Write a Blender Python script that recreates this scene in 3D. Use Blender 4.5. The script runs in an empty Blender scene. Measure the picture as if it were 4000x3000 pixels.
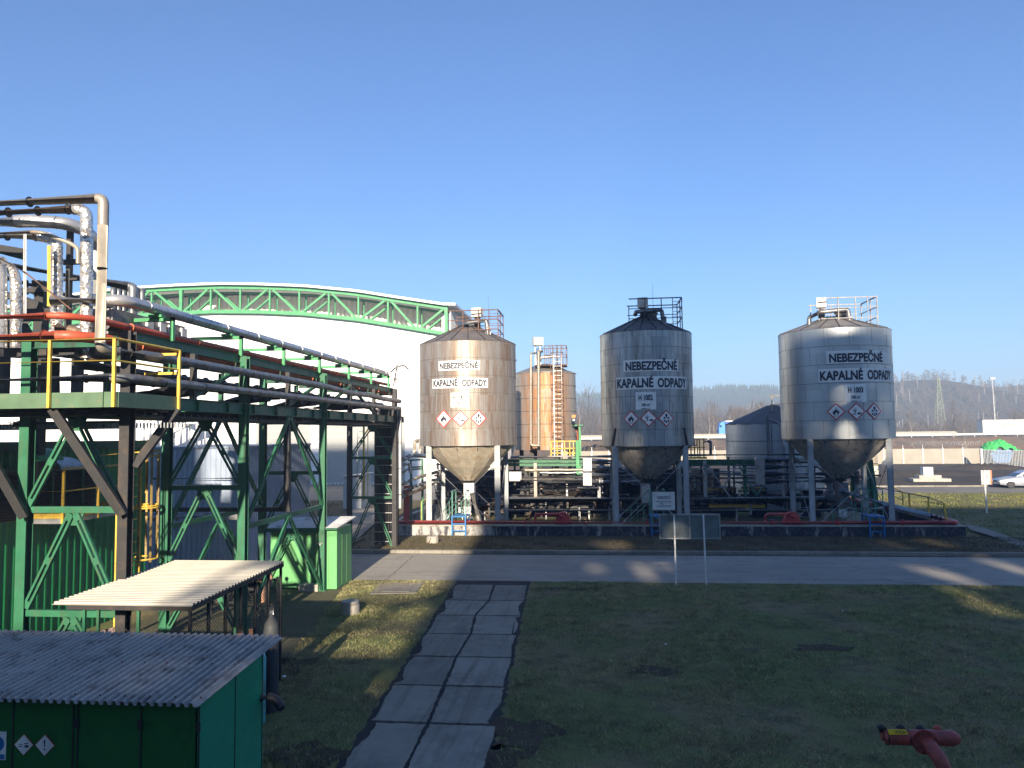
import bpy, math, random
import numpy as np
from mathutils import Vector, Matrix
rnd = random.Random(7)
R_ = math.radians
sc = bpy.context.scene
col = sc.collection
# ------------------------------------------------------------------ camera
F = 3000.0; CAMH = 5.0
YAW, PIT, ROL = R_(6.2), R_(3.7), R_(.66)
f0 = np.array([-math.sin(YAW)*math.cos(PIT), math.cos(YAW)*math.cos(PIT), math.sin(PIT)])
r0 = np.array([math.cos(YAW), math.sin(YAW), 0.0]); u0 = np.cross(r0, f0)
rr = r0*math.cos(ROL)-u0*math.sin(ROL); uu = u0*math.cos(ROL)+r0*math.sin(ROL)
CP = np.array([0, 0, CAMH])
cd = bpy.data.cameras.new('camera'); cam = bpy.data.objects.new('camera', cd); col.objects.link(cam)
cd.sensor_fit = 'HORIZONTAL'; cd.sensor_width = 36.0; cd.lens = 36.0*F/4000
cd.clip_start = 0.1; cd.clip_end = 6000
m = Matrix(((rr[0], uu[0], -f0[0], 0), (rr[1], uu[1], -f0[1], 0), (rr[2], uu[2], -f0[2], CAMH), (0, 0, 0, 1)))
cam.matrix_world = m
sc.camera = cam
# ------------------------------------------------------------------ light
SUN_EL, SUN_AZ = R_(18), R_(-3.5)          # low winter sun behind the viewer
w = bpy.data.worlds.new('World'); sc.world = w; w.use_nodes = True
nt = w.node_tree; nt.nodes.clear()
wo = nt.nodes.new('ShaderNodeOutputWorld'); bg = nt.nodes.new('ShaderNodeBackground'); sky = nt.nodes.new('ShaderNodeTexSky')
sky.sky_type = 'NISHITA'; sky.sun_disc = False; sky.sun_elevation = SUN_EL; sky.sun_rotation = math.pi+SUN_AZ
sky.altitude = 300; sky.air_density = 1.0; sky.dust_density = 0.9; sky.ozone_density = 2.2
bg.inputs[1].default_value = 0.07
tint = nt.nodes.new('ShaderNodeMix'); tint.data_type = 'RGBA'; tint.blend_type = 'MULTIPLY'; tint.inputs[0].default_value = 1
tint.inputs[7].default_value = (.45, .67, .98, 1); nt.links.new(sky.outputs[0], tint.inputs[6]); nt.links.new(tint.outputs[2], bg.inputs[0]); nt.links.new(bg.outputs[0], wo.inputs[0])
sl = bpy.data.lights.new('sun', 'SUN'); sl.energy = 5.0; sl.angle = R_(.8); sl.color = (1, .85, .66)
sun = bpy.data.objects.new('sun', sl); col.objects.link(sun)
LD = Vector((math.sin(SUN_AZ)*math.cos(SUN_EL), math.cos(SUN_AZ)*math.cos(SUN_EL), -math.sin(SUN_EL)))
sun.rotation_euler = LD.to_track_quat('-Z', 'Y').to_euler(); sun.location = (0, -30, 40)
vs = sc.view_settings
vs.view_transform = 'Standard'; vs.look = 'None'; vs.gamma = 1; vs.use_curve_mapping = False; vs.exposure = 1.5
# ------------------------------------------------------------------ surveying helpers (4000x3000 survey units -> metres)
def ray(a, b): return f0+rr*(a-2000)/F-uu*(b-1500)/F
def G(a, b, z=0.0): d = ray(a, b); return CP+d*((z-CAMH)/d[2])
def PY(a, b, y): d = ray(a, b); return CP+d*(y/d[1])
def PX(a, b, x): d = ray(a, b); return CP+d*(x/d[0])
def PC(a, b, cx, cy, R):                   # near hit on an upright cylinder -> angle, z
    d = ray(a, b); A = d[0]**2+d[1]**2; B = -2*(d[0]*cx+d[1]*cy); Cc = cx*cx+cy*cy-R*R
    D = B*B-4*A*Cc
    t = -B/(2*A) if D < 0 else (-B-math.sqrt(D))/(2*A)
    p = CP+d*t
    return math.atan2(p[1]-cy, p[0]-cx), p[2]
# ------------------------------------------------------------------ objects
ORG = {}
def tag(o, label=None, cat=None, group=None, kind=None):
    if label: o['label'] = label
    if cat: o['category'] = cat
    if group: o['group'] = group
    if kind: o['kind'] = kind
    return o
def thing(name, loc, label, cat, group=None):
    o = bpy.data.objects.new(name, None); col.objects.link(o); o.location = loc; o.empty_display_size = .3
    ORG[o.name] = np.array(loc, float)
    return tag(o, label, cat, group)
def frame(d, up=(0, 0, 1)):
    d = np.array(d, float); d /= np.linalg.norm(d)
    up = np.array(up, float)
    if abs(d@up) > .98: up = np.array([0, 1.0, 0]) if abs(d[1]) < .9 else np.array([1.0, 0, 0])
    s = np.cross(d, up); s /= np.linalg.norm(s); t = np.cross(s, d)
    return d, s, t
class MB:
    def __init__(self): self.v = []; self.f = []
    def add(self, vs_, fs):
        n = len(self.v); self.v += [tuple(map(float, q)) for q in vs_]; self.f += [tuple(i+n for i in f) for f in fs]; return self
    def box(self, c, s, rot=0):
        x, y, z = s[0]/2, s[1]/2, s[2]/2; c_, s_ = math.cos(rot), math.sin(rot)
        P = []
        for a, b, d in [(-x,-y,-z),(x,-y,-z),(x,y,-z),(-x,y,-z),(-x,-y,z),(x,-y,z),(x,y,z),(-x,y,z)]:
            P.append((c[0]+a*c_-b*s_, c[1]+a*s_+b*c_, c[2]+d))
        return self.add(P, [(0,3,2,1),(4,5,6,7),(0,1,5,4),(1,2,6,5),(2,3,7,6),(3,0,4,7)])
    def bb(self, x0, x1, y0, y1, z0, z1): return self.box(((x0+x1)/2, (y0+y1)/2, (z0+z1)/2), (abs(x1-x0), abs(y1-y0), abs(z1-z0)))
    def bar(self, p, q, w, h, up=(0, 0, 1)):
        p = np.array(p, float); q = np.array(q, float); d, s, t = frame(q-p, up)
        P = [e+s*a*w/2+t*b*h/2 for e in (p, q) for a, b in ((-1,-1),(1,-1),(1,1),(-1,1))]
        return self.add(P, [(0,1,2,3),(7,6,5,4),(0,4,5,1),(1,5,6,2),(2,6,7,3),(3,7,4,0)])
    def ibeam(self, p, q, w, h, t=.012, up=(0, 0, 1)):
        p = np.array(p, float); q = np.array(q, float); d, s, u = frame(q-p, up)
        for k in (-1, 1): self.bar(p+u*k*(h/2-t/2), q+u*k*(h/2-t/2), w, t, up)
        return self.bar(p, q, t, h-2*t, up)
    def uchan(self, p, q, w, h, t=.012, up=(0, 0, 1)):      # channel laid with web vertical, flanges to -s
        p = np.array(p, float); q = np.array(q, float); d, s, u = frame(q-p, up)
        self.bar(p+s*w/2, q+s*w/2, t, h, up)
        for k in (-1, 1): self.bar(p+u*k*(h/2-t/2), q+u*k*(h/2-t/2), w-t, t, up)
        return self
    def tube(self, pts, r, n=12, fil=0.0, cap=True, closed=False):
        P = [np.array(p, float) for p in pts]
        if fil > 0 and len(P) > 2:
            Q = [P[0]]
            for i in range(1, len(P)-1):
                a = P[i-1]-P[i]; b = P[i+1]-P[i]; la, lb = np.linalg.norm(a), np.linalg.norm(b)
                f_ = min(fil, la*.48, lb*.48); A = P[i]+a/la*f_; B = P[i]+b/lb*f_
                k = 5
                for j in range(k+1):
                    t = j/k; Q.append(A*(1-t)**2+P[i]*2*t*(1-t)+B*t*t)
            Q.append(P[-1]); P = Q
        rs = r if hasattr(r, '__len__') else [r]*len(P)
        V = []; prev = None; N = len(P)
        for i in range(N):
            a = P[i]-P[i-1] if i > 0 else (P[0]-P[-1] if closed else P[1]-P[0])
            b = P[(i+1) % N]-P[i] if (i < N-1 or closed) else a
            a = a/(np.linalg.norm(a)+1e-9); b = b/(np.linalg.norm(b)+1e-9); d = a+b
            if np.linalg.norm(d) < 1e-6: d = a
            d /= np.linalg.norm(d)
            if prev is None: _, s, t = frame(d)
            else:
                s = prev-d*(prev@d); s /= np.linalg.norm(s); t = np.cross(d, s)
            prev = s
            k = 1/max(.5, math.sqrt((1+a@b)/2))
            for j in range(n):
                an = 2*math.pi*j/n
                V.append(P[i]+(s*math.cos(an)+t*math.sin(an))*rs[i])
        Fc = []
        M = N if closed else N-1
        for i in range(M):
            for j in range(n):
                i2 = (i+1) % N
                Fc.append((i*n+j, i*n+(j+1) % n, i2*n+(j+1) % n, i2*n+j))
        if cap and not closed:
            Fc.append(tuple(range(n))[::-1]); Fc.append(tuple((N-1)*n+j for j in range(n)))
        return self.add(V, Fc)
    def cyl(self, p, q, r1, r2=None, n=16, cap=True): return self.tube([p, q], [r1, r1 if r2 is None else r2], n, cap=cap)
    def ringat(self, p, d, r, wdt, n=16):
        p = np.array(p, float); d = np.array(d, float); d /= np.linalg.norm(d)
        return self.cyl(p-d*wdt/2, p+d*wdt/2, r, None, n)
    def lathe(self, c, prof, n=48, a0=0, a1=2*math.pi, top=False, bot=False):
        full = abs(a1-a0-2*math.pi) < 1e-6; m_ = n if full else n+1
        V = [(c[0]+r*math.cos(a0+(a1-a0)*j/n), c[1]+r*math.sin(a0+(a1-a0)*j/n), c[2]+z) for r, z in prof for j in range(m_)]
        Fc = []
        for i in range(len(prof)-1):
            for j in range(n):
                j2 = (j+1) % m_ if full else j+1
                Fc.append((i*m_+j, i*m_+j2, (i+1)*m_+j2, (i+1)*m_+j))
        if top: Fc.append(tuple((len(prof)-1)*m_+j for j in range(m_)))
        if bot: Fc.append(tuple(range(m_))[::-1])
        return self.add(V, Fc)
    def prism(self, pts, ext):
        n = len(pts); P = [np.array(p, float) for p in pts]; e = np.array(ext, float)
        return self.add(P+[p+e for p in P], [tuple(range(n))[::-1], tuple(range(n, 2*n))]+[(i, (i+1) % n, n+(i+1) % n, n+i) for i in range(n)])
    def quad(self, *p): return self.add(p, [tuple(range(len(p)))])
    def corr(self, o, u, v, pitch, amp, nrm, kind='trap', th=.0):
        # ribbed sheet: ribs run along v, profile varies along u
        o = np.array(o, float); u = np.array(u, float); v = np.array(v, float); nrm = np.array(nrm, float)
        L = np.linalg.norm(u); ud = u/L; prof = []
        k = 0; x = 0.0
        while x < L:
            if kind == 'trap': pts_ = [(0, 0), (.35, 0), (.5, 1), (.85, 1)]
            elif kind == 'sine': pts_ = [(j/8, .5-.5*math.cos(2*math.pi*j/8)) for j in range(8)]
            else: pts_ = [(0, 0), (.9, 0), (.94, 1), (.98, 1)]
            for a, b in pts_:
                xx = x+a*pitch
                if xx <= L: prof.append((xx, b*amp))
            x += pitch
        prof.append((L, 0)); n = len(prof)
        V = [o+ud*a+nrm*b for a, b in prof]+[o+ud*a+nrm*b+v for a, b in prof]
        Fc = [(i, i+1, n+i+1, n+i) for i in range(n-1)]
        if th:
            V += [q-nrm*th for q in V]; Fc += [tuple(2*n+i for i in f[::-1]) for f in list(Fc)]
            Fc += [(i+1, i, 2*n+i, 2*n+i+1) for i in range(n-1)]+[(n+i, n+i+1, 3*n+i+1, 3*n+i) for i in range(n-1)]
            Fc += [(0, n, 3*n, 2*n), (n-1, 2*n-1, 4*n-1, 3*n-1)]
        return self.add(V, Fc)
    def split(self):                            # connected pieces as MBs of their own
        n = len(self.v); p = list(range(n))
        def fd(a):
            while p[a] != a: p[a] = p[p[a]]; a = p[a]
            return a
        for f in self.f:
            r = fd(f[0])
            for i in f[1:]: p[fd(i)] = r
        g = {}
        for f in self.f: g.setdefault(fd(f[0]), []).append(f)
        out = []
        for k in sorted(g, key=lambda k: g[k][0][0]):
            ids = sorted({i for f in g[k] for i in f}); mp = {a: j for j, a in enumerate(ids)}; m2 = MB(); m2.v = [self.v[i] for i in ids]; m2.f = [tuple(mp[i] for i in f) for f in g[k]]; out.append(m2)
        return out
    def each(self, name, mat, parent, smooth=None): return [q.build(name, mat, parent, smooth) for q in self.split()]
    def build(self, name, mat, parent=None, smooth=None, label=None):
        if not self.v: raise ValueError('EMPTY '+name)
        V = np.array(self.v, dtype=np.float32)
        if parent is not None: org = ORG[parent.name]
        else:
            lo, hi = V.min(0), V.max(0); org = np.array([(lo[0]+hi[0])/2, (lo[1]+hi[1])/2, lo[2]], float)
        me = bpy.data.meshes.new(name); me.from_pydata((V-org).tolist(), [], self.f)
        for mt in (mat if isinstance(mat, (list, tuple)) else [mat]): me.materials.append(mt)
        me.update()
        if smooth:
            me.shade_smooth(); me.set_sharp_from_angle(angle=R_(smooth))
        o = bpy.data.objects.new(name, me); col.objects.link(o)
        if parent is not None: o.parent = parent
        else: o.location = org
        ORG[o.name] = org
        if label: o['label'] = label
        return o
def copy_tree(o, parent=None, dloc=None):
    c = o.copy(); col.objects.link(c); c.parent = parent
    if dloc is not None: c.location = Vector(o.location)+Vector(dloc)
    ORG[c.name] = ORG[o.name]+(np.array(dloc) if dloc is not None else 0)
    for ch in list(o.children): copy_tree(ch, c)
    return c
def solo(mb, name, mat, label, cat, group=None, smooth=None):
    return tag(mb.build(name, mat, None, smooth), label, cat, group)
def struct(mb, name, mat, smooth=None, kind='structure'):
    return tag(mb.build(name, mat, None, smooth), kind=kind)
# ------------------------------------------------------------------ materials
def _n(nt, t, **k):
    n = nt.nodes.new(t)
    for a, b in k.items(): setattr(n, a, b)
    return n
def newmat(name):
    M = bpy.data.materials.new(name); M.use_nodes = True; nt = M.node_tree; nt.nodes.clear()
    o = _n(nt, 'ShaderNodeOutputMaterial'); b = _n(nt, 'ShaderNodeBsdfPrincipled'); nt.links.new(b.outputs[0], o.inputs[0])
    tc = _n(nt, 'ShaderNodeTexCoord')
    return M, nt, b, tc
def noise(nt, vec, scale, detail=4, rough=.6, stretch=None, dist=0):
    if stretch:
        mp = _n(nt, 'ShaderNodeMapping'); mp.inputs['Scale'].default_value = stretch; nt.links.new(vec, mp.inputs[0]); vec = mp.outputs[0]
    n = _n(nt, 'ShaderNodeTexNoise'); n.inputs['Scale'].default_value = scale; n.inputs['Detail'].default_value = detail
    n.inputs['Roughness'].default_value = rough; n.inputs['Distortion'].default_value = dist
    nt.links.new(vec, n.inputs['Vector']); return n.outputs['Fac']
def ramp(nt, fac, a, b, c0=(0, 0, 0), c1=(1, 1, 1)):
    r = _n(nt, 'ShaderNodeValToRGB'); r.color_ramp.elements[0].position = a; r.color_ramp.elements[1].position = b
    r.color_ramp.elements[0].color = (*c0, 1); r.color_ramp.elements[1].color = (*c1, 1)
    nt.links.new(fac, r.inputs[0]); return r.outputs[0]
def mix(nt, fac, a, b, mode='MIX'):
    m = _n(nt, 'ShaderNodeMix', data_type='RGBA', blend_type=mode)
    if isinstance(fac, (int, float)): m.inputs[0].default_value = fac
    else: nt.links.new(fac, m.inputs[0])
    for i, x in ((6, a), (7, b)):
        if isinstance(x, tuple): m.inputs[i].default_value = (*x, 1)
        else: nt.links.new(x, m.inputs[i])
    return m.outputs[2]
def mth(nt, op, a, b=None):
    m = _n(nt, 'ShaderNodeMath', operation=op)
    for i, x in ((0, a), (1, b)):
        if x is None: continue
        if isinstance(x, (int, float)): m.inputs[i].default_value = x
        else: nt.links.new(x, m.inputs[i])
    return m.outputs[0]
def bump(nt, b, h, strength, dist=.02):
    bm = _n(nt, 'ShaderNodeBump'); bm.inputs['Strength'].default_value = strength; bm.inputs['Distance'].default_value = dist
    nt.links.new(h, bm.inputs['Height']); nt.links.new(bm.outputs[0], b.inputs['Normal'])
MATS = {}
def paint(name, c, rough=.55, metal=0.0, var=.18, scale=2.5, dirt=None, dirtamt=.5, streak=False, bmp=0.0, bscale=20):
    if name in MATS: return MATS[name]
    M, nt, b, tc = newmat(name); v = tc.outputs['Object']
    n1 = noise(nt, v, scale, 5)
    lo = tuple(x*(1-var) for x in c); hi = tuple(min(1, x*(1+var)) for x in c)
    cc = ramp(nt, n1, .3, .7, lo, hi)
    if dirt:
        n2 = noise(nt, v, 2.2 if streak else scale*1.6, 7, .65, (6, 6, .35) if streak else None)
        cc = mix(nt, ramp(nt, n2, 1-dirtamt-.08, 1-dirtamt+.14), cc, dirt)
    nt.links.new(cc, b.inputs['Base Color'])
    rn = ramp(nt, noise(nt, v, scale*3, 3), .3, .7, (max(.05, rough-.1),)*3, (min(1, rough+.12),)*3)
    nt.links.new(rn, b.inputs['Roughness']); b.inputs['Metallic'].default_value = metal
    if bmp: bump(nt, b, noise(nt, v, bscale, 4), bmp)
    MATS[name] = M; return M
GREEN = paint('green_steel_paint', (.022, .14, .072), .5, dirt=(.06, .10, .05), dirtamt=.42, streak=True)
GREENB = paint('bright_green_paint', (.055, .27, .11), .55, dirt=(.12, .2, .08), dirtamt=.35, streak=True)
DKGREEN = paint('dark_green_paint', (.012, .10, .055), .5, dirt=(.03, .035, .025), dirtamt=.45)
BLACKST = paint('sooty_dark_steel', (.028, .028, .03), .6, dirt=(.07, .05, .035), dirtamt=.4)
YELLOW = paint('yellow_rail_paint', (.66, .44, .06), .5, dirt=(.2, .10, .04), dirtamt=.38)
REDP = paint('orange_red_pipe_paint', (.46, .085, .04), .5, dirt=(.10, .035, .03), dirtamt=.4)
REDF = paint('fire_red_paint', (.48, .07, .06), .38, dirt=(.27, .09, .07), dirtamt=.4)
GALV = paint('dull_galvanised_steel', (.42, .43, .44), .45, .6, dirt=(.12, .10, .08), dirtamt=.38)
CLAD = paint('grey_pipe_cladding', (.20, .21, .225), .42, .55, var=.25, dirt=(.07, .065, .06), dirtamt=.45)
CLADB = paint('bright_aluminium_cladding', (.48, .48, .48), .33, .6, dirt=(.25, .22, .18), dirtamt=.33)
CLADW = paint('warm_grey_cladding', (.30, .275, .235), .45, .3, dirt=(.20, .15, .10), dirtamt=.4, streak=True)
RUST = paint('rusty_steel', (.16, .08, .05), .8, dirt=(.05, .035, .03), dirtamt=.5)
BROWNC = paint('stained_brown_cladding', (.24, .17, .12), .5, .4, dirt=(.06, .045, .035), dirtamt=.5)
CONC = paint('pale_concrete', (.42, .39, .34), .85, dirt=(.2, .18, .14), dirtamt=.4, bmp=.4)
LEG = paint('grey_leg_paint', (.33, .355, .37), .5, dirt=(.18, .15, .12), dirtamt=.33, streak=True)
BLUE = paint('blue_paint', (.02, .16, .42), .45, dirt=(.05, .10, .14), dirtamt=.35)
TEALR = paint('teal_rail_paint', (.10, .30, .24), .5, dirt=(.2, .2, .13), dirtamt=.4)
WHITE = paint('white_paint', (.78, .78, .76), .5, dirt=(.45, .42, .36), dirtamt=.3)
RUBBER = paint('black_rubber', (.015, .015, .016), .7)
LETTER = paint('black_lettering', (.02, .025, .045), .5, var=.05)
SIGNW = paint('weathered_white_sign', (.74, .75, .73), .6, var=.05, dirt=(.50, .47, .40), dirtamt=.30, streak=True)
SIGNR = paint('red_sign_border', (.55, .05, .05), .5, var=.1)
def foil():
    M, nt, b, tc = newmat('crumpled_foil_wrap'); v = tc.outputs['Object']
    n = noise(nt, v, 3, 4); nt.links.new(mix(nt, ramp(nt, noise(nt, v, 6, 6, .7), .52, .66), (.66, .64, .60), (.26, .17, .10)), b.inputs['Base Color'])
    b.inputs['Metallic'].default_value = .75; b.inputs['Roughness'].default_value = .3
    vo = _n(nt, 'ShaderNodeTexVoronoi'); vo.inputs['Scale'].default_value = 13; nt.links.new(v, vo.inputs['Vector'])
    bump(nt, b, vo.outputs['Distance'], .85, .03); return M
FOIL = foil()
# ================================================================== SETTING
def groundmat(name, cols, scales=(0.25, 1.6, 14), rough=.9, bmp=.5, bs=30, thr=(.42, .6)):
    M, nt, b, tc = newmat(name); v = tc.outputs['Object']
    a = ramp(nt, noise(nt, v, scales[0], 5, .6), thr[0], thr[1]); c = mix(nt, a, cols[0], cols[1])
    c = mix(nt, ramp(nt, noise(nt, v, scales[1], 6, .7), .48, .68), c, cols[2])
    c = mix(nt, ramp(nt, noise(nt, v, scales[2], 5, .75), .3, .8, (.55,)*3, (1.35,)*3), (0, 0, 0), c, 'MIX') if False else c
    f = ramp(nt, noise(nt, v, scales[2], 5, .75), .3, .75, (.6,)*3, (1.0,)*3)
    c = mix(nt, 1.0, c, f, 'MULTIPLY')
    nt.links.new(c, b.inputs['Base Color']); b.inputs['Roughness'].default_value = rough; b.inputs['Specular IOR Level'].default_value = .2
    if bmp: bump(nt, b, noise(nt, v, bs, 6, .7), bmp, .05)
    MATS[name] = M; return M
M_LAWN = groundmat('mown_winter_grass', [(.20, .225, .085), (.29, .245, .13), (.10, .10, .05)], (.35, 1.4, 22), thr=(.46, .56))
streaky0 = 1
M_VERGE = groundmat('brown_verge_grass', [(.15, .125, .08), (.19, .15, .095), (.08, .09, .04)], (.5, 3, 30))
M_FIELD = groundmat('rough_brown_grass', [(.33, .20, .11), (.25, .18, .12), (.16, .13, .095)], (.07, .5, 3), thr=(.35, .6), bmp=0)
M_DIRT = groundmat('dark_ash_dirt', [(.075, .06, .046), (.10, .08, .06), (.05, .04, .03)], (.06, .35, 4), bmp=.25, bs=3)
M_ROAD = groundmat('worn_grey_asphalt', [(.40, .375, .33), (.46, .43, .375), (.35, .33, .295)], (.2, 1.1, 60), rough=.8, bmp=.15, bs=120)
M_YARD = groundmat('pale_yard_concrete', [(.30, .28, .25), (.25, .235, .21), (.20, .19, .17)], (.15, .8, 40), bmp=.1)
M_SLAB = groundmat('worn_concrete_slab', [(.47, .43, .36), (.36, .33, .28), (.52, .48, .40)], (.6, 2.6, 45), bmp=.25, bs=60)
def streaky(M, amt=.45, sx=5.0, sy=.35, col_=(.10, .09, .08), th=(.5, .72)):     # tyre-worn streaks along the way
    nt = M.node_tree; b = next(n for n in nt.nodes if n.type == 'BSDF_PRINCIPLED'); tc = next(n for n in nt.nodes if n.type == 'TEX_COORD'); l = b.inputs['Base Color'].links[0].from_socket
    nt.links.new(mix(nt, mth(nt, 'MULTIPLY', ramp(nt, noise(nt, tc.outputs['Object'], 1.0, 6, .65, (sx, sy, 1), .6), *th), amt), l, col_), b.inputs['Base Color'])
def island(M, amt=.35):
    nt = M.node_tree; b = next(n for n in nt.nodes if n.type == 'BSDF_PRINCIPLED'); g = _n(nt, 'ShaderNodeNewGeometry'); l = b.inputs['Base Color'].links[0].from_socket
    nt.links.new(mix(nt, 1.0, l, ramp(nt, g.outputs['Random Per Island'], 0, 1, (1-amt,)*3, (1.0, 1.0, 1.0)), 'MULTIPLY'), b.inputs['Base Color'])
island(M_SLAB, .3)
streaky(M_SLAB, .65, 4.0, .3, (.13, .10, .085)); streaky(M_ROAD, .35, .25, 3.0, (.12, .115, .11))
M_TAR = groundmat('dark_tar_seam', [(.05, .05, .052), (.075, .073, .07), (.04, .04, .042)], (1, 5, 50), bmp=.4)
M_MOSS = groundmat('mossy_concrete', [(.14, .135, .085), (.17, .16, .10), (.10, .10, .055)], (.5, 2.5, 30))
M_KERB = groundmat('kerb_stone', [(.40, .37, .31), (.33, .31, .26), (.27, .25, .21)], (.8, 4, 40), bmp=.3)

island(M_KERB, .25)
def sheet(name, pts, mat, z=0.0):
    mb = MB(); mb.quad(*[(p[0], p[1], z) for p in pts]); return struct(mb, name, mat)
# ground out to the horizon
sheet('ground', [(-3000, -400), (3000, -400), (3000, 4000), (-3000, 4000)], M_FIELD, -.03)
sheet('lawn', [(-70, -30), (70, -30), (70, 26.35), (-70, 26.35)], M_LAWN, -.004)
sheet('back_lawn', [(-9, 32), (75, 32), (75, 63.6), (-9, 63.6)], M_LAWN, -.008)
sheet('rear_lawn', [(-60, 33), (-9.01, 33), (-9.01, 59), (-60, 59)], M_VERGE, -.009)
sheet('dirt_yard', [(-10, 70.5), (130, 70.5), (130, 119), (-10, 119)], M_DIRT, -.012)
sheet('road', [(-90, 26.3), (120, 26.3), (120, 32.12), (-90, 32.12)], M_ROAD, 0.0)
sheet('far_road', [(-8, 63.6), (160, 63.6), (160, 70.3), (-8, 70.3)], M_YARD, 0.0)
sheet('yard', [(-110, 58), (-8.01, 58), (-8.01, 79), (-110, 79)], M_YARD, .002)
# verge between kerb and bund wall
mb = MB(); mb.bb(-9.9, 60, 32.42, 37.2, -.3, .10); mb.bb(-60, -11.2, 32.42, 36.5, -.3, .08)
struct(mb, 'verge', M_VERGE)
q = [G(1480, 2160)[:2], G(1330, 2000)[:2], G(1390, 1982)[:2], G(1480, 1983)[:2], G(1590, 2060)[:2]]
sheet('side_path', [G(1330, 2120), G(1290, 2105), G(1370, 1992), G(1475, 1990), G(1475, 2040), G(1400, 2110)], M_YARD, .095)
q = [G(3772, 2054), G(3845, 2070), G(4000, 2125), G(4250, 2205), G(4250, 2260), G(4000, 2152), G(3880, 2105), G(3790, 2078)]
sheet('cobble_path', q, M_KERB, .106)
# kerb stones (one kerb, jointed)
mb = MB(); x = -60.0
while x < 60:
    L = .99
    mb.bar((x+.006, 32.27, .065+rnd.uniform(-.004, .004)), (x+L-.006, 32.27+rnd.uniform(-.006, .006), .065), .28, .15)
    x += L
struct(mb, 'kerb', M_KERB)
mb = MB(); x = 5.0
while x < 120: mb.bar((x, 70.4, .05), (x+.98, 70.4, .05), .22, .14); x += 1
struct(mb, 'far_kerb', M_KERB)
# gutter dirt strip along kerb
mb = MB(); V = []
n = 900; xs = np.linspace(-50, 50, n)
for i in range(n): V += [(xs[i], 32.125, .004), (xs[i], 32.03-rnd.random()*.05, .004)]
mb.add(V, [(2*i, 2*i+1, 2*i+3, 2*i+2) for i in range(n-1)]); struct(mb, 'gutter', M_TAR)
# cracks in the road
mb = MB()
def crack(pts, wd=.022, z=.006):
    P = []
    for i in range(len(pts)-1):
        a, b = np.array(pts[i][:2]), np.array(pts[i+1][:2]); k = max(2, int(np.linalg.norm(b-a)/.12))
        for j in range(k): P.append(a+(b-a)*j/k+np.array([rnd.uniform(-.03, .03), rnd.uniform(-.035, .035)]))
    P.append(np.array(pts[-1][:2])); V = []
    for i, p in enumerate(P):
        d = P[min(i+1, len(P)-1)]-P[max(i-1, 0)]; d /= np.linalg.norm(d)+1e-9; s = np.array([-d[1], d[0]])*wd*rnd.uniform(.3, 1)/2
        V += [(*(p+s), z), (*(p-s), z)]
    mb.add(V, [(2*i, 2*i+1, 2*i+3, 2*i+2) for i in range(len(P)-1)])
for pts in ([(1613, 2172), (1545, 2235), (1500, 2270)], [(3322, 2231), (3370, 2222), (3490, 2230), (3530, 2234), (3545, 2229)], [(3560, 2214), (3610, 2212), (3650, 2225), (3670, 2232), (3790, 2232)],
            [(3670, 2220), (3700, 2212), (3740, 2222)], [(3250, 2262), (3330, 2270), (3440, 2262), (3510, 2275), (3640, 2276)], [(3080, 2260), (3180, 2266), (3190, 2260), (3220, 2275)],
            [(3510, 2275), (3580, 2283)], [(1700, 2270), (1800, 2264), (1850, 2252), (1840, 2255)], [(1430, 2254), (1500, 2253)], [(2740, 2262), (2790, 2265)], [(3440, 2262), (3520, 2268), (3570, 2262), (3740, 2275)]):
    crack([G(*p) for p in pts], .035)
struct(mb, 'road_crack', M_TAR)
# slab path
mids = [G(1925, 2296), G(1912, 2346), G(1858, 2405), G(1840, 2478), G(1784, 2568), G(1735, 2682), G(1672, 2830), G(1585, 3000)]
my = np.array([p[1] for p in mids])[::-1]; mx = np.array([p[0] for p in mids])[::-1]
def exl(y): return -3.89+(y-11.57)/(25.35-11.57)*(-4.7+3.89)
def exr(y): return -1.73+(y-11.75)/(25.47-11.75)*(-2.34+1.73)
def exm(y): return float(np.interp(y, my, mx)) if y > my[0] else mx[0]+(my[0]-y)*.06
mb = MB(); n = 120; ys = np.linspace(6.5, 26.32, n); V = []
for y in ys: V += [(exl(y)-.04-rnd.random()*.08, y, .004), (exr(y)+.02+rnd.random()*.08, y, .004)]
mb.add(V, [(2*i, 2*i+1, 2*i+3, 2*i+2) for i in range(n-1)]); struct(mb, 'path_base', M_TAR)
J = [25.55, 23.15, 21.25, 19.29, 17.33, 15.36, 13.39, 11.4, 9.4, 7.4]
mb = MB()
def jag(a, b, amp, outamp=0, o=(0, 0)):
    a = np.array(a); b = np.array(b); k = 14; P = []; ph = rnd.random()*6
    for j in range(k):
        t = j/k; s = math.sin(ph+t*5)*.5+.5
        P.append(a+(b-a)*t+np.array([rnd.uniform(-amp, amp), rnd.uniform(-amp, amp)])+np.array(o)*outamp*s*rnd.uniform(.6, 1))
    return P
for i in range(len(J)-1):
    y1, y0 = J[i]-.05, J[i+1]+.05
    for s in (0, 1):
        if s == 0: xa = lambda y: exl(y); xb = lambda y: exm(y)-.03
        else: xa = lambda y: exm(y)+.03; xb = lambda y: exr(y)
        bite = .16 if rnd.random() < .6 else .05
        P = jag((xa(y0), y0), (xb(y0), y0), .012)+jag((xb(y0), y0), (xb(y1), y1), .015, bite if s else .015, (-1, 0))+jag((xb(y1), y1), (xa(y1), y1), .012)+jag((xa(y1), y1), (xa(y0), y0), .015, bite if not s else .015, (1, 0))
        mb.prism([(p[0], p[1], 0) for p in P], (0, 0, .022+rnd.random()*.008))
struct(mb, 'path', M_SLAB)
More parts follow.
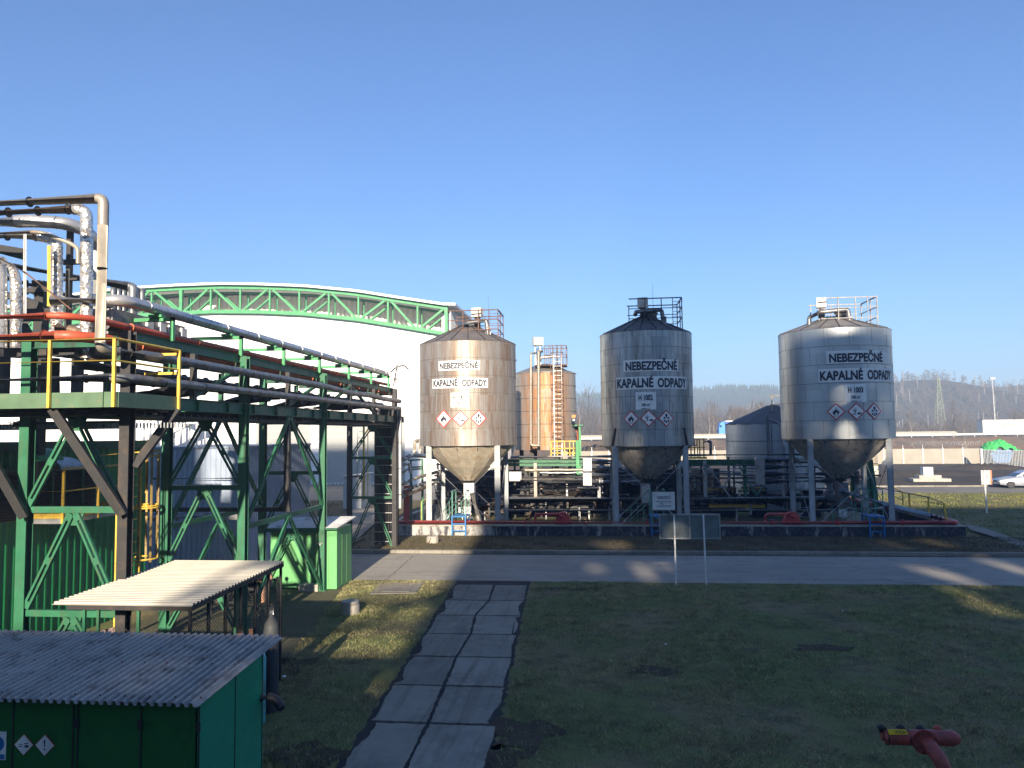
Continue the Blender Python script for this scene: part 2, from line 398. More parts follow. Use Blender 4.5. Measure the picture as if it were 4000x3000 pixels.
# mossy apron under the rack and by the hut
sheet('apron', [(-12.5, 8), (-5.4, 8), G(1085, 2610), G(1150, 2540), G(1240, 2430), G(1265, 2380), G(1365, 2272), (-9.0, 26.2), (-12.5, 26.2)], M_MOSS, .012)
mb = MB(); P = [G(1482, 2282), G(1655, 2278), G(1625, 2318), G(1445, 2322)]
mb.prism([(p[0], p[1], 0) for p in P], (0, 0, .03)); P = [G(1515, 2293), G(1618, 2293), G(1598, 2314), G(1490, 2316)]
mb.prism([(p[0], p[1], .03) for p in P], (0, 0, .012)); struct(mb, 'concrete_pad', M_YARD)

# ---- grass blades
def blades(name, inside, x0, x1, y0, y1, dens, h, wd, mat, z=0.0, seed=1, kind='stuff'):
    rg = np.random.default_rng(seed); n = int((x1-x0)*(y1-y0)*dens)
    x = rg.uniform(x0, x1, n); y = rg.uniform(y0, y1, n)
    patch = np.sin(x*1.3+np.sin(y*.9)*1.7)*np.sin(y*1.1+np.cos(x*.7)*1.4)*.6+.4*np.sin(x*4.1+np.sin(y*3.3)*2)*np.sin(y*3.7+np.cos(x*2.9)*1.8)
    k = inside(x, y) & (rg.uniform(0, 1, n) < .55+.5*patch); x = x[k]; y = y[k]; patch = patch[k]; n = len(x)
    a = rg.uniform(0, 2*math.pi, n); hh = h*rg.uniform(.4, 1.2, n)*(1+.6*patch); w_ = wd*rg.uniform(.6, 1.4, n)
    la = rg.uniform(0, 2*math.pi, n); ll = hh*rg.uniform(.3, 1.6, n)
    co = np.zeros((n, 3, 3), np.float32)
    co[:, 0, 0] = x-np.cos(a)*w_; co[:, 0, 1] = y-np.sin(a)*w_; co[:, 0, 2] = z
    co[:, 1, 0] = x+np.cos(a)*w_; co[:, 1, 1] = y+np.sin(a)*w_; co[:, 1, 2] = z
    co[:, 2, 0] = x+np.cos(la)*ll; co[:, 2, 1] = y+np.sin(la)*ll; co[:, 2, 2] = z+hh
    me = bpy.data.meshes.new(name); me.vertices.add(3*n); me.vertices.foreach_set('co', co.ravel())
    me.loops.add(3*n); me.loops.foreach_set('vertex_index', np.arange(3*n, dtype=np.int32))
    me.polygons.add(n); me.polygons.foreach_set('loop_start', np.arange(0, 3*n, 3, dtype=np.int32)); me.polygons.foreach_set('loop_total', np.full(n, 3, np.int32))
    me.update(); me.validate(); me.materials.append(mat)
    o = bpy.data.objects.new(name, me); col.objects.link(o); o['kind'] = kind; return o
def blademat(name, c0, c1, c2):
    M, nt, b, tc = newmat(name); v = tc.outputs['Object']
    c = mix(nt, ramp(nt, noise(nt, v, .45, 4), .42, .6), c0, c1); c = mix(nt, ramp(nt, noise(nt, v, 9, 3), .45, .62), c, c2); c = mix(nt, 1.0, c, ramp(nt, noise(nt, v, 2.6, 5, .7), .36, .62, (.38,)*3, (1.0,)*3), 'MULTIPLY')
    nt.links.new(c, b.inputs['Base Color']); b.inputs['Roughness'].default_value = .7; b.inputs['Specular IOR Level'].default_value = .25; return M
M_BL = blademat('grass_blade', (.30, .36, .12), (.44, .38, .18), (.54, .47, .25))
M_BLF = blademat('sunny_grass_blade', (.26, .27, .07), (.36, .30, .11), (.20, .24, .07))  # golden sunlit tone mixed into the far blade colour
M_BLB = blademat('dry_grass_blade', (.15, .125, .065), (.20, .15, .08), (.10, .10, .045))
def lawn_in(x, y):
    L = -3.89+(y-11.57)*(-.81/13.78)-.12; Rr = -1.73+(y-11.75)*(-.61/13.72)+.15
    apr = np.interp(y, [8, G(1085, 2610)[1], G(1240, 2430)[1], 26.2], [-5.4, G(1085, 2610)[0], G(1240, 2430)[0], -8.6])
    return ((x > Rr) | ((x < L) & (x > apr))) & (x < y*.60+1.5)
blades('grass', lawn_in, -9, 18, 9.5, 26.28, 950, .06, .0065, M_BL)
blades('verge_grass', lambda x, y: x < 20.5, -9.8, 20.5, 32.45, 37.05, 420, .07, .009, M_BLB, .10, 3)
blades('far_grass', lambda x, y: (x > 16.9+(y-37)*.0) & ~((x > 17) & (x < 24) & (y < 37.5)), 16.9, 44, 32.5, 63.4, 75, .09, .018, M_BLF, .0, 4)
blades('rear_grass', lambda x, y: x < -8.9, -24, -8.9, 33.2, 57.8, 50, .09, .02, M_BLB, .0, 5)

# fallen leaves and litter flecks on the lawn
rgl = np.random.default_rng(21); mb = MB()
for k in range(1500):
    x, y = rgl.uniform(-7, 16), rgl.uniform(10, 26.2)
    if not lawn_in(np.array([x]), np.array([y]))[0]: continue
    s = rgl.uniform(.012, .03); a = rgl.uniform(0, 6.28); z = rgl.uniform(.03, .055)
    mb.add([(x+s*math.cos(a), y+s*math.sin(a), z), (x+s*.6*math.cos(a+1.6), y+s*.6*math.sin(a+1.6), z+.012), (x-s*math.cos(a), y-s*math.sin(a), z), (x+s*.6*math.cos(a-1.6), y+s*.6*math.sin(a-1.6), z-.004)], [(0, 1, 2, 3)])
struct(mb, 'fallen_leaves', paint('dead_leaves', (.26, .18, .10), .8, var=.5, scale=8), kind='stuff')
# bare soil patches
mb = MB()
for (u, v, rx, ry) in ((2030, 2870, .55, .7), (2230, 2300, .9, .25), (1960, 2960, .4, .4), (1130, 2600, .5, .6), (1200, 2960, .7, .5), (3200, 2530, .6, .3), (2560, 2620, .5, .3)):
    c = G(u, v); P = [(c[0]+rx*math.cos(t)*(1+.35*math.sin(t*3+u)+.15*math.sin(t*7)), c[1]+ry*math.sin(t)*(1+.3*math.sin(t*4+v)), .012) for t in np.linspace(0, 6.283, 40)[:-1]]; mb.add(P, [tuple(range(39))])
struct(mb, 'bare_soil', groundmat('damp_soil', [(.09, .07, .05), (.12, .095, .065), (.05, .045, .035)], (1, 4, 30)))
# ---- embankment, hills
def terr(name, fn, x0, x1, nx, y0, y1, ny, mat):
    xs = np.linspace(x0, x1, nx); ys = np.linspace(y0, y1, ny); V = [(x, y, fn(x, y)) for y in ys for x in xs]
    mb = MB(); mb.add(V, [(j*nx+i, j*nx+i+1, (j+1)*nx+i+1, (j+1)*nx+i) for j in range(ny-1) for i in range(nx-1)]); return struct(mb, name, mat, 60)
def sm(a, b, t): t = min(1, max(0, (t-a)/(b-a))); return t*t*(3-2*t)
def wob(x, y, s, k=1): return math.sin(x/s+k)*math.cos(y/s*1.3+k*2)+.5*math.sin(x/s*2.7+k*3+y/s*1.9)
HWY = 163.0; HZ = 3.35
def emb(x, y):
    h = HZ*sm(119.5, HWY-6, y)-.02
    if y < HWY-5: h += .35*wob(x, y, 4.3)*sm(120, 128, y)*(1-sm(HWY-14, HWY-6, y))
    return h if y < HWY+14 else HZ*(1-sm(HWY+14, HWY+30, y))-.02
terr('embankment', emb, -160, 330, 240, 119.5, HWY+32, 60, M_FIELD)
sheet('highway', [(-300, HWY-4), (500, HWY-4), (500, HWY+12), (-300, HWY+12)], M_ROAD, HZ+.03)
M_HILL = groundmat('wooded_hillside', [(.10, .08, .065), (.075, .075, .05), (.05, .055, .035)], (.01, .05, .4), bmp=.0)
def crest(pts, Y, base=0):
    P = [PY(u, v, Y) for u, v in pts]; xs = [p[0] for p in P]; zs = [p[2] for p in P]
    return lambda x: float(np.interp(x, xs, zs))
HL0 = crest([(-600, 1560), (600, 1540), (1500, 1532), (2240, 1530), (2450, 1530), (2720, 1518), (2800, 1504), (2900, 1498), (3000, 1500), (3100, 1512), (3600, 1545), (4600, 1560)], 700)
HR0 = crest([(2300, 1640), (2900, 1580), (3200, 1500), (3480, 1466), (3560, 1462), (3650, 1465), (3750, 1480), (3850, 1498), (4000, 1515), (4600, 1530)], 420)
HF0 = crest([(3200, 1560), (3700, 1515), (3850, 1495), (3950, 1482), (4100, 1472), (4600, 1470)], 640)
HL = lambda x: HL0(x)-4.5; HR = lambda x: HR0(x)-4.5; HF = lambda x: HF0(x)-5.5
def hill(hf, Y, depth): return lambda x, y: hf(x)*sm(Y-depth, Y, y)*(1-.5*sm(Y, Y+depth, y))+(1.6*wob(x, y, 23)*sm(Y-depth, Y-depth*.5, y))-.1
hl_ = hill(HL, 700, 260); hr_ = hill(HR, 420, 140); hf_ = hill(HF, 640, 170)
terr('hill', hl_, -700, 850, 160, 440, 930, 40, M_HILL)
terr('right_hill', hr_, 40, 540, 100, 280, 570, 40, M_HILL)
terr('far_right_hill', hf_, 170, 760, 80, 470, 820, 30, M_HILL)
# ================================================================== SILOS
def tankmat(name, base, rust, rustamt, dark, darkamt, metal, rough, ringh, z0, seg, kx=10.0, side=None, ra=.8, da=.75):
    M, nt, b, tc = newmat(name); v = tc.outputs['Object']
    sp = _n(nt, 'ShaderNodeSeparateXYZ'); nt.links.new(v, sp.inputs[0])
    ang = mth(nt, 'ARCTAN2', sp.outputs[1], sp.outputs[0]); z = mth(nt, 'SUBTRACT', sp.outputs[2], z0)
    cb = _n(nt, 'ShaderNodeCombineXYZ'); nt.links.new(mth(nt, 'MULTIPLY', ang, kx), cb.inputs[0]); nt.links.new(mth(nt, 'MULTIPLY', z, .16), cb.inputs[2])
    row = mth(nt, 'FLOOR', mth(nt, 'DIVIDE', z, ringh))
    cell = _n(nt, 'ShaderNodeCombineXYZ'); nt.links.new(row, cell.inputs[0])
    nt.links.new(mth(nt, 'FLOOR', mth(nt, 'ADD', mth(nt, 'DIVIDE', ang, seg), mth(nt, 'MULTIPLY', row, .37))), cell.inputs[1])
    wn = _n(nt, 'ShaderNodeTexWhiteNoise', noise_dimensions='3D'); nt.links.new(cell.outputs[0], wn.inputs['Vector'])
    nt.links.new(mth(nt, 'MULTIPLY', row, .22), cb.inputs[1])
    s1 = noise(nt, cb.outputs[0], 1.6, 8, .74)
    # finer streaks
    c2 = _n(nt, 'ShaderNodeCombineXYZ'); nt.links.new(mth(nt, 'MULTIPLY', ang, kx*2.6), c2.inputs[0]); nt.links.new(mth(nt, 'MULTIPLY', z, .22), c2.inputs[2])
    s2 = noise(nt, c2.outputs[0], 1.5, 7, .78)
    cc = mix(nt, wn.outputs['Value'], tuple(x*.88 for x in base), tuple(min(1, x*1.1) for x in base))
    cc = mix(nt, (lambda r_: mth(nt, 'MULTIPLY', r_, ramp(nt, mth(nt, 'COSINE', mth(nt, 'SUBTRACT', ang, side)), .50, .93)) if side is not None else r_)(mth(nt, 'MULTIPLY', ramp(nt, s1, 1-rustamt-.04, 1-rustamt+.2), ra)), cc, rust)
    cc = mix(nt, mth(nt, 'MULTIPLY', ramp(nt, s2, 1-darkamt, 1-darkamt+.14), da), cc, dark)
    nt.links.new(cc, b.inputs['Base Color']); b.inputs['Metallic'].default_value = metal
    nt.links.new(ramp(nt, s2, .3, .75, (rough-.05,)*3, (rough+.25,)*3), b.inputs['Roughness'])
    bump(nt, b, noise(nt, c2.outputs[0], .5, 3), .12, .05)
    return M
TM1 = tankmat('rust_streaked_cladding', (.31, .295, .275), (.19, .11, .06), .54, (.06, .04, .028), .47, .45, .40, .865, .0, .46, 4.6, None, .92, .85)
TM2 = tankmat('soot_streaked_cladding', (.36, .39, .40), (.17, .14, .115), .47, (.035, .03, .028), .47, .8, .36, .8, .0, .5, 4.2, None, .85, .85)
TM3 = tankmat('clean_grey_cladding', (.44, .47, .48), (.30, .30, .29), .40, (.15, .13, .11), .37, .82, .36, .86, .0, .42)
TM4 = tankmat('orange_rust_cladding', (.28, .285, .28), (.33, .15, .05), .66, (.13, .07, .035), .50, .3, .45, .85, .0, .5, 5, R_(-84), .95, .9)
TM5 = tankmat('blue_grey_cladding', (.40, .44, .47), (.30, .31, .31), .42, (.14, .14, .14), .34, .7, .4, .8, .0, .5)
ROOF1 = paint('sooty_tank_roof', (.11, .10, .10), .65, dirt=(.14, .12, .10), dirtamt=.4)
ROOF3 = paint('grey_tank_roof', (.22, .21, .20), .5, .3, dirt=(.12, .11, .10), dirtamt=.4)
CONE1 = paint('stained_cream_cone', (.50, .45, .36), .5, .2, dirt=(.40, .27, .14), dirtamt=.42, streak=False)
CONE2 = paint('dark_grey_cone', (.44, .42, .39), .45, .3, dirt=(.14, .12, .11), dirtamt=.42)
FONT = None
def textmesh(s, height, bold=.0, squeeze=.78):
    cu = bpy.data.curves.new('t', 'FONT'); cu.body = s; cu.size = 1; cu.offset = bold; cu.align_x = 'CENTER'; cu.align_y = 'CENTER'; cu.resolution_u = 3
    o = bpy.data.objects.new('t', cu); col.objects.link(o); dg = bpy.context.evaluated_depsgraph_get(); me = bpy.data.meshes.new_from_object(o.evaluated_get(dg))
    V = [np.array(v.co) for v in me.vertices]; Fc = [tuple(p.vertices) for p in me.polygons]
    bpy.data.objects.remove(o); bpy.data.meshes.remove(me); bpy.data.curves.remove(cu)
    k = height/.70
    xs = [v[0] for v in V]; cx = (min(xs)+max(xs))/2
    return [((v[0]-cx)*k*squeeze, v[1]*k) for v in V], Fc
_V, _F = textmesh('H', 1.0); CAPC = (max(q[1] for q in _V)+min(q[1] for q in _V))/2; CAPK = 1/(max(q[1] for q in _V)-min(q[1] for q in _V))
def wrap(mb, V2, Fc, cx, cy, R, a0, z0):       # 2D (s,z) -> cylinder, a0 = centre angle, s grows to the right seen from outside
    return mb.add([(cx+R*math.cos(a0+s/R), cy+R*math.sin(a0+s/R), z0+t) for s, t in V2], Fc)
def patch(cx, cy, R, a0, z0, w_, h, n=14):
    V = []; 
    for i in range(n+1):
        s = -w_/2+w_*i/n; V += [(s, -h/2), (s, h/2)]
    return V, [(2*i, 2*i+2, 2*i+3, 2*i+1) for i in range(n)]
FLAME = [(-.30,-.55),(-.46,-.2),(-.40,.08),(-.30,-.06),(-.26,.30),(-.12,.12),(-.02,.62),(.12,.22),(.17,.34),(.22,.05),(.34,.16),(.42,-.15),(.30,-.5),(.12,-.60),(.2,-.3),(.08,-.12),(0,-.32),(-.08,-.2),(-.14,-.42),(-.08,-.6)]
def ghs(kind):
    P = []
    def poly(q): P.append(q)
    if kind == 'flame': poly([(x*.95, y*.8+.02) for x, y in FLAME]); poly([(-.34,-.62),(.34,-.62),(.34,-.55),(-.34,-.55)])
    elif kind == 'env':
        poly([(-.6,-.42),(.62,-.42),(.62,-.34),(-.6,-.34)]); poly([(-.24,-.34),(-.12,-.34),(-.15,.1),(-.23,.1)])
        poly([(-.23,.05),(-.42,.34),(-.37,.36),(-.19,.1)]); poly([(-.2,.05),(-.19,.45),(-.14,.45),(-.14,.05)]); poly([(-.17,.02),(.04,.3),(.07,.26),(-.13,-.05)]); poly([(-.22,-.05),(-.5,.12),(-.48,.17),(-.2,.04)])
        poly([(.0,-.34),(.12,-.16),(.34,-.1),(.52,-.18),(.64,-.08),(.62,-.3),(.5,-.26),(.34,-.34)])
    elif kind == 'health':
        c = [(.17*math.cos(t), .4+.22*math.sin(t)) for t in np.linspace(0, 6.283, 14)[:-1]]; poly(c); poly([(-.08,.25),(.08,.25),(.08,.08),(-.08,.08)])
        for a in (35, 90+55, 215, 325, 270):
            r_ = R_(a); d = (math.cos(r_), math.sin(r_)); s = (-d[1], d[0]); cc = (0, -.15)
            poly([(cc[0]+d[0]*.12, cc[1]+d[1]*.12), (cc[0]+d[0]*.42+s[0]*.17, cc[1]+d[1]*.42+s[1]*.17), (cc[0]+d[0]*.5, cc[1]+d[1]*.5), (cc[0]+d[0]*.42-s[0]*.17, cc[1]+d[1]*.42-s[1]*.17)])
    elif kind == 'excl': poly([(-.09,.5),(.09,.5),(.05,-.15),(-.05,-.15)]); poly([(.09*math.cos(t), -.35+.09*math.sin(t)) for t in np.linspace(0, 6.283, 12)[:-1]])
    elif kind == 'corr': poly([(-.5,.0),(-.1,.0),(-.1,.06),(-.5,.06)]); poly([(-.5,-.2),(-.1,-.2),(-.1,-.12),(-.5,-.12)]); poly([(.05,.05),(.5,.12),(.5,.2),(.05,.14)]); poly([(.1,-.2),(.35,-.26),(.55,-.18),(.5,-.02),(.3,.0),(.12,-.06)])
    return P
def silo(cx, cy, R, zb, zt, za, tm, roofm, conem, label, panels, dia, tagtxt, ledge, conez, legs_r, equip, seamseg, ringh, whitebox=True):
    t = thing('storage_silo', (cx, cy, 0), label, 'silo', 'hazardous waste silos on legs')
    nr = int(round((zt-zb)/ringh))
    mb = MB(); prof = [(R, zb)]
    for i in range(1, nr):
        z = zb+(zt-zb)*i/nr; prof += [(R, z)]
    prof += [(R, zt-.02), (R+.02, zt)]
    mb.lathe((cx, cy, 0), prof, 96); mb.lathe((cx, cy, 0), [(R*.2, zb+.03), (R-.01, zb+.03)], 64)
    body = mb.build('body', tm, t, 30)
    body.data.materials[0] = tm
    mb = MB()
    for i in range(nr):
        z0 = zb+(zt-zb)*i/nr; z1 = zb+(zt-zb)*(i+1)/nr
        for k in range(int(6.283/seamseg)+1):
            a = (k-i*.37)*seamseg
            mb.bar((cx+(R+.002)*math.cos(a), cy+(R+.002)*math.sin(a), z0+.015), (cx+(R+.002)*math.cos(a), cy+(R+.002)*math.sin(a), z1-.012), .013, .006, (math.cos(a), math.sin(a), 0))
    SEAM = paint('dark_seam', (.12, .105, .095), .7)
    mb.build('plate_seam', SEAM, body)
    mb = MB()
    for i in range(1, nr): z = zb+(zt-zb)*i/nr; mb.lathe((cx, cy, 0), [(R+.001, z-.011), (R+.010, z-.010), (R+.010, z+.006), (R+.001, z+.007)], 96)
    mb.build('ring_seam', SEAM, body)
    if ledge:
        mb = MB(); mb.lathe((cx, cy, 0), [(R-.05, zb-.03), (R+.14, zb-.03), (R+.14, zb), (R-.05, zb)], 64); mb.build('bottom_ledge', BLACKST, t)
    # roof
    mb = MB(); n = 18; V = []
    mb.lathe((cx, cy, 0), [(R+.03, zt+.0), (R*.97, zt+.05), (.35, za-.02), (.05, za)], n, top=True)
    roof = mb.build('roof', roofm, t)
    mb = MB()
    for k in range(n):
        a = 2*math.pi*k/n; mb.bar((cx+R*math.cos(a), cy+R*math.sin(a), zt+.03), (cx+.35*math.cos(a), cy+.35*math.sin(a), za+.0), .035, .03)
    mb.build('roof_seam', BLACKST, roof)
    # cone
    mb = MB(); rb = .43
    mb.lathe((cx, cy, 0), [(R*.93, zb-.0), (R*.925, zb-.07), (R*.93-(R*.93-rb)*.24, zb-.07-(zb-.07-conez)*.28), (rb+(R*.93-rb)*.48, (zb-.07)*.44+conez*.56-.02), (rb, conez)], 14, R_(8), R_(368)-.0001)
    cone = mb.build('hopper_cone', conem, t)
    mb = MB()
    for k in range(14):
        a = R_(8)+2*math.pi*k/14
        mb.bar((cx+R*.928*math.cos(a), cy+R*.928*math.sin(a), zb-.07), (cx+rb*1.01*math.cos(a), cy+rb*1.01*math.sin(a), conez), .03, .035)
    mb.build('cone_seam', BROWNC if whitebox else BLACKST, cone)
    mb = MB(); mb.cyl((cx, cy, conez-.09), (cx, cy, conez-.04), .40, None, 24); mb.cyl((cx, cy, conez-.17), (cx, cy, conez-.12), .36, None, 24); mb.cyl((cx, cy, conez-.13), (cx, cy, conez), .26, None, 20)
    mb.build('outlet_flange', GALV, t, 40)
    # legs + base plates + gussets
    for sx in (-1, 1):
        for sy in (-1, 1):
            lx, ly = cx+sx*legs_r, cy+sy*legs_r
            mb = MB(); mb.cyl((lx, ly, -.6), (lx, ly, zb), .14, None, 20)
            lg = mb.build('leg', LEG, t, 40)
            mb = MB(); mb.box((lx, ly, -.42), (.5, .5, .3)); mb.build('foot', CONC, lg)
    rods = MB(); clv = MB()
    for (ax, ay, bx_, by_) in ((-1, -1, 1, -1), (1, -1, 1, 1), (1, 1, -1, 1), (-1, 1, -1, -1)):
        for s in (1, -1):
            p, q = ((ax, ay), (bx_, by_)) if s == 1 else ((bx_, by_), (ax, ay))
            P = np.array([cx+p[0]*legs_r, cy+p[1]*legs_r, 3.65]); Q = np.array([cx+q[0]*legs_r, cy+q[1]*legs_r, .35]); d = (Q-P)/np.linalg.norm(Q-P)
            rods.cyl(P+d*.5, Q-d*.5, .016, None, 6)
            for e, s2 in ((P, 1), (Q, -1)): clv.bar(e+d*.1*s2, e+d*.42*s2, .03, .2); clv.bar(e+d*.40*s2, e+d*.62*s2, .05, .07)
    rods.build('tie_rod', GALV, t); clv.build('clevis_plate', LEG, t)
    # outlet box, lower pipe
    if equip == 1:
        mb = MB(); mb.box((cx+.05, cy-.05, 1.78+.3), (.52, .52, .82)); mb.build('outlet_box', WHITE, t)
        mb = MB(); mb.cyl((cx-.06, cy-.08, .85), (cx-.06, cy-.08, 1.68), .19, None, 20); mb.tube([(cx-.06, cy-.08, .95), (cx-.06, cy-.08, .72), (cx+.2, cy-.2, .6)], .15, 12, .1); mb.build('outlet_sleeve', CLADB, t, 40)
        mb = MB(); mb.tube([(cx+.22, cy-.36, 2.0), (cx+.55, cy-.5, .75), (cx+.62, cy-.52, .45)], .15, 14, .1); mb.ringat((cx+.6, cy-.52, .5), (0, 0, 1), .19, .08); mb.build('discharge_pipe', CLADW, t, 40)
    elif equip == 2:
        mb = MB(); mb.box((cx-.15, cy-.1, 1.95), (.42, .42, .95)); mb.build('outlet_box', GALV, t)
        mb = MB(); mb.tube([(cx-.1, cy-.1, 1.5), (cx+.1, cy-.1, .9), (cx+.5, cy-.2, .55)], .12, 12, .1); mb.build('discharge_pipe', CLAD, t, 40)
    else:
        mb = MB(); mb.box((cx+.1, cy-.05, 1.95), (.5, .5, .95)); mb.build('outlet_box', CLAD, t)
        mb = MB(); mb.cyl((cx+.1, cy-.05, .75), (cx+.1, cy-.05, 1.5), .2, None, 18); mb.build('outlet_sleeve', GALV, t, 40)
    # lettering
    for (u0, v0, u1, v1, lines) in panels:
        aL, _ = PC(u0, (v0+v1)/2, cx, cy, R); aR, _ = PC(u1, (v0+v1)/2, cx, cy, R); am = (aL+aR)/2; _, zt_ = PC((u0+u1)/2, v0, cx, cy, R); _, zb_ = PC((u0+u1)/2, v1, cx, cy, R)
        W = (aR-aL)*R; Hh = zt_-zb_
        V, Fc = patch(cx, cy, R, am, 0, W, Hh); mb = MB(); wrap(mb, V, Fc, cx, cy, R+.022, am, (zt_+zb_)/2); sp_ = mb.build('sign_panel', SIGNW, t)
        mb = MB()
        for (txt, ua, ub, vc, cap) in lines:
            V2, F2 = textmesh(txt, 1.0, .04 if cap > 12 else .03); xs = [q[0] for q in V2]; b0, _ = PC(ua, vc, cx, cy, R); b1, zc = PC(ub, vc, cx, cy, R); bm = (b0+b1)/2; _, zc = PC((ua+ub)/2, vc, cx, cy, R)
            _, za_ = PC((ua+ub)/2, vc-cap/2, cx, cy, R); _, zb2 = PC((ua+ub)/2, vc+cap/2, cx, cy, R); hh = za_-zb2; k = (b1-b0)*R/(max(xs)-min(xs))
            V2 = [(q[0]*k, (q[1]-CAPC)*hh*CAPK) for q in V2]; wrap(mb, V2, F2, cx, cy, R+.034, bm, zc)
        mb.build('lettering', LETTER, sp_)
    for (u, v, hw, hv, kind) in dia:
        a, z = PC(u, v, cx, cy, R); aL, _ = PC(u-hw, v, cx, cy, R); aR, _ = PC(u+hw, v, cx, cy, R); s = (aR-aL)*R/2
        k = .43
        def dm(sc_, off, mat, nm, par):
            mb = MB(); n = 8; V = []
            for i in range(n+1):
                x = -sc_+2*sc_*i/n; h = sc_-abs(x); V += [(x, -h), (x, h)]
            wrap(mb, V, [(2*i, 2*i+2, 2*i+3, 2*i+1) for i in range(n)], cx, cy, R+off, a, z); return mb.build(nm, mat, par)
        b_ = dm(s, .024, SIGNR, 'hazard_diamond', t); dm(s*.83, .032, SIGNW, 'sign_face', b_)
        mb = MB()
        for q in ghs(kind): wrap(mb, [(x*s*.86, y*s*.86) for x, y in q], [tuple(range(len(q)))], cx, cy, R+.040, a, z)
        mb.build('pictogram', LETTER, b_)
    if equip == 2:
        for sgn in (-1, 1):
            a = R_(-90+sgn*47); mb = MB(); mb.bar((cx+(R+.01)*math.cos(a-sgn*.03), cy+(R+.01)*math.sin(a-sgn*.03), 5.2), (cx+(R+.03)*math.cos(a+sgn*.07), cy+(R+.03)*math.sin(a+sgn*.07), 4.36), .11, .04, (math.cos(a), math.sin(a), 0)); mb.build('bracket', BLACKST, t)
    # roof equipment
    pl = MB(); st = paint('dark_galvanised_rail', (.16, .16, .165), .5, .4) if equip == 3 else BLACKST if equip == 2 else RUST
    x0, x1, y0, y1 = cx-.95, cx+1.75, cy-1.1, cy+1.1
    zf = zt+.45; zr = za+.78 if equip > 1 else za+.62
    for (X, Y_) in ((x0+.9, y0), (x0+1.7, y0), (x1, y0), (x1, y0+.9), (x1, y1), (x0+1.2, y1), (x0+.2, y1)):
        zz = zt+(za-zt)*(1-min(1, math.hypot(X-cx, Y_-cy)/R)); pl.bar((X, Y_, zz), (X, Y_, zr), .045, .045)
    for zz in (zr, zr-.5, zr-1.0):
        w_ = .05 if zz == zr else .035
        pl.bar((x0+.1, y0, zz), (x1, y0, zz), w_, w_); pl.bar((x1, y0, zz), (x1, y1, zz), w_, w_); pl.bar((x0+.1, y1, zz), (x1, y1, zz), w_, w_)
    pl.build('roof_railing', st, t)
    mb = MB()
    for k in range(5): mb.bar((x1-.45, y0-.02, zr-.2-k*.25), (x1, y0-.02, zr-.2-k*.25), .02, .02)
    mb.bar((x1-.45, y0-.02, zr), (x1-.45, y0-.02, zt+.35), .03, .03); mb.build('access_ladder', st, t)
    bu, bv0, bv1, bw = {1: (1865, 1203, 1240, 52), 2: (2511, 1163, 1202, 48), 3: (3208, 1163, 1203, 44)}[equip]
    p0 = PY(bu, bv1, cy-.5); p1 = PY(bu, bv0, cy-.5); s = bw/3000*(cy*.99)
    mb = MB(); mb.box((p0[0], cy-.5, (p0[2]+p1[2])/2), (s*.78, s*.6, p1[2]-p0[2]-.03), R_(-12)); bx1 = mb.build('gauge_housing', paint('cream_housing', (.55, .52, .45), .5, dirt=(.25, .18, .12), dirtamt=.35), t)
    mb = MB(); mb.box((p0[0]+s*.2, cy-.5-s*.31, (p0[2]+p1[2])/2), (s*.3, .03, (p1[2]-p0[2])*.6), R_(-12)); mb.build('housing_window', BLACKST, bx1)
    mb = MB()
    for dx in (-.13, .13): mb.bar((p0[0]+dx, cy-.5, p0[2]), (p0[0]+dx, cy-.5, za-.35), .05, .05)
    mb.cyl((p0[0], cy-.5, p0[2]-.02), (p0[0], cy-.5, za-.2), .1, None, 10); mb.build('housing_stand', st, t)
    pc = {1: CLAD, 2: CLAD, 3: CLAD}[equip]
    px_ = {1: [(1818, 1262), (1900, 1250)], 2: [(2485, 1218), (2585, 1210)], 3: [(3200, 1220), (3312, 1208)]}[equip]
    a = PY(*px_[0], cy-.95); b_ = PY(*px_[1], cy-.95)
    mb = MB(); mb.tube([a+np.array([0, .9, -.0]), a, b_, b_+np.array([.08, 0, -.9])], .105, 12, .15); mb.build('vent_pipe', pc, t, 40)
    mb = MB(); mb.cyl(b_+np.array([.08, 0, -.35]), b_+np.array([.08, 0, -.95]), .14, None, 12); mb.cyl((cx+.3, cy-.4, za-.2), (cx+.3, cy-.4, za+.12), .28, None, 16); mb.ringat((cx+.3, cy-.4, za+.12), (0, 0, 1), .34, .05)
    mb.build('valve_body', CLADB, t, 40)
    if equip == 3:
        a = PY(3195, 1228, cy-.9); c_ = PY(3160, 1240, cy-.6); d_ = PY(3160, 1272, cy-.6); mb = MB(); mb.tube([a, c_, d_], .1, 12, .12); mb.build('vent_pipe', CLAD, t, 40)
    uT = {1: (1907, 1155), 2: (2549, 1110), 3: (3242, 1110)}[equip]
    p = PY(*uT, cy+.6); mb = MB(); mb.cyl((p[0], cy+.6, za-.3), (p[0], cy+.6, p[2]), .012, .006, 6); mb.build('lightning_rod', st, t)
    return t
small = 'hořlavina I. tř.'
S1 = silo(-6.6, 39.5, 2.5, 4.43, 9.62, 10.68, TM1, ROOF1, CONE1, 'rust-streaked silo numbered H 1001 on four legs, nearest the pipe rack', [
    (1714, 1408, 1875, 1446, [('NEBEZPEČNÉ', 1718, 1868, 1428, 21)]), (1690, 1477, 1906, 1515, [('KAPALNÉ', 1694, 1789, 1496, 24), ('ODPADY', 1804, 1901, 1495, 24)]),
    (1761, 1534, 1831, 1591, [('H 1001', 1769, 1818, 1551, 13), ('100m³', 1780, 1809, 1574, 9), (small, 1777, 1811, 1587, 4)])],
    [(1734, 1636, 31, 32, 'flame'), (1799, 1635, 33, 32, 'env'), (1869, 1634, 32, 32, 'health')], 'H 1001', False, 2.62, 1.72, 1, .46, .865)
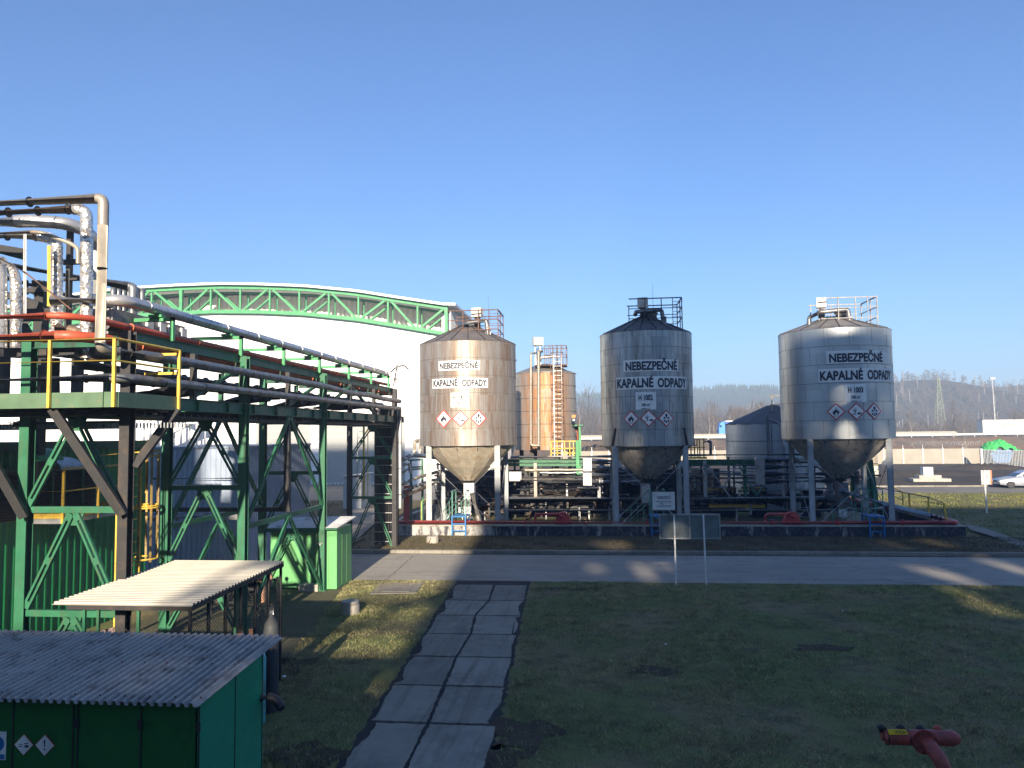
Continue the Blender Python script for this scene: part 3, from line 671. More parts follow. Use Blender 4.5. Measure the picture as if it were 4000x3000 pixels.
S2 = silo(2.58, 39.5, 2.3, 4.33, 9.92, 10.86, TM2, ROOF1, CONE2, 'soot-streaked grey silo numbered H 1002, standing between H 1001 and H 1003', [
    (2435, 1404, 2649, 1450, [('NEBEZPEČNÉ', 2443, 2644, 1428, 31)]), (2407, 1470, 2680, 1519, [('KAPALNÉ', 2411, 2553, 1496, 33), ('ODPADY', 2567, 2678, 1495, 33)]),
    (2483, 1531, 2563, 1600, [('H 1002', 2494, 2550, 1553, 20), ('100 m³', 2507, 2540, 1581, 11), (small, 2506, 2541, 1596, 5)])],
    [(2466, 1636, 31, 33, 'flame'), (2534, 1634, 34, 33, 'env'), (2602, 1634, 31, 33, 'health')], 'H 1002', True, 2.67, 1.68, 2, .5, .8, False)
S3 = silo(11.82, 39.5, 2.6, 4.58, 9.78, 10.62, TM3, ROOF3, CONE2, 'clean pale-grey silo numbered H 1003, the rightmost and widest', [
    (3227, 1368, 3453, 1418, [('NEBEZPEČNÉ', 3237, 3446, 1396, 31)]), (3195, 1438, 3480, 1490, [('KAPALNÉ', 3202, 3371, 1466, 33), ('ODPADY', 3386, 3477, 1464, 33)]),
    (3298, 1500, 3384, 1571, [('H 1003', 3311, 3371, 1523, 20), ('100 m³', 3325, 3360, 1551, 12), (small, 3325, 3363, 1567, 5)])],
    [(3266, 1608, 37, 34, 'flame'), (3345, 1607, 36, 34, 'env'), (3414, 1606, 29, 34, 'health')], 'H 1003', False, 2.67, 1.78, 3, .42, .87, False)

# ---- tanks behind
def reartank(cx, cy, R, zb, zt, za, tm, label, rm, ringh):
    t = thing('storage_tank', (cx, cy, 0), label, 'tank')
    nr = int(round((zt-zb)/ringh)); prof = [(R, zb)]
    for i in range(1, nr):
        z = zb+(zt-zb)*i/nr; prof += [(R, z-.012), (R+.014, z-.010), (R+.014, z+.012), (R, z+.014)]
    prof += [(R, zt)]
    mb = MB(); mb.lathe((cx, cy, 0), prof, 80, bot=True); body = mb.build('body', tm, t, 30); mb = MB()
    for i in range(1, nr): z = zb+(zt-zb)*i/nr; mb.lathe((cx, cy, 0), [(R+.013, z-.02), (R+.024, z-.015), (R+.024, z+.012), (R+.013, z+.015)], 80)
    mb.build('ring_seam', paint('dark_seam', (.12, .105, .095), .7), body)
    mb = MB(); mb.lathe((cx, cy, 0), [(R+.05, zt-.02), (R+.05, zt+.03), (.4, za), (.05, za+.02)], 16, top=True); mb.build('roof', rm, t)
    return t
T4 = reartank(-3.15, 47.9, 1.93, 4.0, 8.68, 9.3, TM4, 'orange rust-stained tank with caged ladder standing behind silo H 1001', ROOF3, .84)
T5 = reartank(11.6, 52.2, 3.05, .1, 5.42, 6.65, TM5, 'low blue-grey tank with dark cone roof, half hidden behind silo H 1003', ROOF1, 1.05)
cx, cy = -3.15, 47.9
mb = MB()
for k in range(6):
    a = R_(60*k); mb.cyl((cx+1.5*math.cos(a), cy+1.5*math.sin(a), 0), (cx+1.5*math.cos(a), cy+1.5*math.sin(a), 4.02), .13, None, 12)
mb.build('support_leg', BLACKST, T4, 40)
# rear tank 4: two tall pipes, caged ladder, top platform, housing
mb = MB(); a = PY(2074, 1382, 45.2); b_ = PY(2074, 1740, 45.2); c_ = PY(2090, 1378, 46.5)
mb.tube([c_, a, b_, b_+np.array([.5, 0, 0])], .075, 12, .15); mb.build('riser_pipe', CLADW, T4, 40)
mb = MB(); a = PY(2104, 1372, 45.3); b_ = PY(2104, 1745, 45.3); c_ = PY(2116, 1372, 46.6)
mb.tube([c_, a, b_], .095, 12, .15)
for v in range(1400, 1740, 40): p = PY(2104, v, 45.3); mb.ringat(p, (0, 0, 1), .108, .03, 12)
mb.build('riser_pipe', CLADW, T4, 40)
mb = MB(); yL = 45.75
p0 = PY(2162, 1400, yL); p1 = PY(2166, 1752, yL); q0 = PY(2188, 1400, yL)
for dx in (0, .45): mb.bar((p0[0]+dx, yL, p0[2]+.2), (p1[0]+dx, yL, 3.2), .05, .05)
z = 3.4
while z < 9.8: mb.bar((p0[0], yL, z), (p0[0]+.45, yL, z), .022, .022); z += .28
mb.build('ladder', GALV, T4)
mb = MB(); cxl = p0[0]+.225
for z in np.arange(5.0, 10.3, .95):
    mb.tube([(cxl+.38*math.cos(a), yL-.3+.38*math.sin(a)*1.0-.05, z) for a in np.linspace(R_(-215), R_(35), 12)], .022, 5, cap=False)
for a in (-170, -130, -90, -50, -10): mb.bar((cxl+.38*math.cos(R_(a)), yL-.35+.38*math.sin(R_(a)), 4.6), (cxl+.38*math.cos(R_(a)), yL-.35+.38*math.sin(R_(a)), 10.2), .03, .02)
mb.build('ladder_cage', RUST, T4)
mb = MB(); x0, x1 = PY(2090, 1400, 46.4)[0], PY(2212, 1400, 46.4)[0]; zd = PY(2150, 1425, 46.4)[2]; zr = PY(2150, 1352, 46.4)[2]
mb.bb(x0, x1, 46.2, 47.8, zd-.06, zd); mb.build('platform_deck', RUST, T4)
mb = MB()
for z in (zr, (zr+zd)/2): mb.bar((x0+.6, 46.2, z), (x1, 46.2, z), .04, .04); mb.bar((x1, 46.2, z), (x1, 47.8, z), .04, .04); mb.bar((x0, 47.8, z), (x1, 47.8, z), .04, .04)
for x in np.linspace(x0+.6, x1, 6): mb.bar((x, 46.2, zd), (x, 46.2, zr), .035, .035)
for x in np.linspace(x0, x1, 4): mb.bar((x, 47.8, zd), (x, 47.8, zr), .035, .035)
mb.build('roof_railing', RUST, T4)
p0 = PY(2101, 1350, 46.5); p1 = PY(2101, 1319, 46.5); mb = MB(); mb.box((p0[0], 46.5, (p0[2]+p1[2])/2), (.58, .5, p1[2]-p0[2]), R_(15)); mb.build('gauge_housing', paint('cream_housing', (.55, .52, .45)), T4)
mb = MB(); mb.bar((p0[0]-.15, 46.5, p0[2]), (p0[0]-.15, 46.5, 9.0), .06, .06); mb.bar((p0[0]+.15, 46.5, p0[2]), (p0[0]+.15, 46.5, 9.0), .06, .06); mb.tube([(p0[0], 46.4, 9.1), (p0[0]+.2, 46.3, 9.6), (p0[0]+1.1, 46.3, 9.65)], .1, 10, .1); mb.build('housing_stand', GALV, T4)
# tank 5: rail on top, vertical pipes
mb = MB(); yT = 51.0; p = PY(3005, 1545, yT); q = PY(3090, 1545, yT); r_ = PY(3005, 1582, yT); s = PY(3005, 1612, yT)
for z in (p[2], r_[2]): mb.bar((p[0], yT, z), (q[0], yT, z), .05, .05)
for x in (p[0]+.15, p[0]+.75, q[0]): mb.bar((x, yT, s[2]-.2), (x, yT, p[2]), .05, .05)
mb.build('roof_railing', paint('ochre_rail', (.35, .28, .14), .6), T5)
mb = MB(); mb.bb(p[0], q[0]+1, yT-.3, yT+1, s[2]-.25, s[2]); mb.build('roof_box', BLACKST, T5)
mb = MB()
for u, v0, r_ in ((2998, 1625, .09), (3013, 1660, .035), (3060, 1665, .035)):
    a = PY(u, v0, 49.05); mb.cyl(a, (a[0], 49.05, 3.2), r_, None, 10)
mb.build('riser_pipe', CLAD, T5, 40)
mb = MB(); a = PY(3005, 1634, 49.6); b_ = PY(3050, 1655, 49.0); c_ = PY(3062, 1740, 49.0); mb.tube([a, b_, c_], .05, 8, .2); mb.build('sloping_pipe', GALV, T5, 40)
# ================================================================== PIPE RACK
XR, XL = -8.9, -10.95
BY_ = [13.8, 18.7, 24.4, 33.4]
rack = thing('pipe_rack', (-9.9, 24, 0), 'long green steel pipe rack with A-shaped bracing running away from the viewer', 'pipe rack')
def part(mb, name, mat, par, smooth=None, label=None): return mb.build(name, mat, par, smooth, label)
def hcol(x, y, z0, z1, s=.2):
    mb = MB(); mb.bb(x-s/2, x+s/2, y-s/2, y-s/2+.014, z0, z1); mb.bb(x-s/2, x+s/2, y+s/2-.014, y+s/2, z0, z1); mb.bb(x-.006, x+.006, y-s/2+.014, y+s/2-.014, z0, z1); mb.bb(x-s*.75, x+s*.75, y-s*.75, y+s*.75, z0, z0+.03)
    return mb
for x in (XR, XL):
    for y in BY_:
        mt = BLACKST if (y == 13.8 and x == XR) or y > 33 else GREEN
        lb = 'sooty black column' if mt is BLACKST else None
        part(hcol(x, y, 0.0, 7.05), 'column', mt, rack, label=lb)
def lattice(p, q, mt=GREEN, up=(0, -1, 0), w_=.11, par=rack, nm='brace'):
    # twin angle brace with batten plates
    p = np.array(p, float); q = np.array(q, float); d, s, t = frame(q-p, up); L = np.linalg.norm(q-p); mb = MB()
    for k in (-1, 1): mb.bar(p+s*k*w_*.42, q+s*k*w_*.42, .045, .06, up)
    n = max(2, int(L/.75))
    for i in range(n+1):
        e = p+d*(L*i/n); mb.bar(e-d*.07, e+d*.07, w_*1.25, .075, up)
    return part(mb, nm, mt, par)
def bent(y, levels, mt=GREEN):
    xc = (XR+XL)/2
    for i, (zl, zh) in enumerate(levels):
        if i < len(levels):
            mb = MB(); mb.uchan((XL+.1, y, zh), (XR-.1, y, zh), .08, .12); part(mb, 'beam', mt, rack)
        mb = MB(); mb.prism([(xc-.2, y-.012, zh-.06), (xc+.2, y-.012, zh-.06), (xc+.1, y-.012, zh-.3), (xc-.1, y-.012, zh-.3)], (0, .024, 0)); part(mb, 'gusset_plate', mt, rack)
        lattice((xc-.08, y-.03, zh-.14), (XL+.13, y-.03, zl+.1), mt); lattice((xc+.08, y-.03, zh-.14), (XR-.13, y-.03, zl+.1), mt)
bent(13.8, [(.1, 1.70), (1.76, 3.65), (3.7, 5.45)]); bent(18.7, [(.1, 1.79), (1.85, 3.72), (3.8, 5.45)]); bent(24.4, [(.1, 1.93), (1.98, 3.8), (3.85, 5.45)]); bent(33.4, [(.1, 2.25), (2.3, 4.0), (4.05, 5.45)])
# longitudinal members
for x in (XR, XL):
    mb = MB(); mb.ibeam((x, 13.1, 5.71), (x, 35.0, 5.71), .14, .27); 
    y = 13.5
    while y < 35: mb.bb(x-.07, x+.07, y-.007, y+.007, 5.59, 5.83); y += 1.42
    part(mb, 'beam', GREEN, rack)
    mb = MB(); mb.ibeam((x+(-.12 if x == XR else 0), 14.2, 6.98), (x+(-.12 if x == XR else 0), 34.3, 6.98), .12, .20); part(mb, 'beam', GREEN if x == XR else DKGREEN, rack)
    lv = 2.72
    for (ya, yb) in ((18.7, 24.4),):
        mb = MB(); mb.uchan((x, ya+.1, lv), (x, yb-.1, lv), .08, .13); part(mb, 'beam', GREEN, rack)
        ym = (ya+yb)/2
        lattice((x+.03, ym-.1, 5.5), (x+.03, ya+.15, 2.85), up=(1, 0, 0)); lattice((x+.03, ym+.1, 5.5), (x+.03, yb-.15, 2.85), up=(1, 0, 0))
        lattice((x+.03, ym-.08, 2.62), (x+.03, ya+.15, .15), up=(1, 0, 0)); lattice((x+.03, ym+.08, 2.62), (x+.03, yb-.15, .15), up=(1, 0, 0))
for y in np.arange(13.5, 35, 1.42):
    mb = MB(); mb.ibeam((XL+.08, y, 5.73), (XR-.08, y, 5.73), .1, .18); part(mb, 'cross_beam', GREEN if int(y*10) % 3 else BLACKST, rack)
for y in BY_+[16.2, 21.5, 27.2, 30.2]:
    mb = MB(); mb.ibeam((XL+.1, y, 6.86), (XR-.2, y, 6.86), .12, .2); part(mb, 'cross_beam', DKGREEN, rack)
    if y not in BY_:
        for x in (XR, XL): mb = MB(); mb.bar((x, y, 5.84), (x, y, 6.86), .12, .12); part(mb, 'post', BLACKST if x == XR else GREEN, rack)
for (ya, yb) in ((16.2, 18.7), (21.5, 24.4), (24.4, 27.2), (30.2, 27.2)):
    mb = MB(); mb.bar((XR, ya, 5.9), (XR, yb, 6.8), .09, .07); part(mb, 'brace', GREEN, rack)
# silver line brackets above the rack
for i, y in enumerate((15.4, 18.6, 21.3, 24.2, 27.2, 30.0, 32.6)):
    mb = MB(); mb.bar((XR-.05, y, 7.05), (XR-.05, y, 7.56), .08, .08); mb.bar((XR-.01, y, 7.52), (XR-1.4, y, 7.52), .08, .08); mb.bar((XR-1.36, y, 7.05), (XR-1.36, y, 7.5), .08, .08)
    mb.bb(-9.45, -9.15, y-.09, y+.09, 7.565, 7.62); part(mb, 'pipe_bracket', GREENB, rack)
# cable trays hung in the rack
mb = MB(); mb.bb(XL+.1, XR-.12, 13.2, 34.5, 5.42, 5.46)
for y in np.arange(13.3, 34.4, .3): mb.bb(XL+.1, XR-.1, y, y+.05, 5.46, 5.52)
part(mb, 'cable_tray', BLACKST, rack)
mb = MB()
for k in range(7):
    x = XL+.2+k*.22; P = [(x+rnd.uniform(-.05, .05), y, 5.52+rnd.uniform(0, .08)) for y in np.arange(13.3, 34.4, 1.3)]; mb.tube(P, .035, 6)
part(mb, 'cable', RUBBER, rack)
mb = MB()   # slumped tarpaulin on the rack
for (ya, yb) in ((15.2, 18.2), (19.2, 22.0), (22.4, 25.9), (26.6, 29.9)):
    V = []; n = 12
    for i in range(n+1):
        for j in range(5):
            V.append((XR-.25-j*.35, ya+(yb-ya)*i/n, 5.9+.22*abs(math.sin(i*.9+ya))*(.5+.5*math.cos(j))+ (.35*sm(.7, 1, i/n) if ya < 23 else .1)))
    mb.add(V, [(i*5+j, i*5+j+1, (i+1)*5+j+1, (i+1)*5+j) for i in range(n) for j in range(4)])
part(mb, 'tarpaulin', RUBBER, rack, 60)

PV = PX(405, 775, -8.9); PRL = PX(325, 1310, -9.25); PRU = PX(290, 1230, -9.35)
# ---- pipes carried by the rack (each its own thing)
def joints(mb, pts, r, step=1.1, wd=.018, k=1.06, n=14):
    P = [np.array(p, float) for p in pts]
    for a, b in zip(P[:-1], P[1:]):
        L = np.linalg.norm(b-a); d = (b-a)/L; s = step*.5
        while s < L-.1: mb.ringat(a+d*s, d, r*k, wd, n); s += step*rnd.uniform(.85, 1.15)
    return mb
def pipe(name, pts, r, mat, label, cat='pipe', group=None, fil=.25, step=1.1, clampmat=None, n=14, jm=None, jk=1.05):
    t = thing(name, pts[0], label, cat, group)
    mb = MB(); mb.tube(pts, r, n, fil); mb.build('pipe_run', mat, t, 40)
    if step:
        mb = MB(); joints(mb, pts, r, step, k=jk, n=n)
        if mb.v: mb.build('joint_band' if not clampmat else 'pipe_clamp', clampmat or jm or mat, t, 40)
    return t
def wav(x, z, y0, y1, a=.02, n=16): return [(x+rnd.uniform(-a, a)*.5, y, z+rnd.uniform(-a, a)) for y in np.linspace(y0, y1, n)]
pipe('insulated_pipe', [(-13.2, 13.45, 6.13), (-8.75, 13.45, 6.13), (-8.72, 18, 6.14), (-8.72, 26, 6.16), (-8.72, 33.6, 6.17)], .088, CLAD, 'lowest dark insulated pipe along the side of the rack', group='pipes on the rack', jm=BLACKST, step=.8)
pipe('insulated_pipe', [(-8.9, 13.32, 6.63), (-8.8, 14.2, 6.62), (-8.74, 15.2, 6.62), (-8.72, 20, 6.61), (-8.72, 24, 6.60), (-8.72, 26.5, 6.52), (-8.72, 29, 6.55), (-8.72, 31, 6.5), (-8.72, 33.6, 6.5)], .095, CLAD, 'dark insulated pipe just under the lower red pipe on the rack', group='pipes on the rack', jm=BLACKST, step=.8, fil=.12)
pipe('red_pipe', [(-13.4, PRL[1], PRL[2]), (-9.5, PRL[1], PRL[2]), (-9.25, PRL[1]+.5, PRL[2]), (-9.25, 34.2, PRL[2]+.02)], .102, REDP, 'thicker lower red pipe running along the rack', group='red pipes on the rack', clampmat=paint('orange_clamp', (.6, .16, .07), .5), step=2.4, jk=1.22)
pipe('red_pipe', [(-13.4, PRU[1], PRU[2]), (-9.6, PRU[1], PRU[2]), (-9.35, PRU[1]+.5, PRU[2]), (-9.35, 34.2, PRU[2]+.04)], .062, REDP, 'thinner upper red pipe running along the rack', group='red pipes on the rack', clampmat=paint('orange_clamp', (.6, .16, .07), .5), step=2.4, jk=1.3)
pipe('silver_pipe', [(-10.6, 13.9, 7.72), (-9.3, 14.2, 7.74), (-9.3, 33.6, 7.74)], .118, CLADB, 'bright silver pipe carried on green brackets on top of the rack', fil=.3, step=1.6)
pipe('insulated_pipe', [(-9.75, 14.3, 7.28), (-9.75, 33.6, 7.3)], .12, CLAD, 'thick grey pipe behind the upper red pipe', group='pipes on the rack', jm=BLACKST)
for k, (x, z, r) in enumerate(((-9.5, 6.35, .09), (-9.9, 6.2, .07), (-10.4, 6.5, .1), (-10.4, 7.2, .07))):
    pipe('insulated_pipe', [(x, 14.5, z), (x, 33.5, z)], r, [CLAD, BROWNC, BLACKST, CLAD][k], ['mid grey pipe inside the rack, behind the lowest dark pipe', 'thin brown pipe deep inside the rack', 'black pipe on the far side of the rack', 'thin grey pipe high on the far side of the rack'][k], group='pipes on the rack')
# rack end: trunking, cable tower, valves
for (u, v0, v1, lb) in ((1545, 1600, 2000, 'left one of two tall galvanised ducts at the end of the rack'), (1561, 1590, 1985, 'right one of two tall galvanised ducts at the end of the rack')):
    a = PY(u, v0, 33.9); b_ = PY(u, v1, 33.9); t = thing('vertical_duct', (a[0], 33.9, b_[2]), lb, 'duct', 'tall ducts at the rack end')
    mb = MB(); mb.bar(a, (a[0], 33.9, b_[2]), .15, .15); mb.build('duct_run', GALV, t)
    mb = MB()
    for z in np.arange(b_[2]+.6, a[2], 1.15): mb.bb(a[0]-.083, a[0]+.083, 33.9-.083, 33.9+.083, z, z+.03)
    mb.build('joint_band', BLACKST, t)
twr = thing('cable_tower', (-9.35, 33.9, 0), 'black cable ladder tower at the far end of the rack', 'cable tower')
mb = MB()
for x in (-9.85, -9.45, -9.05): mb.bar((x, 33.62, 0), (x, 33.62, 6.2), .05, .05)
mb.bar((-9.9, 34.0, 0), (-9.9, 34.0, 6.3), .1, .1); mb.bar((-9.0, 34.3, 0), (-9.0, 34.3, 6.3), .1, .1); mb.each('upright', BLACKST, twr)
mb = MB()
for z in np.arange(.3, 6.2, .42): mb.bar((-9.9, 33.58, z), (-9.0, 33.58, z), .03, .03)
mb.build('rung', GALV, twr)
mb = MB()
for k in range(9): x = -9.8+k*.09; mb.tube([(x+rnd.uniform(-.03, .03), 33.7+rnd.uniform(-.03, .03), z) for z in np.arange(.2, 6.3, .8)], .028, 6)
mb.build('cable', RUBBER, twr)
mb = MB(); mb.bb(-9.9, -9.0, 33.9, 34.2, .2, 6.3); mb.build('back_panel', BLACKST, twr)
vc = thing('valve_cluster', (-8.9, 33.8, 7.4), 'small valve cluster with hoses on top of the rack end', 'valves')
mb = MB(); mb.tube([(-9.3, 33.6, 7.75), (-9.3, 34.0, 7.8), (-8.95, 34.0, 8.1), (-8.6, 34, 8.15), (-8.4, 34, 7.95)], .035, 8, .1); mb.tube([(-9.1, 33.9, 7.2), (-9.0, 33.9, 7.6), (-8.9, 33.9, 8.2)], .03, 8, .1); mb.each('hose', BLACKST, vc, 40)
mb = MB(); mb.cyl((-9.0, 33.9, 7.35), (-9.0, 33.9, 7.6), .09); mb.cyl((-8.92, 33.9, 8.0), (-8.92, 33.9, 8.12), .08); mb.cyl((-9.3, 33.62, 7.74), (-9.3, 33.72, 7.74), .16); mb.each('valve_body', GALV, vc, 40)
mb = MB(); mb.bb(-8.82, -8.68, 34, 34.05, 6.9, 7.35); solo(mb, 'signal_board', GALV, 'small grey plate standing upright at the rack end', 'plate')

# ================================================================== FRONT PLATFORM with yellow railing
PFY = 12.75
pf = thing('platform', (-10.9, 13, 5.7), 'green steel platform with yellow railing wrapped round the rack corner', 'platform')
a = PY(460, 1530, PFY); b_ = PY(460, 1590, PFY); zt_, zb_ = a[2], b_[2]; xc = a[0]; yE = PX(695, 1590, xc)[1]
FASC = paint('scuffed_green_fascia', (.085, .155, .09), .55, dirt=(.20, .15, .07), dirtamt=.33)
mb = MB(); mb.bb(-14.5, xc, PFY-.03, PFY, zb_, zt_); mb.bb(xc-.28, xc-.24, PFY-.06, PFY-.02, zb_, zt_); part(mb, 'fascia', FASC, pf)
mb = MB(); mb.bb(xc-.012, xc+.012, PFY+.01, yE, zb_, zt_); part(mb, 'fascia', FASC, pf)
mb = MB(); mb.bb(-14.5, xc-.02, PFY+.02, yE, zb_+.02, zb_+.06)
for x in np.arange(-14.4, xc, .16): mb.bb(x, x+.02, PFY+.02, yE, zb_+.06, zb_+.1)
part(mb, 'deck_grating', BLACKST, pf)
zr = PY(460, 1325, PFY)[2]; zm = PY(460, 1410, PFY)[2]
for u in (195,): x = PY(u, 1500, PFY-.05)[0]; mb = MB(); mb.bar((x, PFY-.07, zb_), (x, PFY-.07, zr), .052, .05); part(mb, 'rail_post', YELLOW, pf)
for p in ((xc-.03, PFY-.07), (xc+.03, yE-.03)): mb = MB(); mb.bar((p[0], p[1], zb_), (p[0], p[1], zr), .055, .05); part(mb, 'rail_post', YELLOW, pf)
for z in (zr, zm):
    mb = MB(); mb.tube([(-14.5, PFY-.07, z), (xc, PFY-.07, z), (xc+.02, yE, z)], .026 if z == zr else .02, 10); part(mb, 'handrail', YELLOW, pf, 40)
mb = MB(); mb.bar((xc, yE-.03, zr-.07), (xc-.95, yE-.03, zr-.07), .05, .05); mb.bar((xc, yE-.03, zm-.07), (xc-.7, yE-.03, zm-.07), .05, .05); part(mb, 'handrail', YELLOW, pf)
def brc(p, q, mt=BLACKST): mb = MB(); mb.uchan(p, q, .10, .16, .015, (1, .3, 0)); part(mb, 'brace', mt, pf)
pA = PY(205, 1595, PFY+.1); pB = PY(480, 2010, 13.6); brc(pA, pB)
pC = PX(690, 1600, xc); pD = PY(490, 1830, 13.6); brc(pC, (XR+.1, 13.9, pD[2]))
brc(PY(-120, 1640, PFY+.1), PY(95, 2020, 13.6))
# ---- vertical pipe cluster behind the platform
YC = 14.25
def PP(*q, y=YC): return [PY(u, v, y if len(r_) == 0 else r_[0]) for (u, v, *r_) in q]
pipe('silver_pipe', [(-13.5, PV[1], PV[2]), PV, (-8.9, PV[1], PV[2]-.5)], .095, CLADW, 'topmost horizontal silver pipe with a square elbow, upper left corner', fil=.12, step=1.3, jm=BLACKST, jk=1.03)
pipe('vertical_pipe', PP((285, 818), (300, 815), (338, 830), (338, 1400)), .118, FOIL, 'foil-wrapped vertical pipe beside the tall silver pipe', cat='pipe', group='foil-wrapped vertical pipes', fil=.3, step=.8, jm=BLACKST, jk=1.03)
pipe('vertical_pipe', PP((140, 922, 14.3), (175, 925, 14.3), (222, 940, 14.3), (222, 1330, 14.3)), .112, FOIL, 'foil-wrapped vertical pipe beside the yellow pole', group='foil-wrapped vertical pipes', fil=.3, step=.8, jm=BLACKST, jk=1.03)
pipe('vertical_pipe', PP((5, 1020, 14.6), (62, 1065, 14.4), (62, 1360, 14.4)), .105, FOIL, 'short foil-wrapped vertical pipe with silver elbow near the left edge', group='foil-wrapped vertical pipes', fil=.25, step=.7, jk=1.03)
pipe('vertical_pipe', PP((-20, 1030, 14.2), (-5, 1060, 14.2), (-5, 1360, 14.2)), .15, CLADB, 'broad silver vertical pipe cut by the left edge', group='foil-wrapped vertical pipes', fil=.2, step=.8)
pipe('insulated_pipe', PP((-150, 838), (300, 817)), .10, BROWNC, 'sooty brown pipe directly under the topmost silver pipe', step=.7, jm=BLACKST, jk=1.04)
pipe('insulated_pipe', PP((-150, 925, 14.3), (150, 923, 14.3)), .085, CLADW, 'short pale pipe leading into the foil elbow by the yellow pole', step=.7, jm=BLACKST, jk=1.04)
mb = MB(); _b = PX(722, 1290, -9.8)[1]; _a = PX(440, 1215, -9.8)[1]; mb.bb(-10.3, -9.8, _a, _b, 7.22, 7.66); mb.bb(-10.35, -9.75, _a, _b+.1, 7.14, 7.215)
lb_ = thing('box_duct', (-10, 15, 7.14), 'long pale grey box duct under the start of the silver pipe', 'duct'); mb.build('duct_run', paint('pale_duct', (.30, .30, .30), .5, dirt=(.14, .13, .12)), lb_)
mb = MB()
for y in (_b-1.5, _b-1.0, _b-.62, _b-.1): mb.bb(-9.795, -9.74, y-.13, y+.1, 7.3, 7.6)
mb.each('junction_box', WHITE, lb_)
pipe('silver_pipe', PP((-150, 880, 14.7), (120, 862, 14.7), (260, 872, 14.9), (345, 905, 15.4), (378, 960, 15.7), (378, 1100, 15.7)), .135, CLADB, 'thick shiny pipe curving down behind the foil-wrapped pipe', fil=.3, step=1.0)
pipe('vertical_pipe', [(-8.9, PV[1], PV[2]-.5), (-8.9, PV[1], 6.63), (-8.85, PV[1]+.4, 6.6)], .092, CLADW, 'tall bare silver pipe dropping from the square elbow to the rack', step=1.6, jm=BLACKST, jk=1.02, fil=.12)
pipe('thin_pipe', PP((-150, 918, 14.0), (150, 905, 14.0), (275, 950, 14.1), (305, 970, 14.1), (305, 1030, 14.1)), .042, CLADW, 'thin grey pipe sloping down to a bend, upper left', fil=.15, step=0)
pipe('thin_pipe', PP((97, 915, 13.8), (97, 1225, 13.8)), .028, GALV, 'thin bare vertical pipe left of the yellow pole', fil=0, step=0)
pipe('thin_pipe', PP((0, 1010, 13.7), (100, 1065, 13.7), (280, 1210, 13.7)), .014, RUST, 'thin rusty rod slanting across the vertical pipes', fil=0, step=0)
mb = MB(); a = PY(191, 960, 14.0); b_ = PY(191, 1197, 14.0); mb.cyl(a, b_, .032); solo(mb, 'yellow_pole', YELLOW, 'yellow vertical pole between the foil-wrapped pipes', 'pole', smooth=40)
pipe('insulated_pipe', [PY(-150, 1003, 16.0), PY(505, 1119, 18.4), PY(520, 1124, 18.4), PY(520, 1124, 18.4)+np.array([0, 0, -1.2])], .115, CLAD, 'thick dark pipe descending behind the foil pipes to the upright ducts', fil=.25, step=1.2, jm=BLACKST)
pipe('insulated_pipe', [PY(-150, 1035, 15.6), PY(440, 1205, 17.6)], .095, CLAD, 'black pipe behind the foil pipes above the red pipes', step=1.2)
for k, (u, v0) in enumerate(((442, 1128), (463, 1130), (483, 1132), (503, 1135), (532, 1130), (555, 1135))):
    a = PY(u, v0, 19.5+k*.15); b_ = PY(u, 1215, 19.5+k*.15); mb = MB(); mb.tube([a+np.array([-.15, .3, .05]), a, b_], .078, 12, .1)
    solo(mb, 'upright_duct', CLAD, ['first', 'second', 'third', 'fourth', 'fifth', 'sixth'][k]+' from the left of six grey upright ducts above the rack', 'duct', 'upright ducts above the rack', 40)
pipe('vertical_pipe', PP((372, 1098, 14.9), (372, 1260, 14.9)), .12, CLADB, 'short bright duct between the foil pipe and tall silver pipe', fil=0, step=.6, jk=1.03)
fr = thing('steel_gantry', PY(165, 1900, 16.0), 'black steel frame behind the vertical pipes', 'steel frame')
mb = MB()
for u, v0, v1, y, s in ((165, 1100, 1900, 16.0, .22), (275, 895, 1300, 15.2, .1), (305, 1380, 1560, 17.5, .2), (20, 1250, 1600, 15, .18)): a = PY(u, v0, y); b_ = PY(u, v1, y); mb.bar(a, (a[0], y, b_[2]), s, s)
mb.each('column', BLACKST, fr)
mb = MB()
for (u0, v0, u1, v1, y, s) in ((80, 1232, 210, 1228, 15.2, .26), (90, 1135, 200, 1125, 15.8, .12), (-60, 1165, 90, 1150, 16, .14), (-60, 960, 95, 985, 15, .14), (245, 1025, 305, 1022, 15.2, .1), (245, 1093, 310, 1090, 15.2, .05), (80, 1180, 150, 1205, 15.8, .3), (-40, 1360, 190, 1372, 14.6, .35), (190, 1350, 260, 1360, 14.4, .3), (0, 1610, 500, 1600, 14.6, .22), (60, 1660, 480, 1655, 15, .12)):
    a = PY(u0, v0, y); b_ = PY(u1, v1, y); b_[2] = a[2] if abs(v0-v1) < 12 else b_[2]; mb.bar(a, b_, .12, s)
mb.bar(PY(90, 1270, 14.8), PY(125, 1330, 14.8), .12, .14)
mb.each('beam', BLACKST, fr)
mb = MB(); a = PY(-60, 960, 15.2); b_ = PY(90, 1000, 15.2); mb.bar(a, b_, .1, .16); mb.build('beam', DKGREEN, fr)
mb = MB()
for u in (105, 130, 152): mb.bar(PY(u, 1095, 15.8), PY(u, 1150, 15.8), .05, .05)
mb.build('railing', BLACKST, fr)
wr = thing('insulated_elbow', PY(290, 1360, 14.2), 'sooty wrapped elbow and flange box behind the yellow rail', 'pipe elbow')
mb = MB(); mb.tube(PP((225, 1280, 14.2), (290, 1290, 14.2), (335, 1330, 14.2)), .1, 12, .1); mb.tube(PP((335, 1330, 14.2), (350, 1395, 14.3), (420, 1390, 14.5)), .12, 12, .1); mb.build('elbow', BROWNC, wr, 40)
mb = MB(); a = PY(280, 1370, 14.1); mb.box(a, (.32, .3, .28)); mb.box(PY(235, 1375, 14.2), (.3, .3, .18)); mb.build('flange_box', BLACKST, wr)
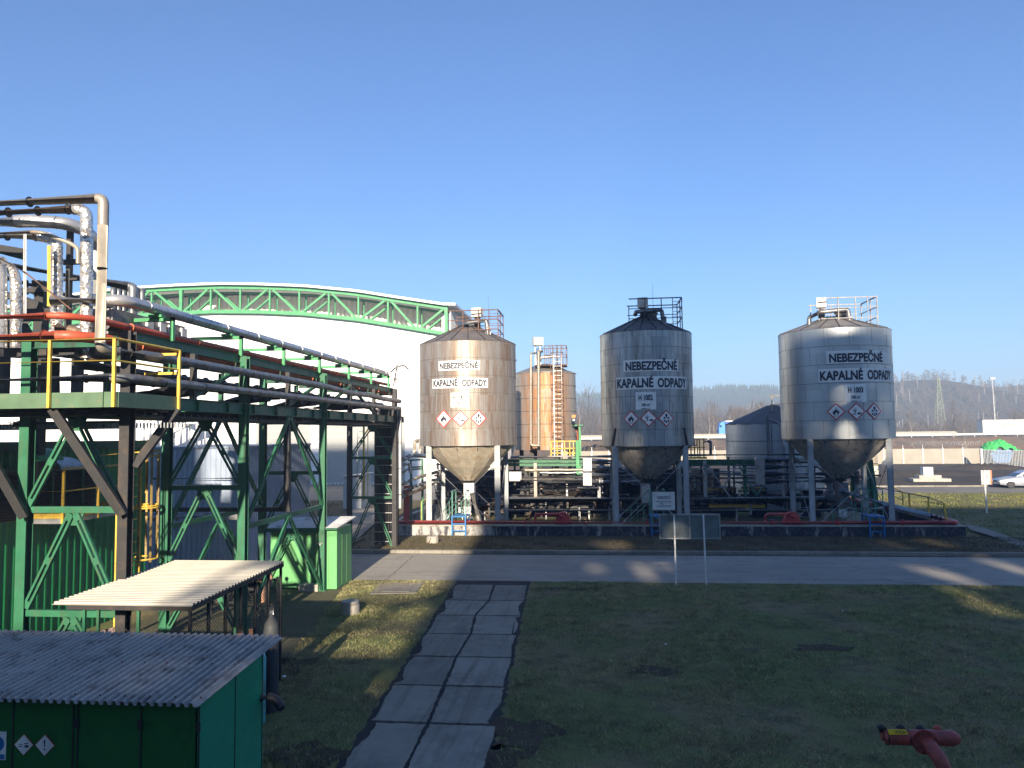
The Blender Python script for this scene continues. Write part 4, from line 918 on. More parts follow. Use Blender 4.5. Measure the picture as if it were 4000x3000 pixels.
pipe('vertical_pipe', PP((212, 1400, 14.6), (212, 1560, 14.6)), .11, BLACKST, 'black vertical pipe passing through the platform', fil=0, step=.5, jm=GALV, jk=1.04)
# bird nest + perforated tray under platform
mb = MB()
cN = PY(85, 1655, 13.9)
for k in range(150):
    a_ = rnd.uniform(0, 6.283); e_ = rnd.uniform(-.35, .45); L = rnd.uniform(.08, .22); p = cN+np.array([rnd.gauss(0, .09), rnd.gauss(0, .06), rnd.gauss(0, .03)]); d = np.array([math.cos(a_), math.sin(a_)*.6, e_])
    mb.bar(p-d*L/2, p+d*L/2, .006, .006)
solo(mb, 'bird_nest', paint('dry_twigs', (.16, .11, .07), .9), 'untidy twig bird nest on the tray under the platform', 'bird nest')
mb = MB(); a = PY(-60, 1670, 13.9); b_ = PY(480, 1660, 13.9); mb.bar((a[0], 13.95, a[2]), (b_[0], 13.95, a[2]), .02, .12)
for k in range(60): x = a[0]+k*.07; mb.bb(x, x+.02, 13.92, 13.945, a[2]-.05, a[2]+.05)
solo(mb, 'cable_tray', GALV, 'perforated metal cable tray under the platform carrying the nest', 'cable tray')
# ================================================================== WAREHOUSE with green arched truss
WY = 76.5
wh = thing('warehouse', (-40, WY, 0), 'huge white warehouse with a green arched truss along its roof edge', 'warehouse')
tcp = [(-640, 1480), (-420, 1370), (-230, 1290), (-90, 1245), (60, 1212), (242, 1178), (305, 1166), (430, 1150), (566, 1138), (707, 1130), (870, 1124), (1015, 1126), (1200, 1133), (1400, 1152), (1550, 1176), (1751, 1206)]
bcp = [(-640, 1530), (-420, 1440), (-230, 1372), (-90, 1330), (60, 1296), (242, 1268), (305, 1260), (430, 1245), (566, 1233), (704, 1225), (834, 1219), (1015, 1220), (1200, 1228), (1400, 1249), (1550, 1273), (1727, 1303), (1751, 1308)]
def cur(pts, Y): P = [PY(u, v, Y) for u, v in pts]; return [p[0] for p in P], [p[2] for p in P]
tx, tz = cur(tcp, WY); bx_, bz = cur(bcp, WY)
TZ = lambda x: float(np.interp(x, tx, tz)); BZ = lambda x: float(np.interp(x, bx_, bz))
X0, X1 = tx[0], tx[-1]
M_WW = paint('white_wall_cladding', (.80, .80, .79), .5, var=.03)
M_RIB = paint('light_ribbed_cladding', (.62, .60, .55), .5, var=.05)
M_DOOR = paint('grey_sliding_door', (.33, .34, .33), .55, var=.05)
xs = np.linspace(X0, X1, 70)
mb = MB(); V = []
for x in xs: V += [(x, WY+.1, -.02), (x, WY+.1, BZ(x)-.05)]
mb.add(V, [(2*i, 2*i+2, 2*i+3, 2*i+1) for i in range(69)])
V = []
for x in xs: V += [(x, WY+.1, BZ(x)-.05), (x, WY+4.5, BZ(x)-.05)]
mb.add(V, [(2*i, 2*i+2, 2*i+3, 2*i+1) for i in range(69)])
wall = mb.build('front_wall', M_WW, wh)
mb = MB(); z = .3
while z < 18:
    xa = [x for x in xs if BZ(x) > z+.3]
    if xa: mb.bb(xa[0], xa[-1], WY+.08, WY+.1, z, z+.05)
    z += .55
mb.build('siding_groove', paint('siding_line_grey', (.62, .64, .66), .6, var=.03), wall)  # slightly greyer lines between the siding boards
mb = MB(); mb.corr((X0, WY+4, 8), (X1-X0-.4, 0, 0), (0, 0, 15), .62, .13, (0, -1, 0)); V = mb.v; mb.v = [(x, y, min(z, TZ(x)-.1)) for x, y, z in V]
mb.build('recessed_gable', M_RIB, wh)
mb = MB(); V = []; ys = (WY-.9, WY+60)
for x in np.linspace(X0, X1+.9, 60): V += [(x, y, TZ(x)+.42-(.0)) for y in ys]+[(x, y, TZ(x)+.18) for y in ys]
mb.add(V, [(4*i, 4*i+1, 4*i+5, 4*i+4) for i in range(59)]+[(4*i+2, 4*i+6, 4*i+7, 4*i+3) for i in range(59)]+[(4*i, 4*i+4, 4*i+6, 4*i+2) for i in range(59)]+[(4*59, 4*59+1, 4*59+3, 4*59+2)])
mb.build('roof', paint('white_roof_sheet', (.72, .73, .75), .45, var=.05), wh)
mb = MB(); mb.corr((X1+.1, WY+.2, 0), (0, 55, 0), (0, 0, TZ(X1)+.1), .5, .1, (1, 0, 0)); mb.build('side_wall', M_RIB, wh)
mb = MB(); mb.bb(X1-.8, X1+.1, WY+.6, WY+4.2, 0, TZ(X1)-.4); mb.build('corner_block', M_WW, wh)
def truss(Y, mt, dz=0, s=.32):
    tr = MB()
    for i in range(69):
        for fn in (TZ, BZ): tr.bar((xs[i], Y, fn(xs[i])+dz), (xs[i+1], Y, fn(xs[i+1])+dz), s, s*1.15)
    o = tr.build('truss_chord', mt, wh)
    tr = MB(); us = [714+115*k for k in range(-9, 10)]
    for k, u in enumerate(us):
        x = PY(u, 1200, WY)[0]
        if x > X1-.1: x = X1-.15
        if x < X0: continue
        wd = .34 if abs(u-714) < 2 or u > 1740 else .18
        tr.bar((x, Y, BZ(x)+dz), (x, Y, TZ(x)+dz), wd, wd)
        x2 = min(PY(u+115, 1200, WY)[0], X1-.15)
        if k < len(us)-1:
            up = (k % 2 == 1)
            a, b_ = (x+.15, (BZ if up else TZ)(x)), (x2-.15, (TZ if up else BZ)(x2)); tr.bar((a[0], Y, a[1]+dz), (b_[0], Y, b_[1]+dz), .22, .22)
    tr.build('truss_web', mt, wh)
truss(WY-.3, GREENB); truss(WY+1.5, GREENB, -.25, .16)
mb = MB()
for (u0, u1) in ((1000, 1212), (1258, 1580)):
    a, b_ = PY(u0, 1700, WY)[0], PY(u1, 1700, WY)[0]; mb.bb(a, b_, WY-.02, WY+.07, .1, 6.6)
dr = mb.each('sliding_door', M_DOOR, wh)[0]
mb = MB()
for z in np.arange(.9, 6.5, .62):
    for (u0, u1) in ((1000, 1212), (1258, 1580)): a, b_ = PY(u0, 1700, WY)[0], PY(u1, 1700, WY)[0]; mb.bb(a, b_, WY-.035, WY-.021, z, z+.03)
mb.build('panel_joint', paint('door_joint', (.26, .27, .28), .6), dr)
mb = MB()
a, b_ = PY(1040, 1894, WY)[0], PY(1590, 1894, WY)[0]; x = a; k = 0
while x < b_: mb.bb(x, x+.2, WY-.06, WY-.03, .06, .22); x += .4
mb.build('dashed_base_strip', WHITE, wh)
# small things on the recessed gable: grey pier
mb = MB(); x = PY(735, 1150, WY)[0]; mb.bb(x, x+1.6, WY+3.0, WY+3.98, 12, TZ(x)-.3); mb.build('pier', M_RIB, wh)
# white stair tower on the warehouse front
st = thing('stair_tower', PY(650, 1900, 73)*np.array([1, 1, 0])+np.array([0, 0, 0]), 'pale grey steel stair tower against the white warehouse wall', 'stairs')
M_ST = paint('pale_grey_steel', (.55, .57, .60), .5)
x0, x1 = PY(545, 1700, 73)[0], PY(785, 1700, 73)[0]
mb = MB()
for x in np.linspace(x0, x1, 5): mb.bar((x, 72.2, 0), (x, 72.2, 8.4), .16, .16); mb.bar((x, 73.8, 0), (x, 73.8, 8.4), .14, .14)
mb.each('post', M_ST, st)
for i, z in enumerate((.1, 2.2, 4.3, 6.4)):
    s = 1 if i % 2 == 0 else -1; xa, xb = (x0+.6, x1-1.2) if s == 1 else (x1-.6, x0+1.2)
    mb = MB(); mb.bar((xa, 72.5, z), (xb, 72.5, z+2.1), .12, .3); mb.bar((xa, 73.4, z), (xb, 73.4, z+2.1), .12, .3); 
    for dz in (.55, 1.05): mb.bar((xa, 72.4, z+dz), (xb, 72.4, z+2.1+dz), .05, .05)
    for k in range(9): t = k/8; mb.bar((xa+(xb-xa)*t, 72.4, z+2.1*t), (xa+(xb-xa)*t, 72.4, z+2.1*t+1.05), .04, .04)
    mb.build('stair_flight', M_ST, st)
mb = MB()
for z in (2.2, 4.3, 6.4, 8.4): mb.bb(x0, x0+1.5, 72.2, 73.8, z-.08, z); mb.bb(x1-1.5, x1, 72.2, 73.8, z-.08, z)
mb.each('landing', M_ST, st)

# ================================================================== GREEN CORRUGATED HALL (left)
GX = -13.45
gh = thing('corrugated_hall', (GX-3, 14, 0), 'dark green corrugated hall with black louvres, left behind the rack', 'building')
gy1 = PX(572, 1715, GX)[1]; gz = 4.93
M_GC = paint('green_corrugated_sheet', (.015, .22, .07), .42, var=.1, dirt=(.02, .11, .04), dirtamt=.35, streak=True)
mb = MB(); mb.corr((GX, 4, 0), (0, gy1-4, 0), (0, 0, gz-.2), .26, .045, (1, 0, 0), 'sine'); mb.corr((GX, gy1, 0), (-6, 0, 0), (0, 0, gz-.2), .26, .045, (0, 1, 0), 'sine'); mb.build('wall', M_GC, gh, 60)
mb = MB(); mb.bb(GX-6, GX+.1, 4, gy1+.1, gz-.22, gz); mb.build('roof_trim', DKGREEN, gh)
mb = MB(); 
l0, l1 = PX(-200, 1900, GX+.1)[1], PX(372, 1900, GX+.1)[1]
mb.bb(GX+.05, GX+.09, l0, l1, 3.15, 4.25)
z = 3.18
while z < 4.2: mb.add([(GX+.09, l0, z), (GX+.09, l1, z), (GX+.17, l1, z-.04), (GX+.17, l0, z-.04)], [(0, 1, 2, 3)]); z += .062
mb.build('louvre', BLACKST, gh)
mb = MB(); mb.bb(GX+.05, GX+.2, l0, l1+.03, 4.25, 4.36); 
for y in (PX(190, 1900, GX+.1)[1], PX(309, 1900, GX+.1)[1]): mb.bb(GX+.1, GX+.2, y, y+.05, 3.15, 4.3)
mb.build('louvre_frame', DKGREEN, gh)
mb = MB()  # rounded intake hoods
for (u0, u1, v0, v1, mt, y) in ((121, 200, 1752, 1800, 0, 16.2), (195, 285, 1787, 1835, 1, 17.0)):
    a, b_ = PY(u0, v0, y), PY(u1, v1, y); n = 10; V = []; W = b_[0]-a[0]; Hh = a[2]-b_[2]
    for i in range(n+1):
        t = i/n*math.pi/2; V += [(a[0]+W*math.sin(t)*.95-.1*0, y-.35, b_[2]+Hh*math.cos(t)), (a[0]+W*math.sin(t)*.95, y+.45, b_[2]+Hh*math.cos(t))]
    m2 = MB(); m2.prism([(a[0], y-.35, b_[2])]+[V[2*i] for i in range(n+1)], (0, .8, 0))
    m2.build('intake_hood', GREENB if mt == 0 else GALV, gh, 40)
mb = MB(); a = PY(122, 1805, 16.3); mb.box(a+np.array([.2, 0, 0]), (.5, .5, .18)); mb.build('hood_base', BLACKST, gh)
# yellow walkway along the hall
wk = thing('yellow_walkway', (-12.9, 17.5, 3.1), 'yellow-edged steel walkway with yellow rails in front of the black louvres', 'walkway')
wx = -12.35; y0, y1 = 16.75, 19.3; zT = 3.27; zB = 3.03
mb = MB(); mb.bb(GX+.2, wx, y0-.02, y0, zT-.12, zT); mb.bb(wx, wx+.02, y0, y1, zT-.12, zT); mb.bb(GX+.22, wx, y1, y1+.02, zT-.12, zT+.05); mb.build('kick_plate', YELLOW, wk)
mb = MB(); mb.bb(GX+.22, wx-.01, y0, y1, zT-.16, zT-.13); mb.bb(GX+.2, wx, y0-.01, y0+.01, zB, zT-.125); mb.bb(wx-.01, wx+.01, y0+.02, y1, zB, zT-.125); mb.build('deck', GALV, wk)
mb = MB(); zz = 4.3
for (x, y) in ((GX+.25, y0), (wx, y0), (wx, (y0+y1)/2), (wx, y1)): mb.bar((x, y, zB), (x, y, zz), .06, .045)
mb.each('rail_post', YELLOW, wk)
mb = MB()
for z, r_ in ((zz, .024), (3.78, .016)): mb.tube([(GX+.25, y0, z), (wx, y0, z), (wx, y1, z)], r_, 8)
mb.build('handrail', YELLOW, wk)
mb = MB(); x = PY(464, 2000, 18.0)[0]; mb.bar((x, 18.0, 0), (x, 18.0, 3.2), .1, .1); mb.build('support_post', YELLOW, wk)
# caged ladder
lc = thing('caged_ladder', PY(560, 2300, 18.3)*np.array([1, 1, 0]), 'yellow caged ladder standing behind the black corner column', 'ladder')
Lx = PY(530, 1900, 18.2)[0]; R2 = .36; cx_, cy_ = PY(562, 1900, 18.2)[0], 18.2
mb = MB()
for dx in (0,): mb.bar((Lx-.02, 18.0, 1.2), (Lx-.02, 18.0, 4.6), .06, .03); mb.bar((Lx-.02, 18.42, 1.2), (Lx-.02, 18.42, 4.6), .06, .03)
z = 1.3
while z < 4.5: mb.bar((Lx, 18.0, z), (Lx, 18.42, z), .022, .022); z += .28
mb.build('ladder', YELLOW, lc)
mb = MB()
for z in (2.02, 3.27, 3.32, 4.55): mb.tube([(cx_+R2*math.cos(a), cy_+R2*math.sin(a), z) for a in np.linspace(R_(-150), R_(150), 18)], .022, 6, cap=False)
mb.each('cage_hoop', YELLOW, lc)
mb = MB()
for i, a in enumerate((-120, -75, -30, 15, 60, 110)): mb.bar((cx_+R2*math.cos(R_(a)), cy_+R2*math.sin(R_(a)), 1.95), (cx_+R2*math.cos(R_(a)), cy_+R2*math.sin(R_(a)), 4.6 if i != 2 else 5.0), .05, .02, (math.cos(R_(a)), math.sin(R_(a)), 0))
mb.build('cage_bar', paint('dull_yellow_rail', (.35, .25, .07), .6, dirt=(.15, .1, .05)), lc)
mb = MB(); p = PY(480, 1840, 18.6); q = PY(575, 1795, 18.6); mb.tube([(p[0]-.8, 18.6, 4.55), (q[0], 18.6, 4.65), (q[0]+.35, 18.6, 4.66)], .024, 8); mb.bar((q[0], 18.6, 4.65), (q[0], 18.6, 3.6), .06, .05); mb.build('handrail', YELLOW, lc)

# ================================================================== BLUE CORRUGATED HALL
bh = thing('corrugated_hall', (-14.5, 28, 0), 'slate-blue corrugated hall behind the rack bracing', 'building')
M_BC = paint('slate_blue_corrugated', (.26, .32, .42), .5, var=.12, dirt=(.18, .23, .31), dirtamt=.4, streak=True)
bx0, bx1 = PY(520, 1751, 27)[0], PY(936, 1751, 27)[0]; bzt = PY(760, 1751, 27)[2]
mb = MB(); mb.corr((bx0, 27, 0), (bx1-bx0, 0, 0), (0, 0, bzt), .2, .035, (0, -1, 0), 'sine'); mb.corr((bx1, 27, 0), (0, 7, 0), (0, 0, bzt), .2, .035, (1, 0, 0), 'sine'); mb.build('wall', M_BC, bh, 60)
mb = MB(); mb.bb(bx0, bx1+.06, 26.93, 34, bzt, bzt+.07); mb.build('roof', M_BC, bh)
pipe('silver_pipe', [PY(560, 2022, 26.5), PY(800, 2015, 26.5)], .14, CLADB, 'silver pipe lying along the blue corrugated wall', step=.8)
pipe('thin_pipe', [PY(595, 1870, 26.7), PY(960, 1868, 26.7)], .03, BLACKST, 'thin black pipe along the blue corrugated wall', step=0, fil=0)
mb = MB(); a = PY(915, 2010, 26.4); mb.box(a, (.55, .3, .34)); solo(mb, 'junction_box', GALV, 'grey box at the end of the silver pipe by the blue wall', 'box')
# black bus duct frame inside the rack
bd = thing('cable_duct', PY(1122, 2000, 22)*np.array([1, 1, 0])+np.array([0, 0, 2.9]), 'black angled cable duct hanging inside the rack', 'cable duct')
a = PY(1122, 1660, 21.5); b_ = PY(1122, 1990, 21.5); mb = MB(); mb.bar(a, b_, .16, .16); c_ = PY(560, 1990, 21.5); mb.bar((b_[0]+.1, 21.5, b_[2]), (c_[0], 21.5, b_[2]), .12, .12); mb.prism([(b_[0]-.08, 21.44, b_[2]+.0), (b_[0]-.3, 21.44, b_[2]), (b_[0]-.08, 21.44, b_[2]+.3)], (0, .12, 0)); mb.build('duct_run', BLACKST, bd)

# ================================================================== GREEN HUT
hut = thing('metal_hut', (-9.6, 25.2, 0), 'bright green sheet-metal hut with a peeling white roof at the roadside', 'hut')
hx0, hx1, hy0, hy1 = -10.72, -8.47, 24.55, 26.05
M_HUT = paint('light_green_hut_paint', (.12, .37, .14), .5, var=.07, dirt=(.07, .20, .09), dirtamt=.33, streak=True)
mb = MB(); mb.bb(hx0, hx1, hy0, hy1, 0.03, 1.95); mb.build('wall', M_HUT, hut)
mb = MB()
for x in (-10.0, -9.27, -9.22, -8.75): mb.bb(x, x+.012, hy0-.008, hy0, .1, 1.9)
for y in (25.05, 25.55): mb.bb(hx1, hx1+.008, y, y+.012, .1, 1.9)
mb.build('panel_seam', paint('rusty_seam', (.13, .25, .08), .7), hut)
M_PEEL = paint('peeling_white_roof', (.72, .72, .70), .6, dirt=(.05, .05, .045), dirtamt=.40, scale=1.2)
mb = MB(); mb.bb(-9.42, -9.36, hy0-.03, hy0-.009, .95, 1.15); mb.bb(-9.42, -9.30, hy0-.05, hy0-.031, 1.04, 1.07); mb.build('door_handle', BLACKST, hut)
mb = MB(); P = [(hx0-.15, hy0-.14, 1.96), (hx1+.06, hy0-.14, 1.99), (hx1+.12, hy1+.12, 2.17), (hx0-.15, hy1+.12, 2.14)]; mb.prism(P, (0, 0, .035)); mb.build('roof', M_PEEL, hut)
mb = MB(); mb.bar((hx0-.15, hy0-.15, 1.96), (hx1+.06, hy0-.15, 1.985), .03, .07); mb.build('eaves_trim', DKGREEN, hut)
mb = MB(); mb.bb(-9.62, -8.98, 24.2, 24.9, 0.012, .22); solo(mb, 'footing', CONC, 'concrete footing block under the rack leg in front of the green hut', 'footing')
mb = MB(); a = PY(1245, 2150, 24.2); mb.cyl((a[0], 24.35, a[2]-.22), (a[0], 24.35, a[2]+.18), .06, None, 12); mb.cyl((a[0], 24.35, a[2]+.2), (a[0], 24.35, a[2]+.22), .13, None, 12); solo(mb, 'wall_lamp', WHITE, 'small white hooded lamp on the rack leg before the green hut', 'lamp', smooth=40)
# skid of gauges and valves
sk = thing('valve_skid', (-10.2, 21.5, 0), 'rusty pipe skid with gauges and coiled hoses beside the green hut', 'valve skid')
mb = MB()
for (x, y) in ((-10.9, 21), (-9.55, 21), (-10.9, 22.4), (-9.55, 22.4)): mb.bar((x, y, 0), (x, y, .8), .06, .06)
for y in (21, 22.4): mb.bar((-10.9, y, .72), (-9.55, y, .72), .07, .07); mb.bar((-10.9, y, .35), (-9.55, y, .35), .05, .05)
mb.build('frame', BLACKST, sk)
mb = MB(); mb.tube([(-11.2, 21.3, .85), (-9.7, 21.3, .95), (-9.5, 21.3, .95), (-9.5, 21.3, .3)], .08, 12, .15); mb.tube([(-11.2, 22, .8), (-9.6, 22, 1.0), (-9.6, 22.0, .6)], .06, 12, .12); mb.build('pipe_run', paint('salmon_pipe', (.45, .25, .16), .6, dirt=(.12, .07, .05)), sk, 40)
mb = MB()
for k in range(4):
    z = .45+k*.06; mb.tube([(-10.1+.55*math.cos(a)+rnd.uniform(-.03, .03), 21.6+.5*math.sin(a), z+.05*math.sin(a*3+k)) for a in np.linspace(0, 6.0, 22)], .035, 7)
mb.build('hose', RUBBER, sk, 60)
for (x, y, z) in ((-9.95, 21.4, 1.32), (-10.35, 21.4, 1.22), (-10.6, 21.5, 1.2)):
    mb = MB(); mb.cyl((x, y, .9), (x, y, z), .015, None, 6); mb.cyl((x-.02, y-.04, z+.05), (x-.02, y+.0, z+.05), .07, None, 16); mb.build('gauge', paint('red_gauge', (.35, .1, .06), .5) if x > -10 else CLADW, sk, 40)
mb = MB(); mb.cyl((-10.25, 21.3, .9), (-10.25, 21.3, 1.12), .09, None, 12); mb.cyl((-10.9, 21.6, .9), (-10.9, 21.6, 1.15), .11, None, 12); mb.box((-10.6, 21.2, 1.05), (.22, .2, .2)); mb.build('valve_body', CLADB, sk, 40)
# grey cabinet hut behind the rack
gc = thing('cabinet_hut', G(1375, 1985), 'small pale ribbed metal cabinet with pitched roof behind the rack', 'hut')
p = G(1340, 1988); yy = p[1]; w0, w1 = p[0], PY(1412, 1900, yy)[0]; zt2 = PY(1375, 1865, yy)[2]
M_CAB = paint('pale_ribbed_sheet', (.42, .44, .44), .5)
mb = MB(); mb.bb(w0+.03, w1-.03, yy+.05, yy+2.4, 0, zt2); mb.corr((w0, yy, 0), (w1-w0, 0, 0), (0, 0, zt2), .17, .03, (0, -1, 0)); mb.build('wall', M_CAB, gc)
mb = MB(); xm = (w0+w1)/2; mb.prism([(w0-.12, yy-.15, zt2), (w1+.12, yy-.15, zt2+.18), (w1+.12, yy-.15, zt2+.25), (w0-.12, yy-.15, zt2+.07)], (0, 2.7, 0)); mb.build('roof', GALV, gc)
mb = MB(); mb.bb(w1-.45, w1-.22, yy-.06, yy-.04, zt2-.95, zt2-.5); mb.build('notice', WHITE, gc)
# yellow ladder at rack's far bay
yl = thing('ladder', PY(1420, 2000, 36)*np.array([1, 1, 0]), 'tall yellow-railed ladder seen through the far bay of the rack', 'ladder')
mb = MB(); a = PY(1421, 1655, 36); b_ = PY(1421, 1955, 36); mb.bar(a, b_, .08, .08); a = PY(1437, 1655, 36); mb.bar(a, (a[0], 36, b_[2]), .03, .03); mb.build('rail', YELLOW, yl)
mb = MB(); a = PY(1396, 1655, 36); mb.bar(a, (a[0], 36, b_[2]), .04, .04)
z = b_[2]
while z < a[2]: mb.bar((a[0], 36, z), (PY(1421, 1700, 36)[0], 36, z), .022, .022); z += .3
mb.build('rung', GALV, yl)

# ================================================================== FOREGROUND SHED
ZE = 2.2
e0 = G(770, 2762, ZE); ye = e0[1]; xe = e0[0]
ytop = 9.55; ZT = 2.47
yw0 = ye+.06; xw = xe-.06
sh = thing('storage_shed', (xe-3, ye+1, 0), 'green storage shed with grey corrugated roof in the lower left corner', 'shed')
tR = PX(1110, 2490, xe+.02); ytop = tR[1]; ZT = tR[2]
M_ROOFG = paint('weathered_grey_roof_sheet', (.38, .36, .34), .6, .1, var=.15, dirt=(.11, .10, .095), dirtamt=.42)
mb = MB(); n = (ytop-ye, ZT-ZE); L = math.hypot(*n)
mb.corr((-12.2, ye, ZE), (xe+12.2, 0, 0), (0, ytop-ye, ZT-ZE), .095, .04, (0, -n[1]/L, n[0]/L), 'trap', .006); mb.build('roof', M_ROOFG, sh)
mb = MB()
for k in range(int((xe+11.5)/.095)):
    x = xe-.03-k*.095
    for t in (.06, .5, .93):
        if (k*7+int(t*10)) % 3 == 0: mb.cyl((x, ye+(ytop-ye)*t, ZE+(ZT-ZE)*t+.035), (x, ye+(ytop-ye)*t, ZE+(ZT-ZE)*t+.052), .010, None, 6)
mb.build('roof_screw', RUST, sh)
M_SG = paint('dark_shed_green', (.012, .13, .03), .45, var=.08, dirt=(.008, .05, .012), dirtamt=.35)
M_SG2 = paint('emerald_shed_green', (.008, .26, .14), .42, var=.06)
mb = MB(); mb.bb(-12, xw-.02, yw0+.1, yw0+.14, 0, ZE-.02)
fw = mb.build('front_wall', M_SG, sh)
mb = MB()
for u in (301, 548, 775):
    x = PY(u, 2900, yw0+.1)[0]
    for z in (1.9, 1.2, .5): mb.bb(x-.02, x+.03, yw0+.07, yw0+.088, z, z+.09)
mb.build('hinge', BLACKST, fw)
mb = MB(); x = PY(515, 2900, yw0+.1)[0]; mb.bb(x-.02, x+.02, yw0+.075, yw0+.098, 1.05, 1.25); mb.bb(x-.02, x+.1, yw0+.05, yw0+.07, 1.14, 1.165); mb.build('door_handle', GALV, fw)
mb = MB()
for u in (48, 283, 301, 548, 775): x = PY(u, 2900, yw0+.1)[0]; mb.bb(x, x+.016, yw0+.09, yw0+.1, 0, ZE-.05)
mb.build('panel_joint', BLACKST, fw)
yb = PX(1028, 2700, xw)[1]
mb = MB(); P = [(xw, yw0+.1, 0), (xw, yb, 0), (xw, yb, ZE+(yb-ye)/(ytop-ye)*(ZT-ZE)-.03), (xw, yw0+.1, ZE-.02)]; mb.prism(P, (-.04, 0, 0)); mb.bb(-12, xw-.05, yb-.04, yb, 0, ZE-.02); sw = mb.build('side_wall', M_SG2, sh)
mb = MB(); y = PX(917, 2800, xw)[1]; mb.bb(xw, xw+.006, y, y+.014, 0, 2.25); y = PX(1022, 2800, xw)[1]; mb.bb(xw, xw+.006, y, y+.014, 0, 2.3); mb.build('panel_joint', BLACKST, sw)
a = PX(1022, 2725, xw); mb = MB(); mb.tube([a, a+np.array([.16, .02, 0]), a+np.array([.26, .0, -.12])], .055, 14, .1); mb.ringat(a+np.array([.265, 0, -.13]), (.5, 0, -.8), .065, .03); mb.build('vent_elbow', BLACKST, sh, 40)
for (u, v, kd) in ((95, 2908, 'corr'), (177, 2910, 'excl')):
    a = PY(u, v, yw0+.1); s = .115
    mb = MB(); mb.prism([(a[0]-s, yw0+.095, a[2]), (a[0], yw0+.095, a[2]-s), (a[0]+s, yw0+.095, a[2]), (a[0], yw0+.095, a[2]+s)], (0, -.003, 0)); b2 = mb.build('hazard_diamond', SIGNR, sh)
    mb = MB(); q = s*.93; mb.prism([(a[0]-q, yw0+.091, a[2]), (a[0], yw0+.091, a[2]-q), (a[0]+q, yw0+.091, a[2]), (a[0], yw0+.091, a[2]+q)], (0, -.002, 0)); mb.build('sign_face', WHITE, b2)
    mb = MB()
    for p_ in ghs(kd): mb.add([(a[0]+x*s, yw0+.087, a[2]+y*s) for x, y in p_], [tuple(range(len(p_)))])
    mb.build('pictogram', LETTER, b2)
a = PY(0, 2905, yw0+.09); mb = MB(); mb.bb(a[0]-.2, a[0]+.075, yw0+.085, yw0+.09, a[2]-.17, a[2]+.13); b2 = mb.build('notice', WHITE, sh)
mb = MB(); mb.add([(a[0]-.03+.085*math.cos(t), yw0+.082, a[2]+.0+.085*math.sin(t)) for t in np.linspace(0, 6.283, 25)[:-1]], [tuple(range(24))]); mb.bb(a[0]-.2, a[0]+.06, yw0+.081, yw0+.083, a[2]-.16, a[2]-.11); mb.build('blue_disc', BLUE, b2)

# ================================================================== CANOPY over the gas-cylinder cage
ZC = 2.3
A = G(170, 2395, ZC-.02); B = G(748, 2368, ZC); C_ = PX(1110, 2196, B[0]); D_ = np.array([A[0], C_[1], C_[2]])
cn = thing('canopy_shelter', ((A[0]+B[0])/2, 14, 0), 'white corrugated canopy over the wire-mesh gas cylinder cage', 'shelter')
M_CANR = paint('cream_roof_sheet', (.46, .435, .37), .5, var=.06, dirt=(.40, .37, .30), dirtamt=.36)
u_ = np.array([0, C_[1]-B[1], C_[2]-B[2]]); v_ = np.array([A[0]-B[0]-.25, 0, 0]); L = np.linalg.norm(u_)
mb = MB(); mb.corr(B, u_, v_, .12, .032, (0, -u_[2]/L, u_[1]/L), 'trap', .006); mb.build('roof', M_CANR, cn)
mb = MB(); z = B[2]-.05
mb.bar((B[0]-.03, B[1]+.02, z), (C_[0]-.03, C_[1], C_[2]-.05), .05, .07); mb.bar((A[0], B[1]+.05, z), (B[0], B[1]+.05, z), .05, .07); mb.bar((A[0], C_[1]-.05, C_[2]-.06), (C_[0], C_[1]-.05, C_[2]-.06), .05, .07)
mb.build('roof_frame', BLACKST, cn)
for (x, y) in [(B[0]-.05, B[1]+.05+k*(C_[1]-B[1]-.1)/6) for k in range(7)]+[(A[0]+.5, B[1]+.1), (A[0]+1.2, B[1]+.1), (B[0]-1.0, C_[1]-.1), (B[0]-1.9, B[1]+.1)]:
    mb = MB(); zt3 = B[2]+(y-B[1])/(C_[1]-B[1])*(C_[2]-B[2])-.06; mb.bar((x, y, 0), (x, y, zt3), .045, .045); mb.build('post', BLACKST if x > A[0]+1.5 else GREEN, cn)
def mesh_wire(mb, p, q, z0, z1, s=.075, r=.0045):
    p = np.array(p, float); q = np.array(q, float); L = np.linalg.norm(q-p); d = (q-p)/L; H_ = z1-z0; k = -int(H_/s)-1
    while k*s < L:
        for sg in (1, -1):
            a0, a1 = (k*s, k*s+H_) if sg == 1 else (k*s+H_, k*s)
            t0, t1 = 0.0, 1.0; lo = min(a0, a1); 
            aa, bb_ = a0, a1; za, zb2 = z0, z1
            # clip to 0..L
            def cl(a, b, za, zb_, lim, up):
                if (a < lim) == up and (b < lim) == up: return None
                return True
            pts = []
            for t in (0, 1): pts.append([a0+(a1-a0)*t, z0+H_*t])
            (x0_, y0_), (x1_, y1_) = pts
            if max(x0_, x1_) <= 0 or min(x0_, x1_) >= L: continue
            for lim in (0, L):
                if (x0_-lim)*(x1_-lim) < 0:
                    t = (lim-x0_)/(x1_-x0_); ym = y0_+(y1_-y0_)*t
                    if (lim == 0 and x0_ < 0) or (lim == L and x0_ > L): x0_, y0_ = lim, ym
                    else: x1_, y1_ = lim, ym
            mb.bar((p[0]+d[0]*x0_, p[1]+d[1]*x0_, y0_), (p[0]+d[0]*x1_, p[1]+d[1]*x1_, y1_), r, r)
        k += 1
mb = MB(); mesh_wire(mb, (B[0]-.05, B[1]+.07), (B[0]-.05, C_[1]-.1), .05, 2.15); mesh_wire(mb, (A[0]+.3, B[1]+.1), (A[0]+1.6, B[1]+.1), .3, 1.9); mb.build('wire_mesh', paint('grey_wire', (.10, .11, .10), .6), cn)
